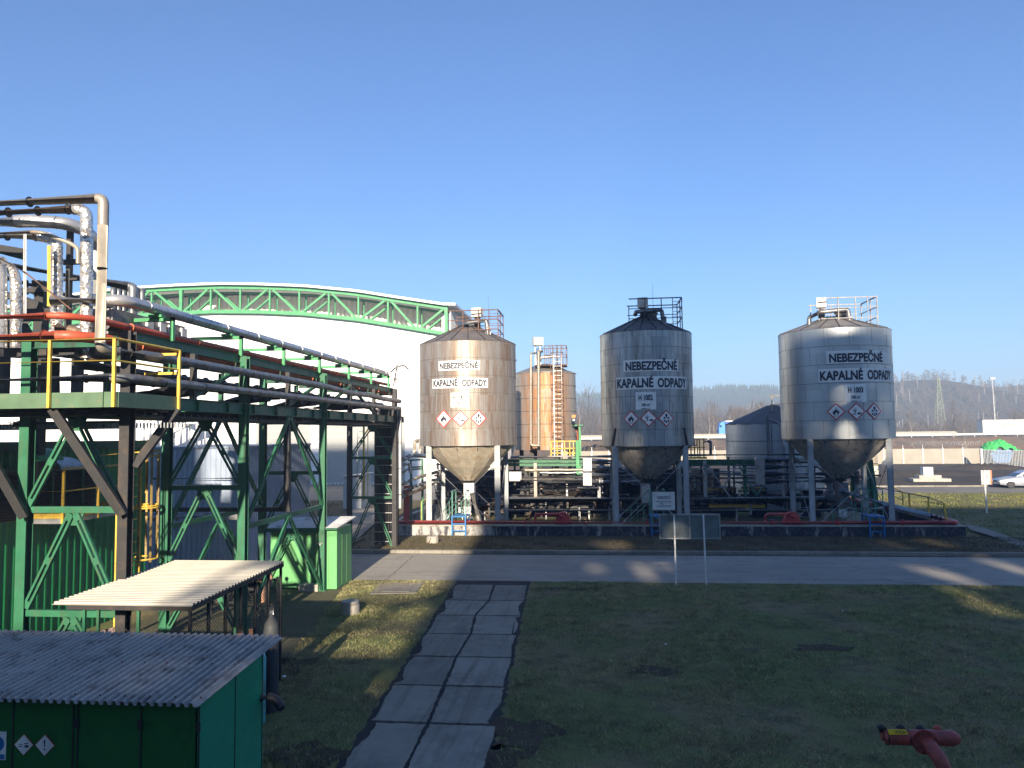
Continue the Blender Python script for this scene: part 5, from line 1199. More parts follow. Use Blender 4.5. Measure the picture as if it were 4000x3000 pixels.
# gas cylinders in the cage
def gascyl(u, v, y, h, r, mt, cap, label):
    a = PY(u, v, y); t = thing('gas_cylinder', (a[0], y, 0), label, 'gas cylinder', 'gas cylinders in the mesh cage')
    mb = MB(); mb.lathe((a[0], y, 0), [(r*.95, 0), (r, .03), (r, h*.82), (r*.85, h*.9), (r*.35, h*.97), (r*.3, h)], 20, top=True, bot=True); mb.build('bottle', mt, t, 50)
    mb = MB(); mb.cyl((a[0], y, h-.02), (a[0], y, h+.12), r*.33, r*.28, 10); mb.build('cap', cap, t, 40)
gascyl(887, 2480, 13.0, 1.15, .11, GREENB, CLADW, 'bright green gas cylinder, leftmost by the mesh front')
gascyl(938, 2450, 13.6, 1.45, .19, paint('salmon_cylinder', (.50, .25, .14), .6, dirt=(.2, .1, .06)), BLACKST, 'broad salmon-pink gas cylinder in the cage')
gascyl(980, 2450, 13.4, 1.45, .13, paint('orange_cylinder', (.45, .14, .04), .6, dirt=(.15, .05, .03)), RUST, 'dark orange gas cylinder beside the broad pink one')
gascyl(1003, 2450, 13.2, 1.35, .165, paint('cyan_cylinder', (.10, .42, .46), .5, dirt=(.1, .2, .2)), BLUE, 'pale cyan gas cylinder with a blue cap')
gascyl(1060, 2420, 13.8, 1.75, .14, paint('grey_cylinder', (.05, .055, .06), .7), CLAD, 'tall dark grey gas cylinder at the cage end')
def drum(u, v, y, r, h, mt, label):
    a = PY(u, v, y); t = thing('drum', (a[0], y, 0), label, 'drum', 'drums under the canopy')
    mb = MB(); mb.lathe((a[0], y, 0), [(r, 0), (r, h*.3), (r*1.03, h*.32), (r, h*.34), (r, h*.64), (r*1.03, h*.66), (r, h*.68), (r, h), (r*.9, h+.06), (r*.35, h+.12)], 24, top=True, bot=True); mb.build('barrel', mt, t, 40)
drum(578, 2470, 12.6, .2, 1.35, paint('cream_drum', (.60, .56, .46), .6, dirt=(.3, .2, .12)), 'cream drum standing under the canopy beside the black column')
drum(640, 2470, 12.7, .2, 1.3, paint('cream_drum2', (.55, .54, .50), .6, dirt=(.1, .1, .09)), 'dirty grey-white drum under the canopy, right of the cream one')
drum(430, 2480, 12.2, .07, 1.15, CLADW, 'small pale bottle-shaped drum under the canopy')
mb = MB(); a = PY(385, 2450, 12.6); mb.prism([(a[0]-.05, 12.6, 1.1), (a[0]+.17, 12.65, 1.1), (a[0]+.25, 12.65, 1.75), (a[0]+.04, 12.6, 1.7)], (.0, .02, 0)); solo(mb, 'leaning_board', paint('pinkish_board', (.32, .22, .24), .6), 'pinkish board leaning behind the mesh at the left', 'board')
# ================================================================== BUND WALL, RED FIRE MAIN
M_BW = None
def bundmat():
    M, nt, b, tc = newmat('tar_stained_bund_wall'); v = tc.outputs['Object']
    s = noise(nt, v, 3.2, 8, .7, (1, 1, .25)); l = noise(nt, v, .22, 2, .5, (1, .01, .01))
    sp = _n(nt, 'ShaderNodeSeparateXYZ'); nt.links.new(v, sp.inputs[0])
    left = ramp(nt, mth(nt, 'MULTIPLY', sp.outputs[0], -.1), .70, .82)     # paler towards the left end
    k = mth(nt, 'ADD', s, mth(nt, 'MULTIPLY', left, .16))
    c = ramp(nt, k, .54, .66, (.028, .032, .045), (.42, .41, .39))
    c = mix(nt, ramp(nt, noise(nt, v, 9, 6, .7), .5, .7), c, (.16, .13, .11))
    nt.links.new(c, b.inputs['Base Color']); b.inputs['Roughness'].default_value = .85; bump(nt, b, s, .5); return M
M_BW = bundmat()
bw = thing('bund_wall', (3, 37.2, 0), 'low tar-stained concrete bund wall around the silos', 'wall')
wx0, wx1 = -10.6, 16.55; wyB = 62.0
mb = MB(); mb.bb(wx0, wx1, 37.15, 37.5, -1.2, .55); mb.bb(wx1-.35, wx1, 37.51, wyB, -1.2, .55); mb.bb(wx0, wx0+.3, 37.51, wyB, -1.2, .55); mb.bb(wx0+.31, wx1-.36, wyB-.3, wyB, -1.2, .55); mb.build('wall_body', M_BW, bw)
mb = MB(); mb.bb(wx0-.03, wx1+.04, 37.11, 37.56, .552, .60); mb.bb(wx1-.41, wx1+.04, 37.57, wyB, .552, .60); mb.build('coping', CONC, bw)
mb = MB(); mb.bb(wx0+.31, wx1-.36, 37.51, wyB-.31, -.62, -.6); struct(mb, 'bund_floor', M_DIRT)
fm = pipe('fire_main', [(-9.9, 37.28, .72), (16.2, 37.28, .72), (16.3, 37.5, .72), (16.3, 58, .72)], .105, REDF, 'red fire main running along the top of the bund wall', step=0, fil=.3)
mb = MB()
for x in np.arange(-9.3, 16, 2.9): mb.bb(x-.03, x+.03, 37.18, 37.4, .60, .86)
mb.each('pipe_clamp', REDF, fm)
pipe('red_pipe', [PY(1590, 1895, 38.2), PY(1588, 2052, 38.2)], .16, REDF, 'thick vertical red pipe at the left end of the bund', step=0, fil=0)
for i, (u, uc) in enumerate(((2102, 2200), (3000, 3095))):
    t = thing('foam_chamber', PY(uc, 2040, 37.9), ['red foam chamber with curved inlet pipe on the bund between H 1001 and H 1002', 'red foam chamber with curved inlet pipe on the bund before H 1003'][i], 'foam chamber', 'red foam chambers on the bund')
    c = PY(uc, 2040, 37.6); k = 1
    mb = MB(); P = []
    pr_ = [(-.44, -.28), (-.40, .02), (-.30, .30), (-.18, .44), (0, .50), (.16, .46), (.27, .34), (.40, .02), (.46, -.28)]
    mb.prism([(c[0]+a, 37.52, c[2]+b_) for a, b_ in pr_], (0, .38, 0)); mb.build('housing', REDF, t, 40)
    mb = MB(); a0 = PY(u-10, 2048, 37.3); 
    mb.tube([(a0[0], 37.3, .74), (a0[0], 37.3, .74+.36), (a0[0]+1.05, 37.3, 1.12), (a0[0]+1.35, 37.35, .95)], .06, 12, .14); mb.build('inlet_pipe', REDF, t, 40)
    mb = MB(); mb.ringat((a0[0]+.25, 37.3, 1.1), (1, 0, 0), .085, .05); mb.ringat((a0[0]+1.1, 37.3, 1.1), (1, 0, 0), .09, .06); mb.build('flange', REDF, t, 40)
# blue step-overs
for i, (u0, u1, lb) in enumerate(((1766, 1818, 'blue steel step-over straddling the bund below silo H 1001'), (2546, 2600, 'blue steel step-over partly hidden behind the danger sign'), (3398, 3454, 'blue steel step-over straddling the bund below silo H 1003'))):
    xa, xb = PY(u0, 2050, 36.95)[0], PY(u1, 2050, 36.95)[0]
    t = thing('step_over', ((xa+xb)/2, 36.95, 0), lb, 'steps', 'blue step-overs on the bund')
    mb = MB()
    for x in (xa, xb): mb.bar((x, 36.95, .1), (x, 36.95, 1.0), .06, .06); mb.bar((x, 38.0, .1-.7), (x, 38.0, 1.0), .06, .06)
    mb.bar((xa, 36.95, .35), (xb, 36.95, .35), .03, .05); mb.bar((xa, 36.95, .68), (xb, 36.95, .68), .03, .05); mb.build('frame', BLUE, t)
    mb = MB(); mb.bb(xa-.05, xb+.05, 36.92, 38.05, 1.0, 1.05); mb.build('tread', BLUE, t)
    mb = MB(); zt_ = 2.25
    for x in (xa, xb):
        for y in (37.0, 38.0): mb.bar((x, y, 1.05), (x, y, zt_), .035, .035)
        mb.bar((x, 37.0, zt_), (x, 38.0, zt_), .035, .035); mb.bar((x, 37, 1.65), (x, 38, 1.65), .025, .025)
        mb.bar((x, 38.0, zt_), (x-1.1, 40.2, .9), .03, .03); mb.bar((x, 38.0, 1.65), (x-1.1, 40.2, .3), .025, .025)
        for k in range(1, 4): mb.bar((x-1.1*k/4, 38+2.2*k/4, zt_-1.35*k/4), (x-1.1*k/4, 38+2.2*k/4, .95-1.2*k/4), .025, .025)
    mb.build('handrail', TEALR, t)
# green/yellow hooked rail near H1001
mb = MB(); a = PY(1646, 2045, 38.3); b_ = PY(1646, 1960, 38.3); c_ = PY(1676, 1943, 39.2); mb.tube([a, b_, c_], .03, 8, .06); solo(mb, 'bent_rail', paint('yellow_green_rail', (.35, .42, .12), .5), 'bent yellow-green handrail left of the legs of silo H 1001', 'handrail')
# ================================================================== CENTRAL PROCESS RACK behind the silos
FY = 43.3
pr = thing('process_rack', (3, FY, 0), 'green and grey steel frame carrying pipes behind the silos', 'pipe rack')
def XY(u, v, y=FY): return PY(u, v, y)
for (u0, u1, v, mt) in ((1930, 2290, 1815, GREEN), (2690, 2960, 1800, GREEN), (2690, 2960, 1812, GREEN), (1980, 2280, 1801, GREEN)):
    a, b_ = XY(u0, v), XY(u1, v); mb = MB(); mb.ibeam(a, b_, .12, .16); mb.build('beam', mt, pr)
for (u, v0, v1, mt) in ((2091, 1808, 1945, CLADW), (2752, 1800, 1940, GALV), (2340, 1890, 1945, GALV), (3385, 1795, 1925, GREEN), (3330, 1860, 1950, GREEN), (2255, 1720, 1850, GREENB), (1830, 1740, 1800, GREENB), (2907, 1800, 1940, GREEN)):
    yy = FY-.2; a, b_ = XY(u, v0, yy), XY(u, v1, yy); mb = MB(); mb.bar(a, (a[0], yy, b_[2]), .17, .17); mb.build('post', mt, pr)
for (p, q) in (((2760, 1812), (2825, 1905)), ((2880, 1812), (2825, 1905)), ((2882, 1812), (2955, 1935)), ((2825, 1905), (2850, 1938)), ((2990, 1890), (2955, 1935))):
    a, b_ = XY(*p), XY(*q); mb = MB(); mb.bar(a, b_, .07, .07); mb.build('brace', GALV if q[0] < 2900 else TEALR, pr)
# dense dark steelwork backdrop made of real members
bk = thing('process_structure', (3, 46, 0), 'dark steelwork, tanks and pipes crowding the space behind the silos', 'process structure')
mb = MB()
for x in np.arange(-9.5, 15.4, 1.55): mb.bar((x, 45.6, -.6), (x, 45.6, 3.3+.2*math.sin(x)), .12, .12); mb.bar((x+.6, 47.4, -.6), (x+.6, 47.4, 3.1), .1, .1)
for z in (.4, 1.3, 2.3, 3.2): mb.bar((-9.6, 45.6, z), (15.2, 45.6, z), .08, .1); mb.bar((-9.6, 47.4, z-.1), (15.2, 47.4, z-.1), .08, .1)
mb.build('frame', paint('dark_structure', (.05, .048, .046), .65, dirt=(.10, .07, .05), dirtamt=.4), bk)
mb = MB()
for k in range(9):
    x = -8.6+k*2.6+rnd.uniform(-.5, .5); r = rnd.uniform(.45, .8); mb.cyl((x, 46.6+rnd.uniform(-.3, .3), -.6), (x, 46.6, rnd.uniform(1.3, 2.4)), r, None, 20)
mb.each('vessel', BLACKST, bk, 40)
mb = MB()
for k in range(5): x = -7+k*5; mb.cyl((x, 46.2, .7+.3*(k % 2)), (x+2.6, 46.2, .7+.3*(k % 2)), .42, None, 20)
mb.each('horizontal_vessel', BROWNC, bk, 40)
mb = MB(); mb.bb(-10.2, 7.5, 48.6, 48.9, -.6, 2.7); mb.build('back_wall', BLACKST, bk)  # dark wall added to fill the recess behind the frame
mb = MB()
for k in range(42):
    x = rnd.uniform(-9.6, 8.5); z = rnd.uniform(-.2, 2.9); y = rnd.uniform(44.2, 45.4)
    kind = rnd.random()
    if kind < .45: mb.tube([(x, y, z), (x+rnd.uniform(.3, 1.6), y, z), (x+1.0, y+.4, z-rnd.uniform(.3, 1))], rnd.uniform(.03, .08), 8, .1)
    elif kind < .75: mb.cyl((x, y, z), (x, y, z+rnd.uniform(.2, .8)), rnd.uniform(.04, .12), None, 10)
    else: mb.ringat((x, y, z), (0, 0, 1), rnd.uniform(.08, .16), .05); mb.cyl((x, y, z-.2), (x, y, z+.1), .05, None, 8)
mb.each('valve_stub', BROWNC, bk, 40)
mb = MB()
for k in range(60):
    x = rnd.uniform(-9.6, 15); z = rnd.uniform(-.4, 2.4); y = rnd.uniform(43.8, 45.2)
    if rnd.random() < .5: mb.cyl((x, y, z), (x+rnd.uniform(.3, 1.4), y, z), rnd.uniform(.025, .06), None, 8)
    else: mb.cyl((x, y, z), (x, y, z+rnd.uniform(.3, 1.0)), rnd.uniform(.03, .07), None, 8)
mb.each('small_pipe', GALV, bk, 40)
DARKSTEEL = paint('dark_structure', (.05, .048, .046), .65, dirt=(.10, .07, .05), dirtamt=.4)
for k in range(34):
    v = 1798+k*5.9+rnd.uniform(-2, 2); y = rnd.uniform(43.7, 45.1); ua = rnd.uniform(1690, 2900); ub = ua+rnd.uniform(160, 420)
    if ua < 2320 < ub and rnd.random() < .5: ub = 2320
    a, b_ = PY(ua, v, y), PY(min(ub, 3280), v, y); mb = MB(); mb.cyl(a, (b_[0], y, a[2]), rnd.choice((.04, .05, .06, .08)), None, 10); mb.build('pipe_run', rnd.choice((CLADW, GALV, CLAD, BROWNC, CLADB)), bk, 40)
# long horizontal pipes: (u0,u1,v,r,Y,mat,label)
LP = [(1995, 2392, 1786, .085, 43.1, CLADB, 'topmost long silver pipe between silos H 1001 and H 1002'), (1985, 2280, 1796, .05, 43.5, CLADW, 'thin pale pipe just under the topmost silver pipe'),
      (2035, 2280, 1836, .075, 43.0, CLADW, 'lumpy beige pipe below the green beam'), (2100, 2280, 1847, .045, 43.2, CLADB, 'slim silver pipe under the lumpy beige pipe'),
      (2048, 2280, 1865, .055, 43.0, CLADB, 'third silver pipe down, left of the bright exchanger heads'), (2048, 2280, 1876, .06, 43.0, CLADB, 'fourth silver pipe down, left of the bright exchanger heads'),
      (1975, 2040, 1882, .05, 42.9, BROWNC, 'brown pipe stub beneath the bright metal box'), (2130, 2280, 1928, .09, 44.0, BROWNC, 'rusty brown pipe low between the first two silos'),
      (2255, 2340, 1907, .085, 42.8, CLADB, 'short bright pipe below the exchanger heads'),
      (1697, 1830, 1858, .07, 42.9, BROWNC, 'upper brown pipe seen between the legs of silo H 1001'), (1697, 1800, 1885, .08, 42.9, CLADW, 'middle pale pipe seen between the legs of silo H 1001'), (1700, 1850, 1922, .085, 43.0, CLADW, 'silver-beige pipe lower between the legs of silo H 1001'), (1705, 1850, 1938, .10, 43.2, BROWNC, 'rust-brown pipe low between the legs of silo H 1001'), (1695, 1860, 1960, .16, 43.4, BROWNC, 'big brown duct low between the legs of silo H 1001'),
      (1978, 3270, 1953, .20, 42.75, CLAD, 'thick grey insulated pipe running low behind all three silos'), (1985, 3290, 1948, .10, 42.4, CLADB, 'bright pipe lying along the thick grey insulated pipe'),
      (1985, 3265, 1993, .06, 42.2, GALV, 'slim grey pipe running below the thick insulated pipe'),
      (2690, 3150, 1778, .075, 43.1, CLAD, 'topmost pipe between silos H 1002 and H 1003'), (2660, 2955, 1820, .05, 43.0, CLAD, 'upper thin pipe under the green beam right of H 1002'), (2690, 2955, 1831, .05, 42.9, GALV, 'second thin pipe under the green beam right of H 1002'),
      (2655, 2955, 1857, .065, 42.9, GALV, 'middle silver pipe crossing the green cross bracing'), (2660, 2960, 1884, .055, 43.1, CLAD, 'lower dark pipe crossing the green cross bracing'),
      (3060, 3230, 1908, .05, 42.6, GALV, 'thin pipe under the right-hand exchangers'), (3320, 3440, 1858, .07, 42.4, CLADW, 'pale pipe stub right of the cone of H 1003'), (3300, 3445, 1988, .10, 40.8, CLADB, 'bright low pipe between the legs of silo H 1003')]
for (u0, u1, v, r, y, mt, lb) in LP:
    a, b_ = PY(u0, v, y), PY(u1, v, y); b_[2] = a[2]
    big = r > .15
    pipe('process_pipe', [a, b_] if not 'lumpy' in lb else [np.array([x, y, a[2]+rnd.uniform(-.02, .02)]) for x in np.linspace(a[0], b_[0], 12)], r, mt, lb, group='long pipes behind the silos', step=1.2 if r > .05 else 0, jm=None, fil=.1)
# heat exchangers
def exch(u0, u1, vs_, y, lb, bright, label2):
    t = thing('heat_exchanger', PY((u0+u1)/2, 1890, y), lb, 'heat exchanger', 'stacked heat exchangers')
    mt = CLADB if bright else CLAD; rr_ = .19
    for i, v in enumerate(vs_):
        a, b_ = PY(u0+20, v, y), PY(u1, v, y); b_[2] = a[2]; mb = MB(); mb.cyl(a, b_, rr_, None, 24)
        for k in range(1, 5): mb.ringat(a+(b_-a)*k/5, (1, 0, 0), rr_*1.03, .03, 24)
        mb.build('shell', mt, t, 40)
    for (i, j) in ((0, 1), (2, 3)):
        a, b_ = PY(u0, vs_[i], y), PY(u0, vs_[j], y); mb = MB(); w_ = .46
        n = 10; pts = [(a[0], y-.18+.0, a[2]+.2), (a[0], y-.18, b_[2]-.2)]
        mb.bb(a[0], a[0]+w_, y-.20, y+.2, b_[2]-.165, a[2]+.165); mb.build('end_cover', CLADB if bright else GALV, t)
        mb = MB(); c = PY(u0+70, vs_[i]+17, y); mb.cyl((c[0], y-.2, c[2]-.12), (c[0], y-.2, c[2]+.14), .1, None, 14); mb.build('nozzle', mt, t, 40)
    mb = MB()
    for u in (u0+110, u1-40): c = PY(u, vs_[-1]+10, y); mb.bar((c[0], y, c[2]), (c[0], y, c[2]-.7), .12, .2); mb.bar((c[0], y-.1, c[2]), (c[0], y-.1, PY(u, vs_[0], y)[2]), .1, .12)
    mb.each('saddle', GALV, t)
exch(2278, 2545, (1801, 1828, 1858, 1884), 42.6, 'stack of four bright metal heat exchangers with square end covers', True, '')
exch(2950, 3290, (1797, 1824, 1852, 1880), 42.6, 'stack of four dull grey heat exchangers left of the cone of H 1003', False, '')
mb = MB(); a = PY(2011, 1857, 42.4); mb.box(a, (.75, .4, .42)); mb.bb(a[0]-.3, a[0]+.3, 42.25, 42.5, a[2]-.3, a[2]-.22); solo(mb, 'metal_box', CLADB, 'bright folded-metal box beside the rear leg of silo H 1001', 'box')
# left pipes sloping from rack end into the farm
for i, (P, r, mt, lb) in enumerate([([(1575, 1795, 35.5), (1610, 1778, 38), (1650, 1780, 40), (1720, 1790, 42)], .11, CLADB, 'bright segmented pipe arching from the rack end toward the silos'),
        ([(1575, 1815, 36), (1600, 1812, 37), (1603, 1850, 37)], .07, GALV, 'short bent pipe beneath the bright segmented pipe'),
        ([(1570, 1892, 35.5), (1640, 1862, 38), (1720, 1840, 41)], .085, CLADW, 'jointed pale pipe climbing behind the leg of silo H 1001'),
        ([(1565, 1922, 35.5), (1680, 1878, 40), (1740, 1866, 42)], .08, CLAD, 'dark pipe climbing from the rack foot'),
        ([(1555, 1945, 35), (1600, 1930, 36.5), (1690, 1890, 40.5)], .08, BROWNC, 'lowest brown pipe with open flange climbing from the rack foot'),
        ([(1572, 1845, 36), (1598, 1832, 37)], .07, CLADW, 'pale pipe stub between the rack end and silo H 1001')]):
    pipe('process_pipe', [PY(*p) for p in P], r, mt, lb, group='pipes from the rack end to the silos', step=.7, fil=.3)
mb = MB(); a = PY(1570, 1938, 35.4); mb.ringat(a, (.6, -.8, 0), .15, .05); solo(mb, 'flange', CLADW, 'round pale flange at the end of the lowest pipe by the rack foot', 'flange', smooth=40)
gf = thing('steel_frame', PY(1630, 1820, 39), 'small green steel frame between the rack end and silo H 1001', 'steel frame'); mb = MB()
for u in (1605, 1650): mb.bar(PY(u, 1798, 39), PY(u, 1835, 39), .08, .08)
for v in (1798, 1826, 1834): mb.bar(PY(1595, v, 39), PY(1652, v-3, 39), .08, .08)
for u in (1606, 1650): mb.bar(PY(u, 1835, 39), (PY(u, 1835, 39)[0], 39, -.6), .1, .1)
mb.build('frame', GREEN, gf)
for k, (u0, u1, lb) in enumerate(((1618, 1634, 'left one of two beige U-bend pipes beyond the rack end'), (1640, 1650, 'right one of two beige U-bend pipes beyond the rack end'))):
    a = PY(u0+2, 1785, 44); b_ = PY(u0+2, 1722-k*6, 44); c_ = PY(u1+10, 1722-k*6, 44.5); d_ = PY(u1+10, 1785, 44.5)
    pipe('bent_pipe', [a, b_, c_, d_], .11, CLADW, lb, group='U-bend pipes', fil=.2, step=.6)
# yellow platform between silos, green cabinet
yp = thing('yellow_platform', PY(2210, 1780, 44.5), 'small platform with yellow rails below the rust-stained tank', 'platform'); mb = MB()
for v in (1724, 1752, 1770): a, b_ = PY(2150, v, 44.3), PY(2258, v, 44.3); b_[2] = a[2]; mb.bar(a, b_, .05, .05)
for u in (2152, 2176, 2205, 2225, 2240, 2256): a = PY(u, 1724, 44.3); b_ = PY(u, 1782, 44.3); mb.bar(a, (a[0], 44.3, b_[2]), .055, .05)
mb.build('railing', YELLOW, yp)
mb = MB(); a, b_ = PY(2140, 1782, 44.3), PY(2262, 1782, 44.3); mb.bb(a[0], b_[0], 44.3, 45.4, a[2]-.06, a[2]); mb.build('deck', GALV, yp)
gb = thing('green_cabinet', PY(2252, 1790, 47), 'narrow green booth with roof slab right of the rust-stained tank', 'booth'); a, b_ = PY(2238, 1665, 47), PY(2270, 1790, 47)
mb = MB(); mb.bb(b_[0]-.12, b_[0], 46.9, 47.0, 0, a[2]); mb.bb(a[0], b_[0], 48, 48.1, 0, a[2]); mb.bb(a[0], b_[0]-.13, 46.9, 47.0, 0, b_[2]+.3); mb.build('wall', GREENB, gb)
mb = MB(); mb.bb(a[0]-.05, b_[0]+.15, 46.8, 48.2, a[2], a[2]+.1); mb.build('roof', GREEN, gb)
mb = MB(); mb.bb(a[0], b_[0]-.13, 47.5, 47.55, 0, a[2]); mb.build('recess', BLACKST, gb)
pipe('red_pipe', [PY(2240, 1684, 46.6), PY(2255, 1684, 46.6), PY(2257, 1780, 46.6)], .025, REDP, 'thin red pipe bent down beside the green booth', step=0, fil=.1)
lm = thing('flood_lamp', PY(2242, 1630, 46), 'orange flood lamp on a thin pole by the rust-stained tank', 'lamp')
mb = MB(); mb.tube([PY(2262, 1780, 46), PY(2258, 1612, 46), PY(2242, 1612, 46)], .02, 6, .05); mb.build('pole', RUST, lm)
mb = MB(); a = PY(2241, 1626, 46); mb.box(a, (.22, .2, .16)); mb.build('housing', paint('orange_lamp', (.6, .2, .03), .5), lm)
mb = MB(); a = PY(2241, 1638, 46); mb.cyl(a+np.array([0, 0, -.1]), a+np.array([0, 0, .06]), .07, .09, 12); mb.build('glass', CLADB, lm, 40)
# yellow fence behind right of H1002
yf = thing('yellow_ladder_cage', PY(2725, 1775, 45), 'yellow railed landing right of the leg of silo H 1002', 'landing'); mb = MB()
for v in (1714, 1748): a, b_ = PY(2690, v, 45), PY(2755, v, 45); b_[2] = a[2]; mb.bar(a, b_, .05, .05)
for u in (2698, 2712, 2722, 2732, 2748): a = PY(u, 1714, 45); b_ = PY(u, 1790, 45); mb.bar(a, (a[0], 45, b_[2]), .07, .05)
mb.build('railing', YELLOW, yf); mb = MB(); a, b_ = PY(2692, 1786, 45), PY(2762, 1792, 45); mb.bb(a[0], b_[0], 45, 45.6, a[2]-.1, a[2]); mb.build('deck', YELLOW, yf)
pipe('bent_pipe', [PY(2752, 1725, 44), PY(2776, 1724, 44), PY(2776, 1776, 44)], .08, CLAD, 'grey bent pipe beside the yellow railed landing', fil=.12, step=.6)
# lower yellow walkway behind
yw = thing('yellow_walkway', PY(2850, 1950, 45), 'long yellow handrail and kickplate seen through the green bracing', 'walkway'); mb = MB()
a, b_ = PY(2750, 1910, 45), PY(2975, 1905, 45); mb.tube([a, b_], .03, 8); a2, b2 = PY(2760, 1914, 44.6), PY(2990, 1914, 44.6); mb.tube([a2, b2], .03, 8)
for u in (2765, 2822, 2862, 2896, 2960): a = PY(u, 1912, 44.8); mb.bar(a, (a[0], 44.8, 1.5), .06, .05)
mb.build('handrail', YELLOW, yw); mb = MB(); a, b_ = PY(2770, 1978, 44.8), PY(2990, 1978, 44.8); mb.bb(a[0], b_[0], 44.8, 44.85, a[2]-.1, a[2]+.1); mb.build('kick_plate', YELLOW, yw)
mb = MB(); a, b_ = PY(2697, 1835, 46), PY(2790, 1925, 46); mb.bb(a[0], b_[0], 46, 47, b_[2], a[2]); solo(mb, 'control_cabinet', paint('cream_cabinet', (.42, .38, .32), .5, dirt=(.2, .15, .1)), 'cream control cabinet behind the green bracing right of H 1002', 'cabinet')
# right-hand end: yellow stair rail, loading pipe, vertical pipes
pipe('loading_pipe', [PY(3290, 1918, 39.0), PY(3470, 1975, 37.9), PY(3635, 2016, 37.25)], .13, paint('blue_grey_pipe', (.30, .36, .44), .4, .3, dirt=(.18, .2, .22)), 'long sloping blue-grey loading pipe crossing in front of H 1003 legs', step=0, fil=.2)
hn = thing('hose_nozzle', PY(3655, 2018, 37.2), 'black coupling and nozzle at the end of the loading pipe', 'nozzle'); mb = MB(); a, b_, c_ = PY(3636, 2016, 37.25), PY(3658, 2020, 37.2), PY(3675, 2027, 37.15)
mb.cyl(a, b_, .10, None, 12); mb.ringat(a, b_-a, .15, .06); mb.ringat(b_, b_-a, .12, .05); mb.cyl(b_, c_, .08, .06, 12); mb.ringat(c_, b_-a, .12, .05); mb.build('coupling', BLACKST, hn, 40)
xw1 = 16.2; sr = thing('yellow_handrail', (xw1, 45, .6), 'yellow handrail receding along the right end of the bund', 'handrail')
ys_ = [37.55, 39.5, 41.8, 44.3, 47.3, 51]; mb = MB(); zc = [1.55, 1.66, 1.66, 1.66, 1.66, 1.66]
for y, z in zip(ys_, zc): mb.bar((xw1-.25, y, .6), (xw1-.25-(0 if y > 38 else .12), y, z+.03), .07, .05)
mb.each('rail_post', YELLOW, sr)
mb = MB(); mb.tube([(xw1-.37, 37.55, 1.58)]+[(xw1-.25, y, 1.69) for y in ys_[1:]], .028, 8); mb.tube([(xw1-.25, 38.5, 1.1), (xw1-.25, 37.5, 1.05)], .02, 8); mb.build('handrail', paint('dull_yellow_rail', (.35, .25, .07), .6), sr)
mb = MB(); 
a, b_ = PY(3485, 1900, 50), PY(3525, 1922, 47); mb.bar(a, b_, .06, .06); mb.bar(a+np.array([0, 0, -.5]), b_+np.array([0, 0, -.5]), .05, .05); mb.bar(b_, (b_[0], b_[1], .6), .06, .06); mb.bar(a, (a[0], a[1], .6), .06, .06)
solo(mb, 'yellow_stair_rail', YELLOW, 'short bright yellow stair rail behind the right leg of H 1003', 'handrail')
pipe('red_pipe', [(xw1-.7, 39.5, .9), (xw1-1.3, 43.5, .95), (xw1-1.9, 52, 1.0)], .11, REDF, 'red pipe receding inside the right end of the bund', step=2, fil=0, jk=1.15)
for i, (u, v0, v1, y, r, mt, lb) in enumerate([(3419, 1780, 1862, 47, .14, CLADW, 'pale vertical pipe between the cone and right leg of H 1003'), (3235, 1850, 1925, 41.5, .12, CLAD, 'dark vertical pipe left of the H 1003 outlet'), (3260, 1878, 1945, 41.6, .1, CLAD, 'thin vertical pipe just left of the H 1003 outlet'), (3345, 1840, 1945, 42.5, .14, CLAD, 'grey vertical pipe right of the H 1003 outlet')]):
    a, b_ = PY(u, v0, y), PY(u, v1, y); b_[0] = a[0]; pipe('vertical_pipe', [a, b_], r, mt, lb, group='vertical pipes under H 1003', step=.9, fil=0)
mb = MB(); a = PY(3397, 1795, 42); mb.bar((a[0], 42, a[2]), (a[0]+.25, 42, .8), .24, .24); solo(mb, 'green_post', GREEN, 'thick green post leaning beneath the right side of H 1003', 'post')
mb = MB(); a = PY(3246, 1940, 41); mb.lathe((a[0], 41, a[2]-.25), [(.05, 0), (.25, .08), (.3, .25), (.3, .5), (.2, .6)], 20, top=True); solo(mb, 'pressure_vessel', CLAD, 'small rounded vessel left of the outlet of H 1003', 'vessel', smooth=50)
mb = MB(); a, b_ = PY(3302, 2005, 40.5), PY(3370, 2050, 40.5); mb.bb(a[0], b_[0], 40.5, 41.2, -.6, a[2]); solo(mb, 'plinth', CONC, 'pale concrete plinth between the legs of H 1003', 'plinth')
mb = MB(); a, b_ = PY(3216, 2003, 40.2), PY(3240, 2050, 40.2); mb.bb(a[0], b_[0], 40.2, 40.6, -.6, a[2]); solo(mb, 'pillar', CLADW, 'beige pillar stub behind the front-left leg of H 1003', 'pillar')
for i, (u0, v0, u1, v1) in enumerate(((1900, 1985, 1945, 1975), (2260, 2030, 2310, 2015), (2520, 2040, 2560, 1990))):
    pass
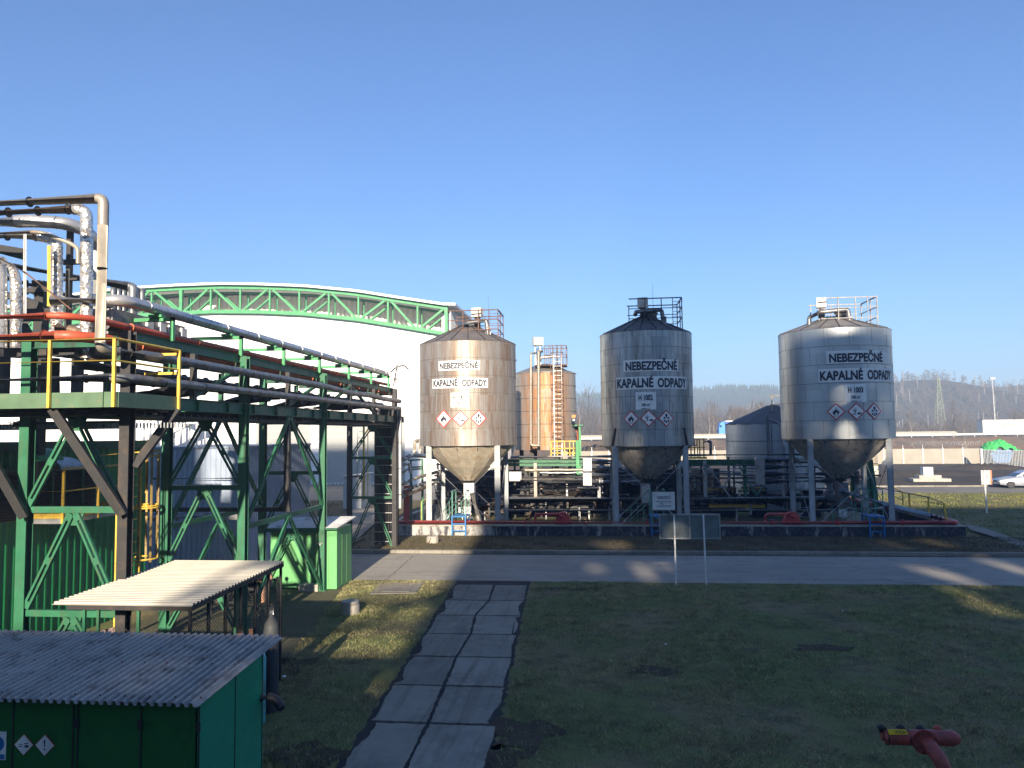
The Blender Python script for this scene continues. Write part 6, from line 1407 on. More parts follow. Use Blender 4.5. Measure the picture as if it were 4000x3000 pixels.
# steam near H1001 base: thin wisps
stm = bpy.data.materials.new('steam'); stm.use_nodes = True; nt = stm.node_tree; nt.nodes.clear(); o_ = _n(nt, 'ShaderNodeOutputMaterial'); pv = _n(nt, 'ShaderNodeVolumePrincipled')
tc = _n(nt, 'ShaderNodeTexCoord'); nn = noise(nt, tc.outputs['Object'], 2.6, 5, .65); gr = _n(nt, 'ShaderNodeTexGradient', gradient_type='SPHERICAL'); mp = _n(nt, 'ShaderNodeMapping'); mp.inputs['Scale'].default_value = (.62, 1.6, 1.5); nt.links.new(tc.outputs['Object'], mp.inputs[0]); mp.inputs['Location'].default_value = (0, 0, -.55); nt.links.new(mp.outputs[0], gr.inputs[0])
nt.links.new(mth(nt, 'MULTIPLY', mth(nt, 'MULTIPLY', ramp(nt, nn, .48, .68), gr.outputs['Fac']), 2.2), pv.inputs['Density']); pv.inputs['Color'].default_value = (.85, .87, .9, 1); nt.links.new(pv.outputs[0], o_.inputs['Volume'])
a = PY(1680, 2030, 38.8); mb = MB(); mb.bb(a[0]-1.5, a[0]+1.5, 38.3, 39.3, .55, 1.4); st_ = mb.build('steam', stm); st_['kind'] = 'stuff'
# ================================================================== SIGNS, RINGS, HYDRANT
ib = thing('notice_board', (3.0, 25.85, 0), 'blank grey framed notice board on two white posts at the lawn edge', 'notice board')
M_BD = paint('blue_grey_board', (.16, .20, .21), .5, var=.08, dirt=(.12, .14, .13))
x0, x1 = 2.03, 3.97; z0, z1 = 1.50, 2.27
yp_ = 26.0
mb = MB(); mb.bb(x0, x1, yp_, yp_+.02, z0, z1); mb.build('panel', M_BD, ib)
mb = MB(); mb.bb(x0-.02, x1+.02, yp_-.025, yp_+.04, z1-.02, z1+.025); mb.bb(x0-.02, x1+.02, yp_-.03, yp_-.002, z0-.02, z0+.015); mb.bb(x0-.02, x0+.015, yp_-.022, yp_-.002, z0+.016, z1-.021); mb.bb(x1-.015, x1+.02, yp_-.022, yp_-.002, z0+.016, z1-.021); xm = (x0+x1)/2; mb.bb(xm-.02, xm+.02, yp_-.022, yp_-.002, z0+.016, z1-.021); mb.build('frame', GALV, ib)
for (ub, ut) in ((2642, 2633), (2760, 2747)):
    p = G(ub, 2286); q = PY(ut, 2016, yp_-.06); mb = MB(); mb.bar((p[0], yp_-.06, 0), (q[0], yp_-.06, z1), .05, .045); mb.build('post', WHITE, ib)
# danger sign
ds = thing('danger_sign', PY(2595, 1960, 36.2), 'white danger sign with black Czech lettering mounted on rails in front of H 1002', 'sign')
a, b_ = PY(2548, 1922, 36.3), PY(2637, 1992, 36.3); W = b_[0]-a[0]; H_ = a[2]-b_[2]
mb = MB(); mb.bb(a[0], b_[0], 36.3, 36.33, b_[2], a[2]); pn = mb.build('sign_panel', paint('clean_sign_white', (.62, .64, .62), .5, var=.04), ds)
def flat(mb, txt, x, y, z, h, w_):
    V, Fc = textmesh(txt, h, .014, 1); xs = [q[0] for q in V]; k = w_/(max(xs)-min(xs)); mb.add([(x+q[0]*k, y, z+q[1]-h*.1) for q in V], Fc)
mb = MB(); cx = (a[0]+b_[0])/2
flat(mb, 'NEBEZPEČÍ', cx+W*.02, 36.293, a[2]-H_*.30, H_*.15, W*.60)
flat(mb, 'VÝBUCHU PLYNU A PAR', cx, 36.293, a[2]-H_*.53, H_*.08, W*.68); flat(mb, 'ZÓNA 2', cx-W*.08, 36.293, a[2]-H_*.655, H_*.08, W*.20); flat(mb, 'OD HRANICE PROVOZU', cx, 36.293, a[2]-H_*.78, H_*.08, W*.65)
tx_, tz_ = a[0]+W*.1, a[2]-H_*.17
for p, q in (((0, .1), (-.09, -.08)), ((-.09, -.08), (.09, -.08)), ((.09, -.08), (0, .1))): mb.bar((tx_+p[0], 36.29, tz_+p[1]), (tx_+q[0], 36.29, tz_+q[1]), .003, .012, (0, 1, 0))
mb.build('lettering', LETTER, pn)
mb = MB(); mb.bar((a[0]-.02, 36.6, .62), (a[0]-.02, 36.6, a[2]-.1), .05, .05); mb.bar((b_[0]-.5, 36.6, .62), (b_[0]-.5, 36.6, b_[2]+.3), .04, .04); mb.bar((a[0]-.02, 36.45, a[2]-.3), (b_[0]-.5, 36.45, b_[2]+.3), .03, .03); mb.build('post', TEALR, ds)
# small sign on pole, right
ss = thing('road_sign', G(3855, 2005), 'grey back of a square sign on a thin white pole in the right lawn', 'sign')
p = G(3855, 2005); a, b_ = PY(3832, 1837, p[1]), PY(3877, 1893, p[1]); mb = MB(); mb.bb(a[0], b_[0], p[1]+.03, p[1]+.05, b_[2], a[2]); mb.build('sign_plate', GALV, ss)
mb = MB(); mb.bb(b_[0]-.08, b_[0], p[1]+.02, p[1]+.028, b_[2], a[2]); mb.build('edge_strip', paint('dull_red_edge', (.45, .16, .08), .5), ss)
mb = MB(); mb.cyl((p[0], p[1], 0), (p[0]-.02, p[1], a[2]), .045, None, 8); mb.build('pole', WHITE, ss)
# concrete rings
def ring(p, r, h, label, lid=True):
    t = thing('concrete_ring', (p[0], p[1], p[2]), label, 'manhole ring'); z = p[2]
    mb = MB(); mb.lathe((p[0], p[1], z), [(r*.97, 0), (r, .02), (r, h*.75), (r*.97, h*.77)], 32, top=not lid); mb.build('ring_body', CONC, t, 40)
    if lid: mb = MB(); mb.lathe((p[0], p[1], z), [(r*.9, h*.77), (r*.93, h*.8), (r*.93, h*.96), (r*.9, h)], 32, top=True); mb.build('lid', CONC, t, 40)
    return t
p = G(1357, 2405); ring((p[0], p[1]+.25, 0), .265, .36, 'pale concrete manhole ring with lid on the grass by the apron')
p = G(1685, 2132); t = ring((p[0], p[1]+.25, .1), .28, .30, 'low pale concrete ring on the verge below silo H 1001')
mb = MB(); mb.cyl((p[0]-.1, p[1]-.2, .1), (p[0]+.02, p[1]+.1, .52), .015, None, 6); mb.build('bar', RUST, t)
# stones and litter
for i, (u, v, s, lb) in enumerate(((1108, 2645, .05, 'white pebble on the grass beside the green shed'), (2600, 2518, .035, 'small pale pebble in the middle of the lawn'), (3292, 2386, .03, 'tiny white pebble on the right lawn'))):
    p = G(u, v); mb = MB(); mb.lathe((p[0], p[1], .0), [(s, 0), (s*1.1, s*.3), (s*.7, s*.7), (s*.1, s*.8)], 8); solo(mb, 'pebble', WHITE, lb, 'pebble')
M_HY = paint('faded_red_hydrant', (.40, .085, .07), .5, var=.25, dirt=(.20, .06, .05), dirtamt=.46, scale=9)
# hydrant manifold on a bent pipe (near)
HYY = 7.4
hy = thing('hydrant_manifold', PY(3600, 2900, HYY)*np.array([1, 1, 0]), 'red hydrant manifold with yellow VODA plate on a bent pipe, lower right', 'hydrant')
L_ = PY(3448, 2878, HYY); R3 = PY(3742, 2884, HYY); rad = 27/3000*HYY*1.02
R3[1] = HYY+.0; d = (R3-L_)/np.linalg.norm(R3-L_)
mb = MB(); mb.tube([L_-d*.012, L_+d*.02, L_+d*.05, R3-d*.06, R3-d*.02, R3+d*.012], [rad*.55, rad*.88, rad, rad, rad*.86, rad*.5], 24); mb.build('manifold', M_HY, hy, 50)
for u in (3450, 3527, 3603, 3672):
    q = PY(u, 2858, HYY); c0 = L_+d*np.dot(q-L_, d); mb = MB()
    mb.cyl(c0+np.array([0, .02, rad*.6]), c0+np.array([0, .05, rad+.0]), .030, .032, 14); mb.lathe(c0+np.array([0, .05, rad-.01]), [(.036, 0), (.037, .012), (.030, .024), (.016, .032), (.002, .034)], 18); mb.build('coupling_cap', BLACKST if u < 3650 else REDP, hy, 40)
e0 = PY(3614, 2898, HYY-.1); e1 = PY(3655, 2940, HYY-.28); e2 = PY(3672, 3050, HYY-.3)
mb = MB(); c0 = L_+d*np.dot(e0-L_, d); 
mb.tube([c0+np.array([0, 0, 0]), c0+np.array([.03, -.16, -.02]), c0+np.array([.10, -.24, -.16]), (c0[0]+.13, c0[1]-.26, .1)], .062, 20, .12); mb.build('riser_pipe', M_HY, hy, 50)
fl = MB(); dd = np.array([.1, -1, -.15]); fl.ringat(c0+np.array([.0, -.085, -.005]), dd, .105, .014, 28); fl.ringat(c0+np.array([.0, -.105, -.007]), dd, .105, .014, 28)
fo = fl.build('flange', M_HY, hy, 40)
mb = MB()
for k in range(8): a = R_(22+45*k); mb.cyl(c0+np.array([.085*math.cos(a), -.118, .085*math.sin(a)]), c0+np.array([.085*math.cos(a), -.135, .085*math.sin(a)]), .011, None, 6)
mb.build('bolt', RUST, fo)
# VODA plate
P4 = [PY(3465, 2849, HYY-.06), PY(3536, 2849, HYY-.06), PY(3549, 2869, HYY-.075), PY(3474, 2870, HYY-.075)]
n4 = np.cross(P4[1]-P4[0], P4[3]-P4[0]); n4 /= np.linalg.norm(n4)
if n4[1] > 0: n4 = -n4
mb = MB(); mb.prism(P4, n4*.004); pl = mb.build('name_plate', paint('yellow_plate', (.80, .55, .02), .45, var=.06), hy)
V, Fc = textmesh('VODA', 1.0, .012, 1); xs = [q[0] for q in V]; w_ = max(xs)-min(xs); mb = MB()
ux, uy = P4[1]-P4[0], P4[0]-P4[3]; o0 = (P4[0]+P4[1]+P4[2]+P4[3])/4+n4*.0075
mb.add([o0+ux*(.12+q[0]/w_*.62)+uy*((q[1]-.10)*.52) for q in V], Fc); mb.build('lettering', LETTER, pl)
mb = MB()
for u in (3462, 3545): q = PY(u, 2870, HYY); c1 = L_+d*np.dot(q-L_, d); mb.ringat(c1, d, rad*1.05, .012, 24)
mb.build('strap', BLACKST, hy, 40)
# ================================================================== BACKGROUND
# concrete panel fence
fy0 = 118.5
fa, fb_ = PY(2240, 1795, 124), PY(3862, 1810, 117)
cf = thing('concrete_fence', (40, fy0, 0), 'long pale concrete panel fence beyond the dark dirt yard', 'fence')
P0 = np.array([-6, 120.5, 0]); P1 = np.array([54.5, 116.0, 0]); n = 23
mb = MB(); mb2 = MB()
for i in range(n):
    a = P0+(P1-P0)*i/n; b_ = P0+(P1-P0)*(i+1)/n; h = 2.15; mb.bar(a+np.array([.1, 0, h/2]), b_+np.array([-.1, 0, h/2]), .12, h); mb2.bar(a+np.array([0, 0, 0]), a+np.array([0, 0, 2.3]), .18, .2)
    mb2.bar(a+np.array([0, 0, 2.3]), a+np.array([0, 0, 2.75]), .06, .06)
mb.build('fence_panel', paint('pale_fence_concrete', (.33, .31, .26), .85, var=.08, dirt=(.3, .27, .22), scale=.4), cf); mb2.build('fence_post', GALV, cf)
rw = MB(); a, b_ = P0+(P1-P0)*.84, P1; N = 260
rw.tube([a+(b_-a)*k/N+np.array([0, .45*math.cos(k*.75), 2.9+.5*math.sin(k*.75)]) for k in range(N)], .02, 4)
solo(rw, 'razor_wire', GALV, 'coils of razor wire along the right end of the concrete fence', 'razor wire')
# palisade fence
pf2 = thing('palisade_fence', PY(3930, 1800, 108), 'pale vertical-bar palisade fence at the right edge', 'fence')
a, b_ = PY(3842, 1805, 112), PY(4200, 1822, 98); mb = MB()
for k in range(58): p = a+(b_-a)*k/57; mb.bar((p[0], p[1], 0), (p[0], p[1], 2.1), .09, .05)
mb.build('bars', paint('pale_fence_steel', (.50, .52, .50), .5), pf2); mb = MB(); mb.bar((a[0], a[1]+.06, .4), (b_[0], b_[1]+.06, .4), .05, .06); mb.bar((a[0], a[1]+.06, 1.7), (b_[0], b_[1]+.06, 1.7), .05, .06); mb.bar((a[0]-.25, a[1], 0), (a[0]-.25, a[1], 2.2), .3, .3); mb.build('rails', GALV, pf2)
# heap of green cloth on blue skip
sk2 = thing('skip', PY(3920, 1800, 114), 'blue skip behind the palisade fence heaped with green netting', 'skip')
a, b_ = PY(3862, 1780, 115), PY(3968, 1815, 115); mb = MB(); mb.prism([(a[0], 115, 2.0), (b_[0], 115, 2.0), (b_[0]-.8, 115, .1), (a[0]+.8, 115, .1)], (0, 3, 0)); mb.build('skip_body', paint('skip_blue', (.04, .22, .55), .5, dirt=(.2, .3, .45)), sk2)
mb = MB(); V = []; nx, ny = 16, 7; c = PY(3898, 1770, 116)
for j in range(ny):
    for i in range(nx):
        s, t_ = i/(nx-1)*2-1, j/(ny-1)*2-1; h = max(0, 1-s*s*.9-.7*t_*t_)*1.45+.25*math.sin(i*1.3+j); V.append((c[0]+s*2.4, 116+t_*1.6, 1.8+max(0, h)))
mb.add(V, [(j*nx+i, j*nx+i+1, (j+1)*nx+i+1, (j+1)*nx+i) for j in range(ny-1) for i in range(nx-1)]); solo(mb, 'netting_heap', paint('bright_green_netting', (.05, .42, .10), .8), 'crumpled bright green netting heaped above the blue skip', 'netting')
# blocks on dirt
p = G(3630, 1880); t = thing('concrete_block', (p[0], p[1], 0), 'pale cube stacked on two concrete slabs in the dirt yard', 'concrete blocks')
mb = MB(); mb.box((p[0], p[1], .14), (3.4, 1.4, .28)); mb.box((p[0]-.1, p[1], .44), (2.0, 1.1, .3)); mb.build('slab', CONC, t); mb = MB(); mb.box((p[0]-.2, p[1], .98), (.85, .8, .75)); mb.build('cube', WHITE, t)
# dirt heaps
def heap(u, v, rx, ry, h, lb, mt=M_DIRT):
    p = G(u, v); mb = MB(); nx, ny = 22, 14; V = []
    for j in range(ny):
        for i in range(nx):
            s, t_ = i/(nx-1)*2-1, j/(ny-1)*2-1; V.append((p[0]+s*rx, p[1]+t_*ry, max(-.02, h*(1-s*s)*(1-t_*t_)*(1+.35*math.sin(i*1.9+j*2.3))+rnd.uniform(-.05, .05)*h-.02)))
    mb.add(V, [(j*nx+i, j*nx+i+1, (j+1)*nx+i+1, (j+1)*nx+i) for j in range(ny-1) for i in range(nx-1)]); solo(mb, 'dirt_heap', mt, lb, 'dirt heap', smooth=60)
heap(3850, 1830, 5, 3, .55, 'dark dirt heap in front of the palisade fence'); heap(3600, 1850, 9, 5, .35, 'low dark dirt swell in the middle of the yard'); heap(2820, 1775, 9, 6, 3.2, 'brown rubble heap seen between silos H 1002 and H 1003', M_FIELD); heap(2340, 1800, 7, 4, 2.2, 'grey dirt cone beyond the exchangers')
# car
cr = thing('car', G(4000, 1897), 'silver hatchback parked on the dirt at the right edge, cut by the frame', 'car')
o = G(3888, 1898); o = np.array([o[0]+.1, 69.2, 0.0]); o[0] = PY(3888, 1880, 69.2)[0]
th = R_(-3); ux = np.array([math.cos(th), math.sin(th), 0]); uy = np.array([-math.sin(th), math.cos(th), 0])
def cp(x, y, z): return o+ux*x+uy*y+np.array([0, 0, z])
secs = [(.0, .62, .38, .62, .25), (.06, .74, .30, .72, .22), (.5, .82, .24, .80, .2), (1.1, .85, .22, .90, .2), (1.35, .86, .22, .95, .2), (2.6, .86, .2, .98, .2), (3.6, .85, .22, 1.0, .2), (4.1, .80, .3, .98, .2), (4.25, .72, .4, .9, .25)]
mb = MB(); V = []; K = 12
for (x, hw, zb, zt, _) in secs:
    for (yy, zz) in ((-hw*.96, zb), (-hw, zb+.12), (-hw*1.01, (zb+zt)/2), (-hw*.96, zt-.1), (-hw*.86, zt), (0, zt+.03), (hw*.86, zt), (hw*.96, zt-.1), (hw*1.01, (zb+zt)/2), (hw, zb+.12), (hw*.96, zb), (0, zb)): V.append(cp(x, yy, zz))
Fc = [(i*K+j, i*K+(j+1) % K, (i+1)*K+(j+1) % K, (i+1)*K+j) for i in range(len(secs)-1) for j in range(K)]+[tuple(range(K))[::-1], tuple((len(secs)-1)*K+j for j in range(K))]
mb.add(V, Fc); SILV = paint('silver_car_paint', (.50, .53, .58), .28, .6, var=.03); body = mb.build('body', SILV, cr, 50)
cab = [(1.2, .78, .93), (1.95, .66, 1.36), (2.3, .62, 1.44), (3.1, .62, 1.45), (3.75, .64, 1.32), (4.1, .74, .98)]
mb = MB(); V = []
for (x, hw, z) in cab: V += [cp(x, -.80, .95), cp(x, -hw, z), cp(x, hw, z), cp(x, .80, .95)]
mb.add(V, [(4*i+j, 4*i+j+1, 4*i+j+5, 4*i+j+4) for i in range(5) for j in range(3)]); mb.build('cabin', SILV, cr, 40)
GLASS = paint('dark_car_glass', (.03, .04, .05), .08, 0, var=.05)
mb = MB()
mb.quad(cp(1.24, -.7, .965), cp(1.24, .7, .965), cp(1.97, .57, 1.365), cp(1.97, -.57, 1.365))
mb.quad(cp(1.75, -.80, .99), cp(2.55, -.81, .99), cp(2.55, -.65, 1.39), cp(2.05, -.66, 1.34)); mb.quad(cp(2.62, -.81, .99), cp(3.45, -.81, .99), cp(3.3, -.66, 1.37), cp(2.62, -.65, 1.39)); mb.quad(cp(3.5, -.81, .99), cp(3.9, -.78, .99), cp(3.7, -.68, 1.27), cp(3.36, -.67, 1.36)); mb.build('window', GLASS, cr)
for x in (.82, 3.4):
    for s in (-1, 1):
        mb = MB(); mb.cyl(cp(x, s*.62, .31), cp(x, s*.88, .31), .31, None, 24); w1 = mb.build('wheel', RUBBER, cr, 40); mb = MB(); mb.cyl(cp(x, s*.87, .31), cp(x, s*.895, .31), .19, None, 12); mb.build('rim', BLACKST, w1, 40)
for s in (-1, 1):
    mb = MB(); mb.add([cp(-.0, s*.35, .52), cp(.0, s*.6, .54), cp(.22, s*.78, .62), cp(.18, s*.72, .70), cp(.03, s*.4, .64)], [(0, 1, 2, 3, 4)]); mb.build('headlight', CLADB, cr)
mb = MB(); mb.bb(*sorted((cp(-.02, 0, 0)[0]-.01, cp(-.02, 0, 0)[0])), o[1]-.3, o[1]+.3, .5, .62); mb.build('grille', BLACKST, cr); mb = MB(); mb.box(cp(-.02, 0, .38), (.02, .5, .1)); mb.build('number_plate', WHITE, cr)
# highway furniture
br = thing('motorway_barrier', (40, HWY-3, HZ), 'pale concrete barrier along the motorway embankment', 'barrier')
mb = MB()
xa, xb = PY(2200, 1690, HWY-3)[0], PY(3762, 1690, HWY-3)[0]
mb.bb(xa-60, xb-1.5, HWY-3.1, HWY-2.8, HZ, HZ+1.15); mb.prism([(xb-1.5, HWY-3.1, HZ), (xb, HWY-3.1, HZ), (xb-1.5, HWY-3.1, HZ+1.15)], (0, .3, 0)); mb.build('barrier_body', paint('barrier_concrete', (.32, .30, .25), .85, var=.1), br)
gr_ = thing('guard_rail', (60, HWY-4.6, HZ), 'galvanised guard rail on posts along the motorway edge', 'guard rail'); mb = MB(); mb.bb(-60, 150, HWY-4.7, HWY-4.6, HZ+.35, HZ+.72); mb.build('rail', GALV, gr_)
mb = MB()
for x in np.arange(-40, 150, 3.9): mb.bar((x, HWY-4.5, HZ-.5), (x, HWY-4.5, HZ+.7), .12, .12)
mb.build('post', GALV, gr_)
lpz = thing('street_lamp', PY(3880, 1640, HWY+8), 'tall thin lamp mast beside the white lorry trailer', 'street lamp'); a = PY(3888, 1640, HWY+8); b_ = PY(3876, 1480, HWY+8)
mb = MB(); mb.cyl((a[0], HWY+8, HZ), (a[0]-.2, HWY+8, b_[2]), .16, .08, 8); mb.build('mast', GALV, lpz); mb = MB(); mb.box((a[0]-.2, HWY+8, b_[2]+.1), (.9, .6, .3)); mb.build('lamp_head', WHITE, lpz)
# white trailer
YT = HWY; tl = thing('lorry_trailer', PY(3930, 1690, YT), 'white curtain-sided lorry trailer with black italic lettering on the motorway', 'trailer')
a, b_ = PY(3838, 1640, YT), PY(3840, 1694, YT); Lt = 13.6; z1, z0 = a[2], b_[2]
mb = MB(); mb.bb(a[0], a[0]+Lt, YT, YT+2.5, z0, z1-.12); bd_ = mb.build('body', paint('trailer_white', (.66, .64, .58), .5, var=.04), tl)
mb = MB(); mb.bb(a[0]-.05, a[0]+Lt+.05, YT-.04, YT+2.55, z1-.12, z1); mb.build('roof_rail', GALV, tl)
mb = MB()
for k in range(14): mb.bb(a[0]+.6+k, a[0]+.64+k, YT-.02, YT-.001, z0, z0+.3)
mb.build('curtain_buckle', CLAD, bd_)
mb = MB(); V, Fc = textmesh('NOWAKI - TR', .42, .02, 1); xs = [q[0] for q in V]; k = 5.0/(max(xs)-min(xs)); x_ = PY(3912, 1660, YT)[0]+2.5; zc = PY(3912, 1661, YT)[2]
mb.add([(x_+q[0]*k+q[1]*.35, YT-.015, zc+q[1]) for q in V], Fc)
mb.build('lettering', LETTER, bd_)
mb = MB(); P = [PY(3880, 1672, YT), PY(3912, 1656, YT), (x_-.5, YT, zc+.75), (x_+2, YT, zc+.8), (x_+5, YT, zc+.5)]
P = [(p[0], YT-.012, p[2]) for p in P]; mb.tube(P, .03, 4); mb.build('swoosh', CLAD, bd_)
for x in (a[0]+2.2, a[0]+3.5, a[0]+4.8, a[0]+11.5):
    mb = MB(); mb.cyl((x, YT+.05, HZ+.5), (x, YT+2.4, HZ+.5), .5, None, 20); mb.build('wheel', RUBBER, tl, 40)
mb = MB(); mb.bb(a[0]+.2, a[0]+Lt, YT+.4, YT+2.1, z0-.25, z0-.02); mb.build('chassis', BLACKST, tl)
# blue lorry
YB = HWY+3; bl = thing('lorry', PY(2850, 1685, YB), 'blue articulated lorry on the motorway, half hidden by the low tank', 'lorry')
CB = paint('lorry_cab_blue', (.01, .20, .75), .4, var=.05); TB = paint('lorry_trailer_blue', (.02, .07, .42), .5, var=.05)
a, b_ = PY(2807, 1652, YB), PY(2833, 1690, YB); zc0 = HZ+.45
mb = MB(); mb.prism([(a[0]+.0, YB, zc0), (a[0]+.05, YB, PY(2807, 1672, YB)[2]), (a[0]+.25, YB, PY(2807, 1655, YB)[2]), (a[0]+.6, YB, PY(2807, 1649, YB)[2]), (b_[0], YB, PY(2807, 1646, YB)[2]), (b_[0], YB, zc0)], (0, 2.5, 0)); cbb = mb.build('cab', CB, bl)
mb = MB(); p_, q_ = PY(2811, 1661, YB), PY(2819, 1669, YB); mb.bb(p_[0], q_[0], YB-.02, YB-.001, q_[2], p_[2]); mb.build('window', GLASS, cbb)
mb = MB(); p_ = PY(2834, 1645, YB); mb.bb(p_[0], p_[0]+13.6, YB, YB+2.5, zc0+.5, p_[2]-.1); tb = mb.build('trailer', TB, bl)
mb = MB(); mb.bb(p_[0]-.02, p_[0]+13.6, YB-.03, YB+2.53, p_[2]-.1, p_[2]+.08); mb.bb(p_[0], p_[0]+13.6, YB-.02, YB-.001, zc0+.5, zc0+.62)
mb.tube([(p_[0]+.6, YB-.02, p_[2]-.5), (p_[0]+.9, YB-.02, p_[2]-1.3), (p_[0]+1.5, YB-.02, p_[2]-1.9)], .07, 5); mb.tube([(p_[0]+2.2, YB-.02, p_[2]-.3), (p_[0]+2.1, YB-.02, p_[2]-.9), (p_[0]+2.5, YB-.02, p_[2]-1.5)], .06, 5); mb.tube([(p_[0]+3.6, YB-.02, p_[2]-.3), (p_[0]+3.5, YB-.02, p_[2]-1.0)], .05, 5)
mb.add([(p_[0]+1.7+.35*math.cos(t), YB-.015, p_[2]-1.45+.3*math.sin(t)) for t in np.linspace(0, 6.283, 17)[:-1]], [tuple(range(16))]); mb.build('white_trim', WHITE, tb)
for x in (a[0]+1.0, a[0]+4.5, p_[0]+9, p_[0]+10.3): mb = MB(); mb.cyl((x, YB+.05, HZ+.5), (x, YB+2.4, HZ+.5), .5, None, 16); mb.build('wheel', RUBBER, bl, 40)
# lattice pylon
YP = 300; py_ = thing('pylon', PY(3665, 1640, YP)*np.array([1, 1, 0]), 'green lattice power pylon standing among the bare trees', 'pylon'); tp = PY(3664, 1480, YP); x_ = tp[0]; zt_ = tp[2]; mb = MB()
for sx in (-1, 1):
    for sy in (-1, 1): mb.bar((x_+sx*1.9, YP+sy*1.9, 0), (x_+sx*.25, YP+sy*.25, zt_), .13, .13)
z = 0; k = 0
while z < zt_-1:
    h = 2.2; w0 = 1.9+(.25-1.9)*z/zt_; w1 = 1.9+(.25-1.9)*(z+h)/zt_
    for sy in (-1, 1): mb.bar((x_-w0, YP+sy*w0, z), (x_+w1, YP+sy*w1, z+h), .06, .06); mb.bar((x_+w0, YP+sy*w0, z), (x_-w1, YP+sy*w1, z+h), .06, .06)
    z += h
mb.build('tower', paint('pylon_green', (.22, .26, .14), .6), py_)
for v, hw in ((1497, 1.0), (1527, 1.4), (1558, 1.1)):
    z = PY(3664, v, YP)[2]; mb = MB(); mb.bar((x_-hw*1.6, YP, z), (x_+hw*1.6, YP, z), .2, .2); mb.bar((x_-hw*1.6, YP, z), (x_, YP, z+.9), .1, .1); mb.bar((x_+hw*1.6, YP, z), (x_, YP, z+.9), .1, .1)
    for s in (-1, 1): mb.bar((x_+s*hw*1.6, YP, z), (x_+s*hw*1.6, YP, z-.8), .14, .14)
    mb.build('crossarm', BLACKST, py_)
mb = MB()
for v, sg in ((1505, 1), (1535, 1), (1512, 1)):
    z = PY(3664, v, YP)[2]; mb.tube([(x_+1.8+t*9, YP+t*2, z-3.0*math.sin(min(1, t/14)*math.pi/2)) for t in range(0, 14)], .035, 4)
solo(mb, 'power_line', BLACKST, 'thin power lines running right from the lattice pylon', 'power line')

# ---- bare trees
M_TWIG = groundmat('bare_twigs', [(.095, .07, .052), (.12, .095, .07), (.065, .052, .044)], (.03, .2, 1), bmp=0)
M_BIRCH = paint('birch_bark', (.30, .275, .25), .8)
def twigs(mb, rg, x, y, z0, h, w_, n, tw=.05, low=.15):
    # fine upward-fanning twigs in a crown volume
    for k in range(n):
        t = rg.uniform(low, 1); r = w_*math.sin(min(1, (1.02-t)*1.6+.18)*math.pi/2)*rg.uniform(0, 1)**.6; a = rg.uniform(0, 6.283)
        bx, by, bz_ = x+r*.55*math.cos(a), y+r*.55*math.sin(a), z0+h*t*.92
        L = h*rg.uniform(.08, .2); dx, dy = math.cos(a)*L*rg.uniform(.1, .7), math.sin(a)*L*.4
        s = tw*rg.uniform(.5, 1.3)
        mb.add([(bx-s, by, bz_), (bx+s, by, bz_), (bx+dx+s*.2, by+dy, bz_+L)], [(0, 1, 2)])
def branches(mb, rg, x, y, z0, h, r, n=9):
    top = (x+rg.uniform(-.3, .3), y, z0+h*.95); mb.tube([(x, y, z0), (x+rg.uniform(-.2, .2), y, z0+h*.5), top], [r, r*.6, r*.12], 5)
    for k in range(n):
        t = rg.uniform(.25, .85); a = rg.uniform(0, 6.283); L = h*.38*(1.1-t); b = np.array([x, y, z0+h*t]); e = b+np.array([math.cos(a)*L*.55, math.sin(a)*L*.4, L*.85]); mb.tube([b, (b+e)/2+np.array([0, 0, -L*.06]), e], [r*.38, r*.25, r*.06], 4)
rg = np.random.default_rng(11)
mb = MB(); TRB = MB()
for i in range(560):
    x = rg.uniform(-18, 190); y = rg.uniform(196, 262); h = rg.uniform(7.5, 13.5)*(1.0 if x < 65 else .78)
    if x > 70 and x < 105: h *= .72
    twigs(mb, rg, x, y, 0, h, h*.34, 85, .055, .04)
    if i % 3 == 0: branches(TRB, rg, x, y, 0, h, .14, 5)
w1 = struct(mb, 'bare_woodland', M_TWIG, kind='stuff')
w2 = struct(TRB, 'woodland_branches', paint('grey_brown_bark', (.12, .095, .08), .85), kind='stuff')
mb = MB()
for i in range(240):   # low scrub at the foot
    x = rg.uniform(-20, 190); y = rg.uniform(188, 196); twigs(mb, rg, x, y, 0.2, rg.uniform(3, 6.5), 1.7, 70, .05, .02)
struct(mb, 'scrub', paint('dark_scrub_twigs', (.07, .055, .055), .85, var=.3, scale=.1), kind='stuff')
mb = MB()
for i in range(170):
    x = rg.uniform(-6, 130); y = rg.uniform(126, 156); twigs(mb, rg, x, y, emb(x, y), rg.uniform(.5, 1.4), .9, 26, .03, .02)
struct(mb, 'weeds', paint('dry_weeds', (.26, .18, .11), .9, var=.3), kind='stuff')
bt = [(2768, 1560, 'leaning forked birch left of the blue lorry'), (2788, 1570, 'straight slim birch just left of the blue lorry cab'), (2852, 1590, 'forked birch directly above the blue lorry'), (2970, 1562, 'pale birch above the low tank roof'), (2920, 1600, 'short birch behind the blue trailer'), (2300, 1500, 'tall bare tree left of silo H 1002'), (2260, 1560, 'pale birch beside the rust-stained tank'), (3555, 1600, 'slim birch right of silo H 1003'), (3720, 1560, 'tall dark bare tree right of the pylon'), (3960, 1600, 'bare tree above the white trailer'), (3480+60, 1650, 'low birch at the foot of the wood right of H 1003')]
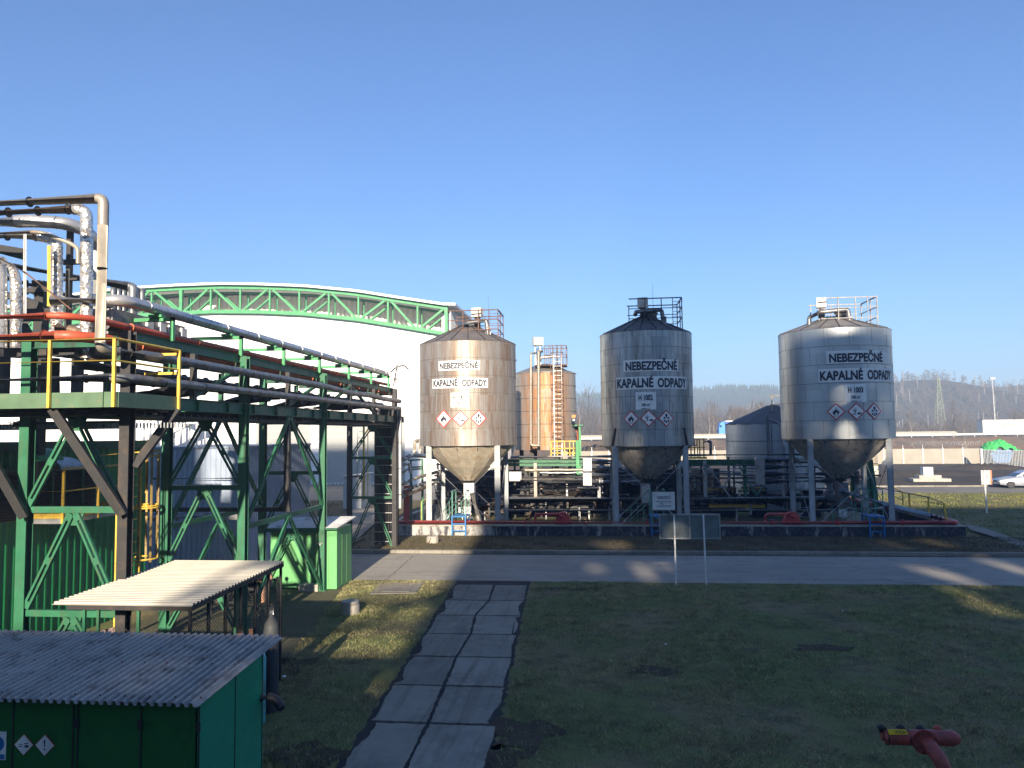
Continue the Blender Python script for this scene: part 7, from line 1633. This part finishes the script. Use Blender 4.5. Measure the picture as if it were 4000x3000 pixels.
for i, (u, v, lb) in enumerate(bt):
    y = 192+i*.3; a = PY(u, v, y); h = a[2]; t = thing('bare_tree', (a[0], y, 0), lb, 'tree', 'bare trees at the edge of the wood')
    mb = MB(); branches(mb, rg, a[0], y, 0, h, .13, 11); mb.build('trunk', M_BIRCH if 'birch' in lb else BLACKST, t)
    mb = MB(); twigs(mb, rg, a[0], y, 0, h, h*.25, 150, .035, .3); mb.build('crown', M_TWIG, t)
a = G(3768, 1790); yy = 121.5; p = PY(3767, 1660, yy); t = thing('bare_tree', (p[0], yy, 0), 'small pale sapling behind the concrete fence near the razor wire', 'tree', 'bare trees at the edge of the wood')
mb = MB(); branches(mb, rg, p[0], yy, 0, p[2], .05, 14); mb.build('trunk', M_BIRCH, t)
# tree cover on hills
def cover(name, fn, hf, x0, x1, y0, y1, n, hh, mt, con, seed):
    rg = np.random.default_rng(seed); mb = MB()
    for i in range(n):
        x = rg.uniform(x0, x1); y = rg.uniform(y0, y1); z = fn(x, y)-.5; h = hh*rg.uniform(.6, 1.25)
        if con:
            for k in range(7):
                t = k/7; r = h*.22*(1-t)+.3; a = rg.uniform(0, 3); zz = z+h*t
                mb.add([(x+r*math.cos(a), y+r*math.sin(a), zz), (x+r*math.cos(a+2.1), y+r*math.sin(a+2.1), zz), (x+r*math.cos(a+4.2), y+r*math.sin(a+4.2), zz), (x, y, zz+h*.28)], [(0, 1, 3), (1, 2, 3), (2, 0, 3)])
        else:
            twigs(mb, rg, x, y, z, h, h*.35, 26, .14 if y < 800 else .25, .0)
    struct(mb, name, mt, kind='stuff')
cover('hill_conifers', hl_, HL, -300, 550, 600, 705, 3600, 4.2, paint('dark_conifer', (.03, .05, .025), .9), True, 5)
cover('hill_wood', hr_, HR, 65, 390, 285, 424, 2600, 5, M_TWIG, False, 6)
cover('far_hill_wood', hf_, HF, 250, 620, 520, 648, 1300, 6, M_TWIG, False, 8)
mb = MB()
for i in range(160):
    x = rg.uniform(70, 360); y = rg.uniform(300, 418); z = hr_(x, y); mb.bar((x, y, z), (x+rg.uniform(-.4, .4), y, z+rg.uniform(4, 7)), .15, .15)
struct(mb, 'hill_birch_trunks', M_BIRCH, kind='stuff')
# haze
HZM = bpy.data.materials.new('haze_air'); HZM.use_nodes = True; nt = HZM.node_tree; nt.nodes.clear(); o_ = _n(nt, 'ShaderNodeOutputMaterial'); pv = _n(nt, 'ShaderNodeVolumePrincipled')
pv.inputs['Color'].default_value = (.55, .74, 1, 1); pv.inputs['Density'].default_value = .0014; pv.inputs['Anisotropy'].default_value = .0; nt.links.new(pv.outputs[0], o_.inputs['Volume'])
mb = MB(); mb.bb(-3100, 3100, -450, 4100, -1.05, 66); hz = mb.build('haze', HZM); hz['kind'] = 'stuff'
# ================================================================== unseen hall screens behind the viewer, sized and pierced for shade and sun patches
M_SH = paint('grey_screen_cladding', (.30, .31, .32), .7)
BY = -24.0
def src(p): dy = p[1]-BY; return (p[0]-dy*math.tan(SUN_AZ), p[2]+dy/math.cos(SUN_AZ)*math.tan(SUN_EL))
holes = []  # openings put in where sun patches should land
def hole(p, w_, h): x, z = src(p); holes.append((x-w_/2, x+w_/2, z-h/2, z+h/2))
hole(G(2325, 2218), .5, .42); hole(G(2513, 2228), .42, 1.1); hole(G(2590, 2210), .45, .35); hole(G(2400, 2128, .1), 1.1, .55); hole(G(2330, 2120, .1), .4, .3)
hole(PY(2465, 1720, 37.3), .45, .4); hole(PY(2465, 1800, 38.5), .4, .5)
hole(G(3600, 2228), .5, .5); hole(G(3690, 2245), .75, 1.0); hole(G(3730, 2310), .5, .3); hole(G(3900, 2195), .35, .5); hole(G(3930, 2215), .5, 1.0); hole(G(3990, 2230), .5, .9); hole(G(3850, 2370), .7, .35)
hole(G(3480, 2125, .1), .5, .3); hole(G(3650, 2120, .1), .8, .35)
hole(PY(3300, 1690, 37.1), .38, .5); hole(PY(3200, 1675, 37.2), .35, .4); hole(PY(3440, 1690, 37.6), .3, .7); hole(PY(3450, 1590, 37.8), .25, .6); hole(PY(3320, 1758, 38), .5, .25); hole(PY(3455, 1750, 37.8), .4, 1.2); hole(PY(3280, 1545, 37.1), .3, .25)
hole(G(1480, 2660), .4, .2)
for u in (460, 560, 615, 655): hole(G(u, 2612, 2.35), .2, .14)
hole(G(2640, 2085, 1.62), .32, .3)
def screen(name, x0, x1, z0, z1, label, y=BY, th=.35):
    X = sorted({x0, x1}|{v for h in holes for v in h[:2] if x0 < v < x1}); Z = sorted({z0, z1}|{v for h in holes for v in h[2:] if z0 < v < z1}); mb = MB()
    for i in range(len(X)-1):
        run = None
        for j in range(len(Z)-1):
            cx_, cz_ = (X[i]+X[i+1])/2, (Z[j]+Z[j+1])/2; op = any(h[0] < cx_ < h[1] and h[2] < cz_ < h[3] for h in holes)
            if not op and run is None: run = Z[j]
            if (op or j == len(Z)-2) and run is not None:
                mb.bb(X[i], X[i+1], y-th, y, run, Z[j] if op else Z[j+1]); run = None
    solo(mb, name, M_SH, label, 'building')
TE = math.tan(SUN_EL)
def HH(z, y): return z+(y-BY)*TE
screen('tall_hall_screen', -46, -11.3, -.02, HH(4.2, 76), 'unseen shade screen for a tall grey hall behind the viewer on the left')
screen('low_hall_screen', -11.3, -2.1, -.02, HH(0, 17.8), 'unseen shade screen for a low grey hall behind the viewer')
screen('annex_hall_screen', -2.1, 4.2, -.02, HH(1.7, 40.5), 'unseen shade screen for a grey annex hall behind the viewer')
screen('process_hall_screen', 4.2, 11.2, -.02, HH(13, 41), 'unseen shade screen for a tall grey process hall behind the viewer')
screen('stepped_hall_screen', 11.2, 17.9, -.02, HH(9.75, 37), 'unseen shade screen for a stepped grey process hall behind the viewer')
screen('side_hall_screen', 17.9, 19.9, -.02, HH(8.6, 37.5), 'unseen shade screen for a narrow grey hall bay behind the viewer')
screen('long_hall_screen', 19.9, 70, -.02, HH(0, 52.5), 'unseen shade screen for a long grey hall behind the viewer on the right')
h0 = HH(0, 17.8)
pb = thing('shade_bars', (-6, BY, 0), 'unseen bars added behind the viewer to cast bands of shade', 'shade bars')  # bars added out of view to throw shade bands on the grass
for yy, th in ((22.9, .36), (20.45, .2), (19.3, .1)):
    mb = MB(); z = HH(0, yy); mb.bar((-4.75, BY, z), (-2.1, BY, z+.05), .3, th); mb.build('pipe', M_SH, pb)  # added bar, one per band of shade
mb = MB(); mb.bar((-1.9, BY, HH(0, 25)), (-4.6, BY, h0-.1), .22, .3); mb.bar((-4.8, BY, h0), (-4.8, BY, HH(0, 23)), .15, .15); mb.build('frame', M_SH, pb)  # added slanted bar and upright, more shade on the grass
mb = MB(); mb.bb(-11.4, -9.7, BY-.6, BY-.1, 16.6, 19.5); mb.build('duct', M_SH, pb)  # unseen block added to keep sun off the blue corrugated wall
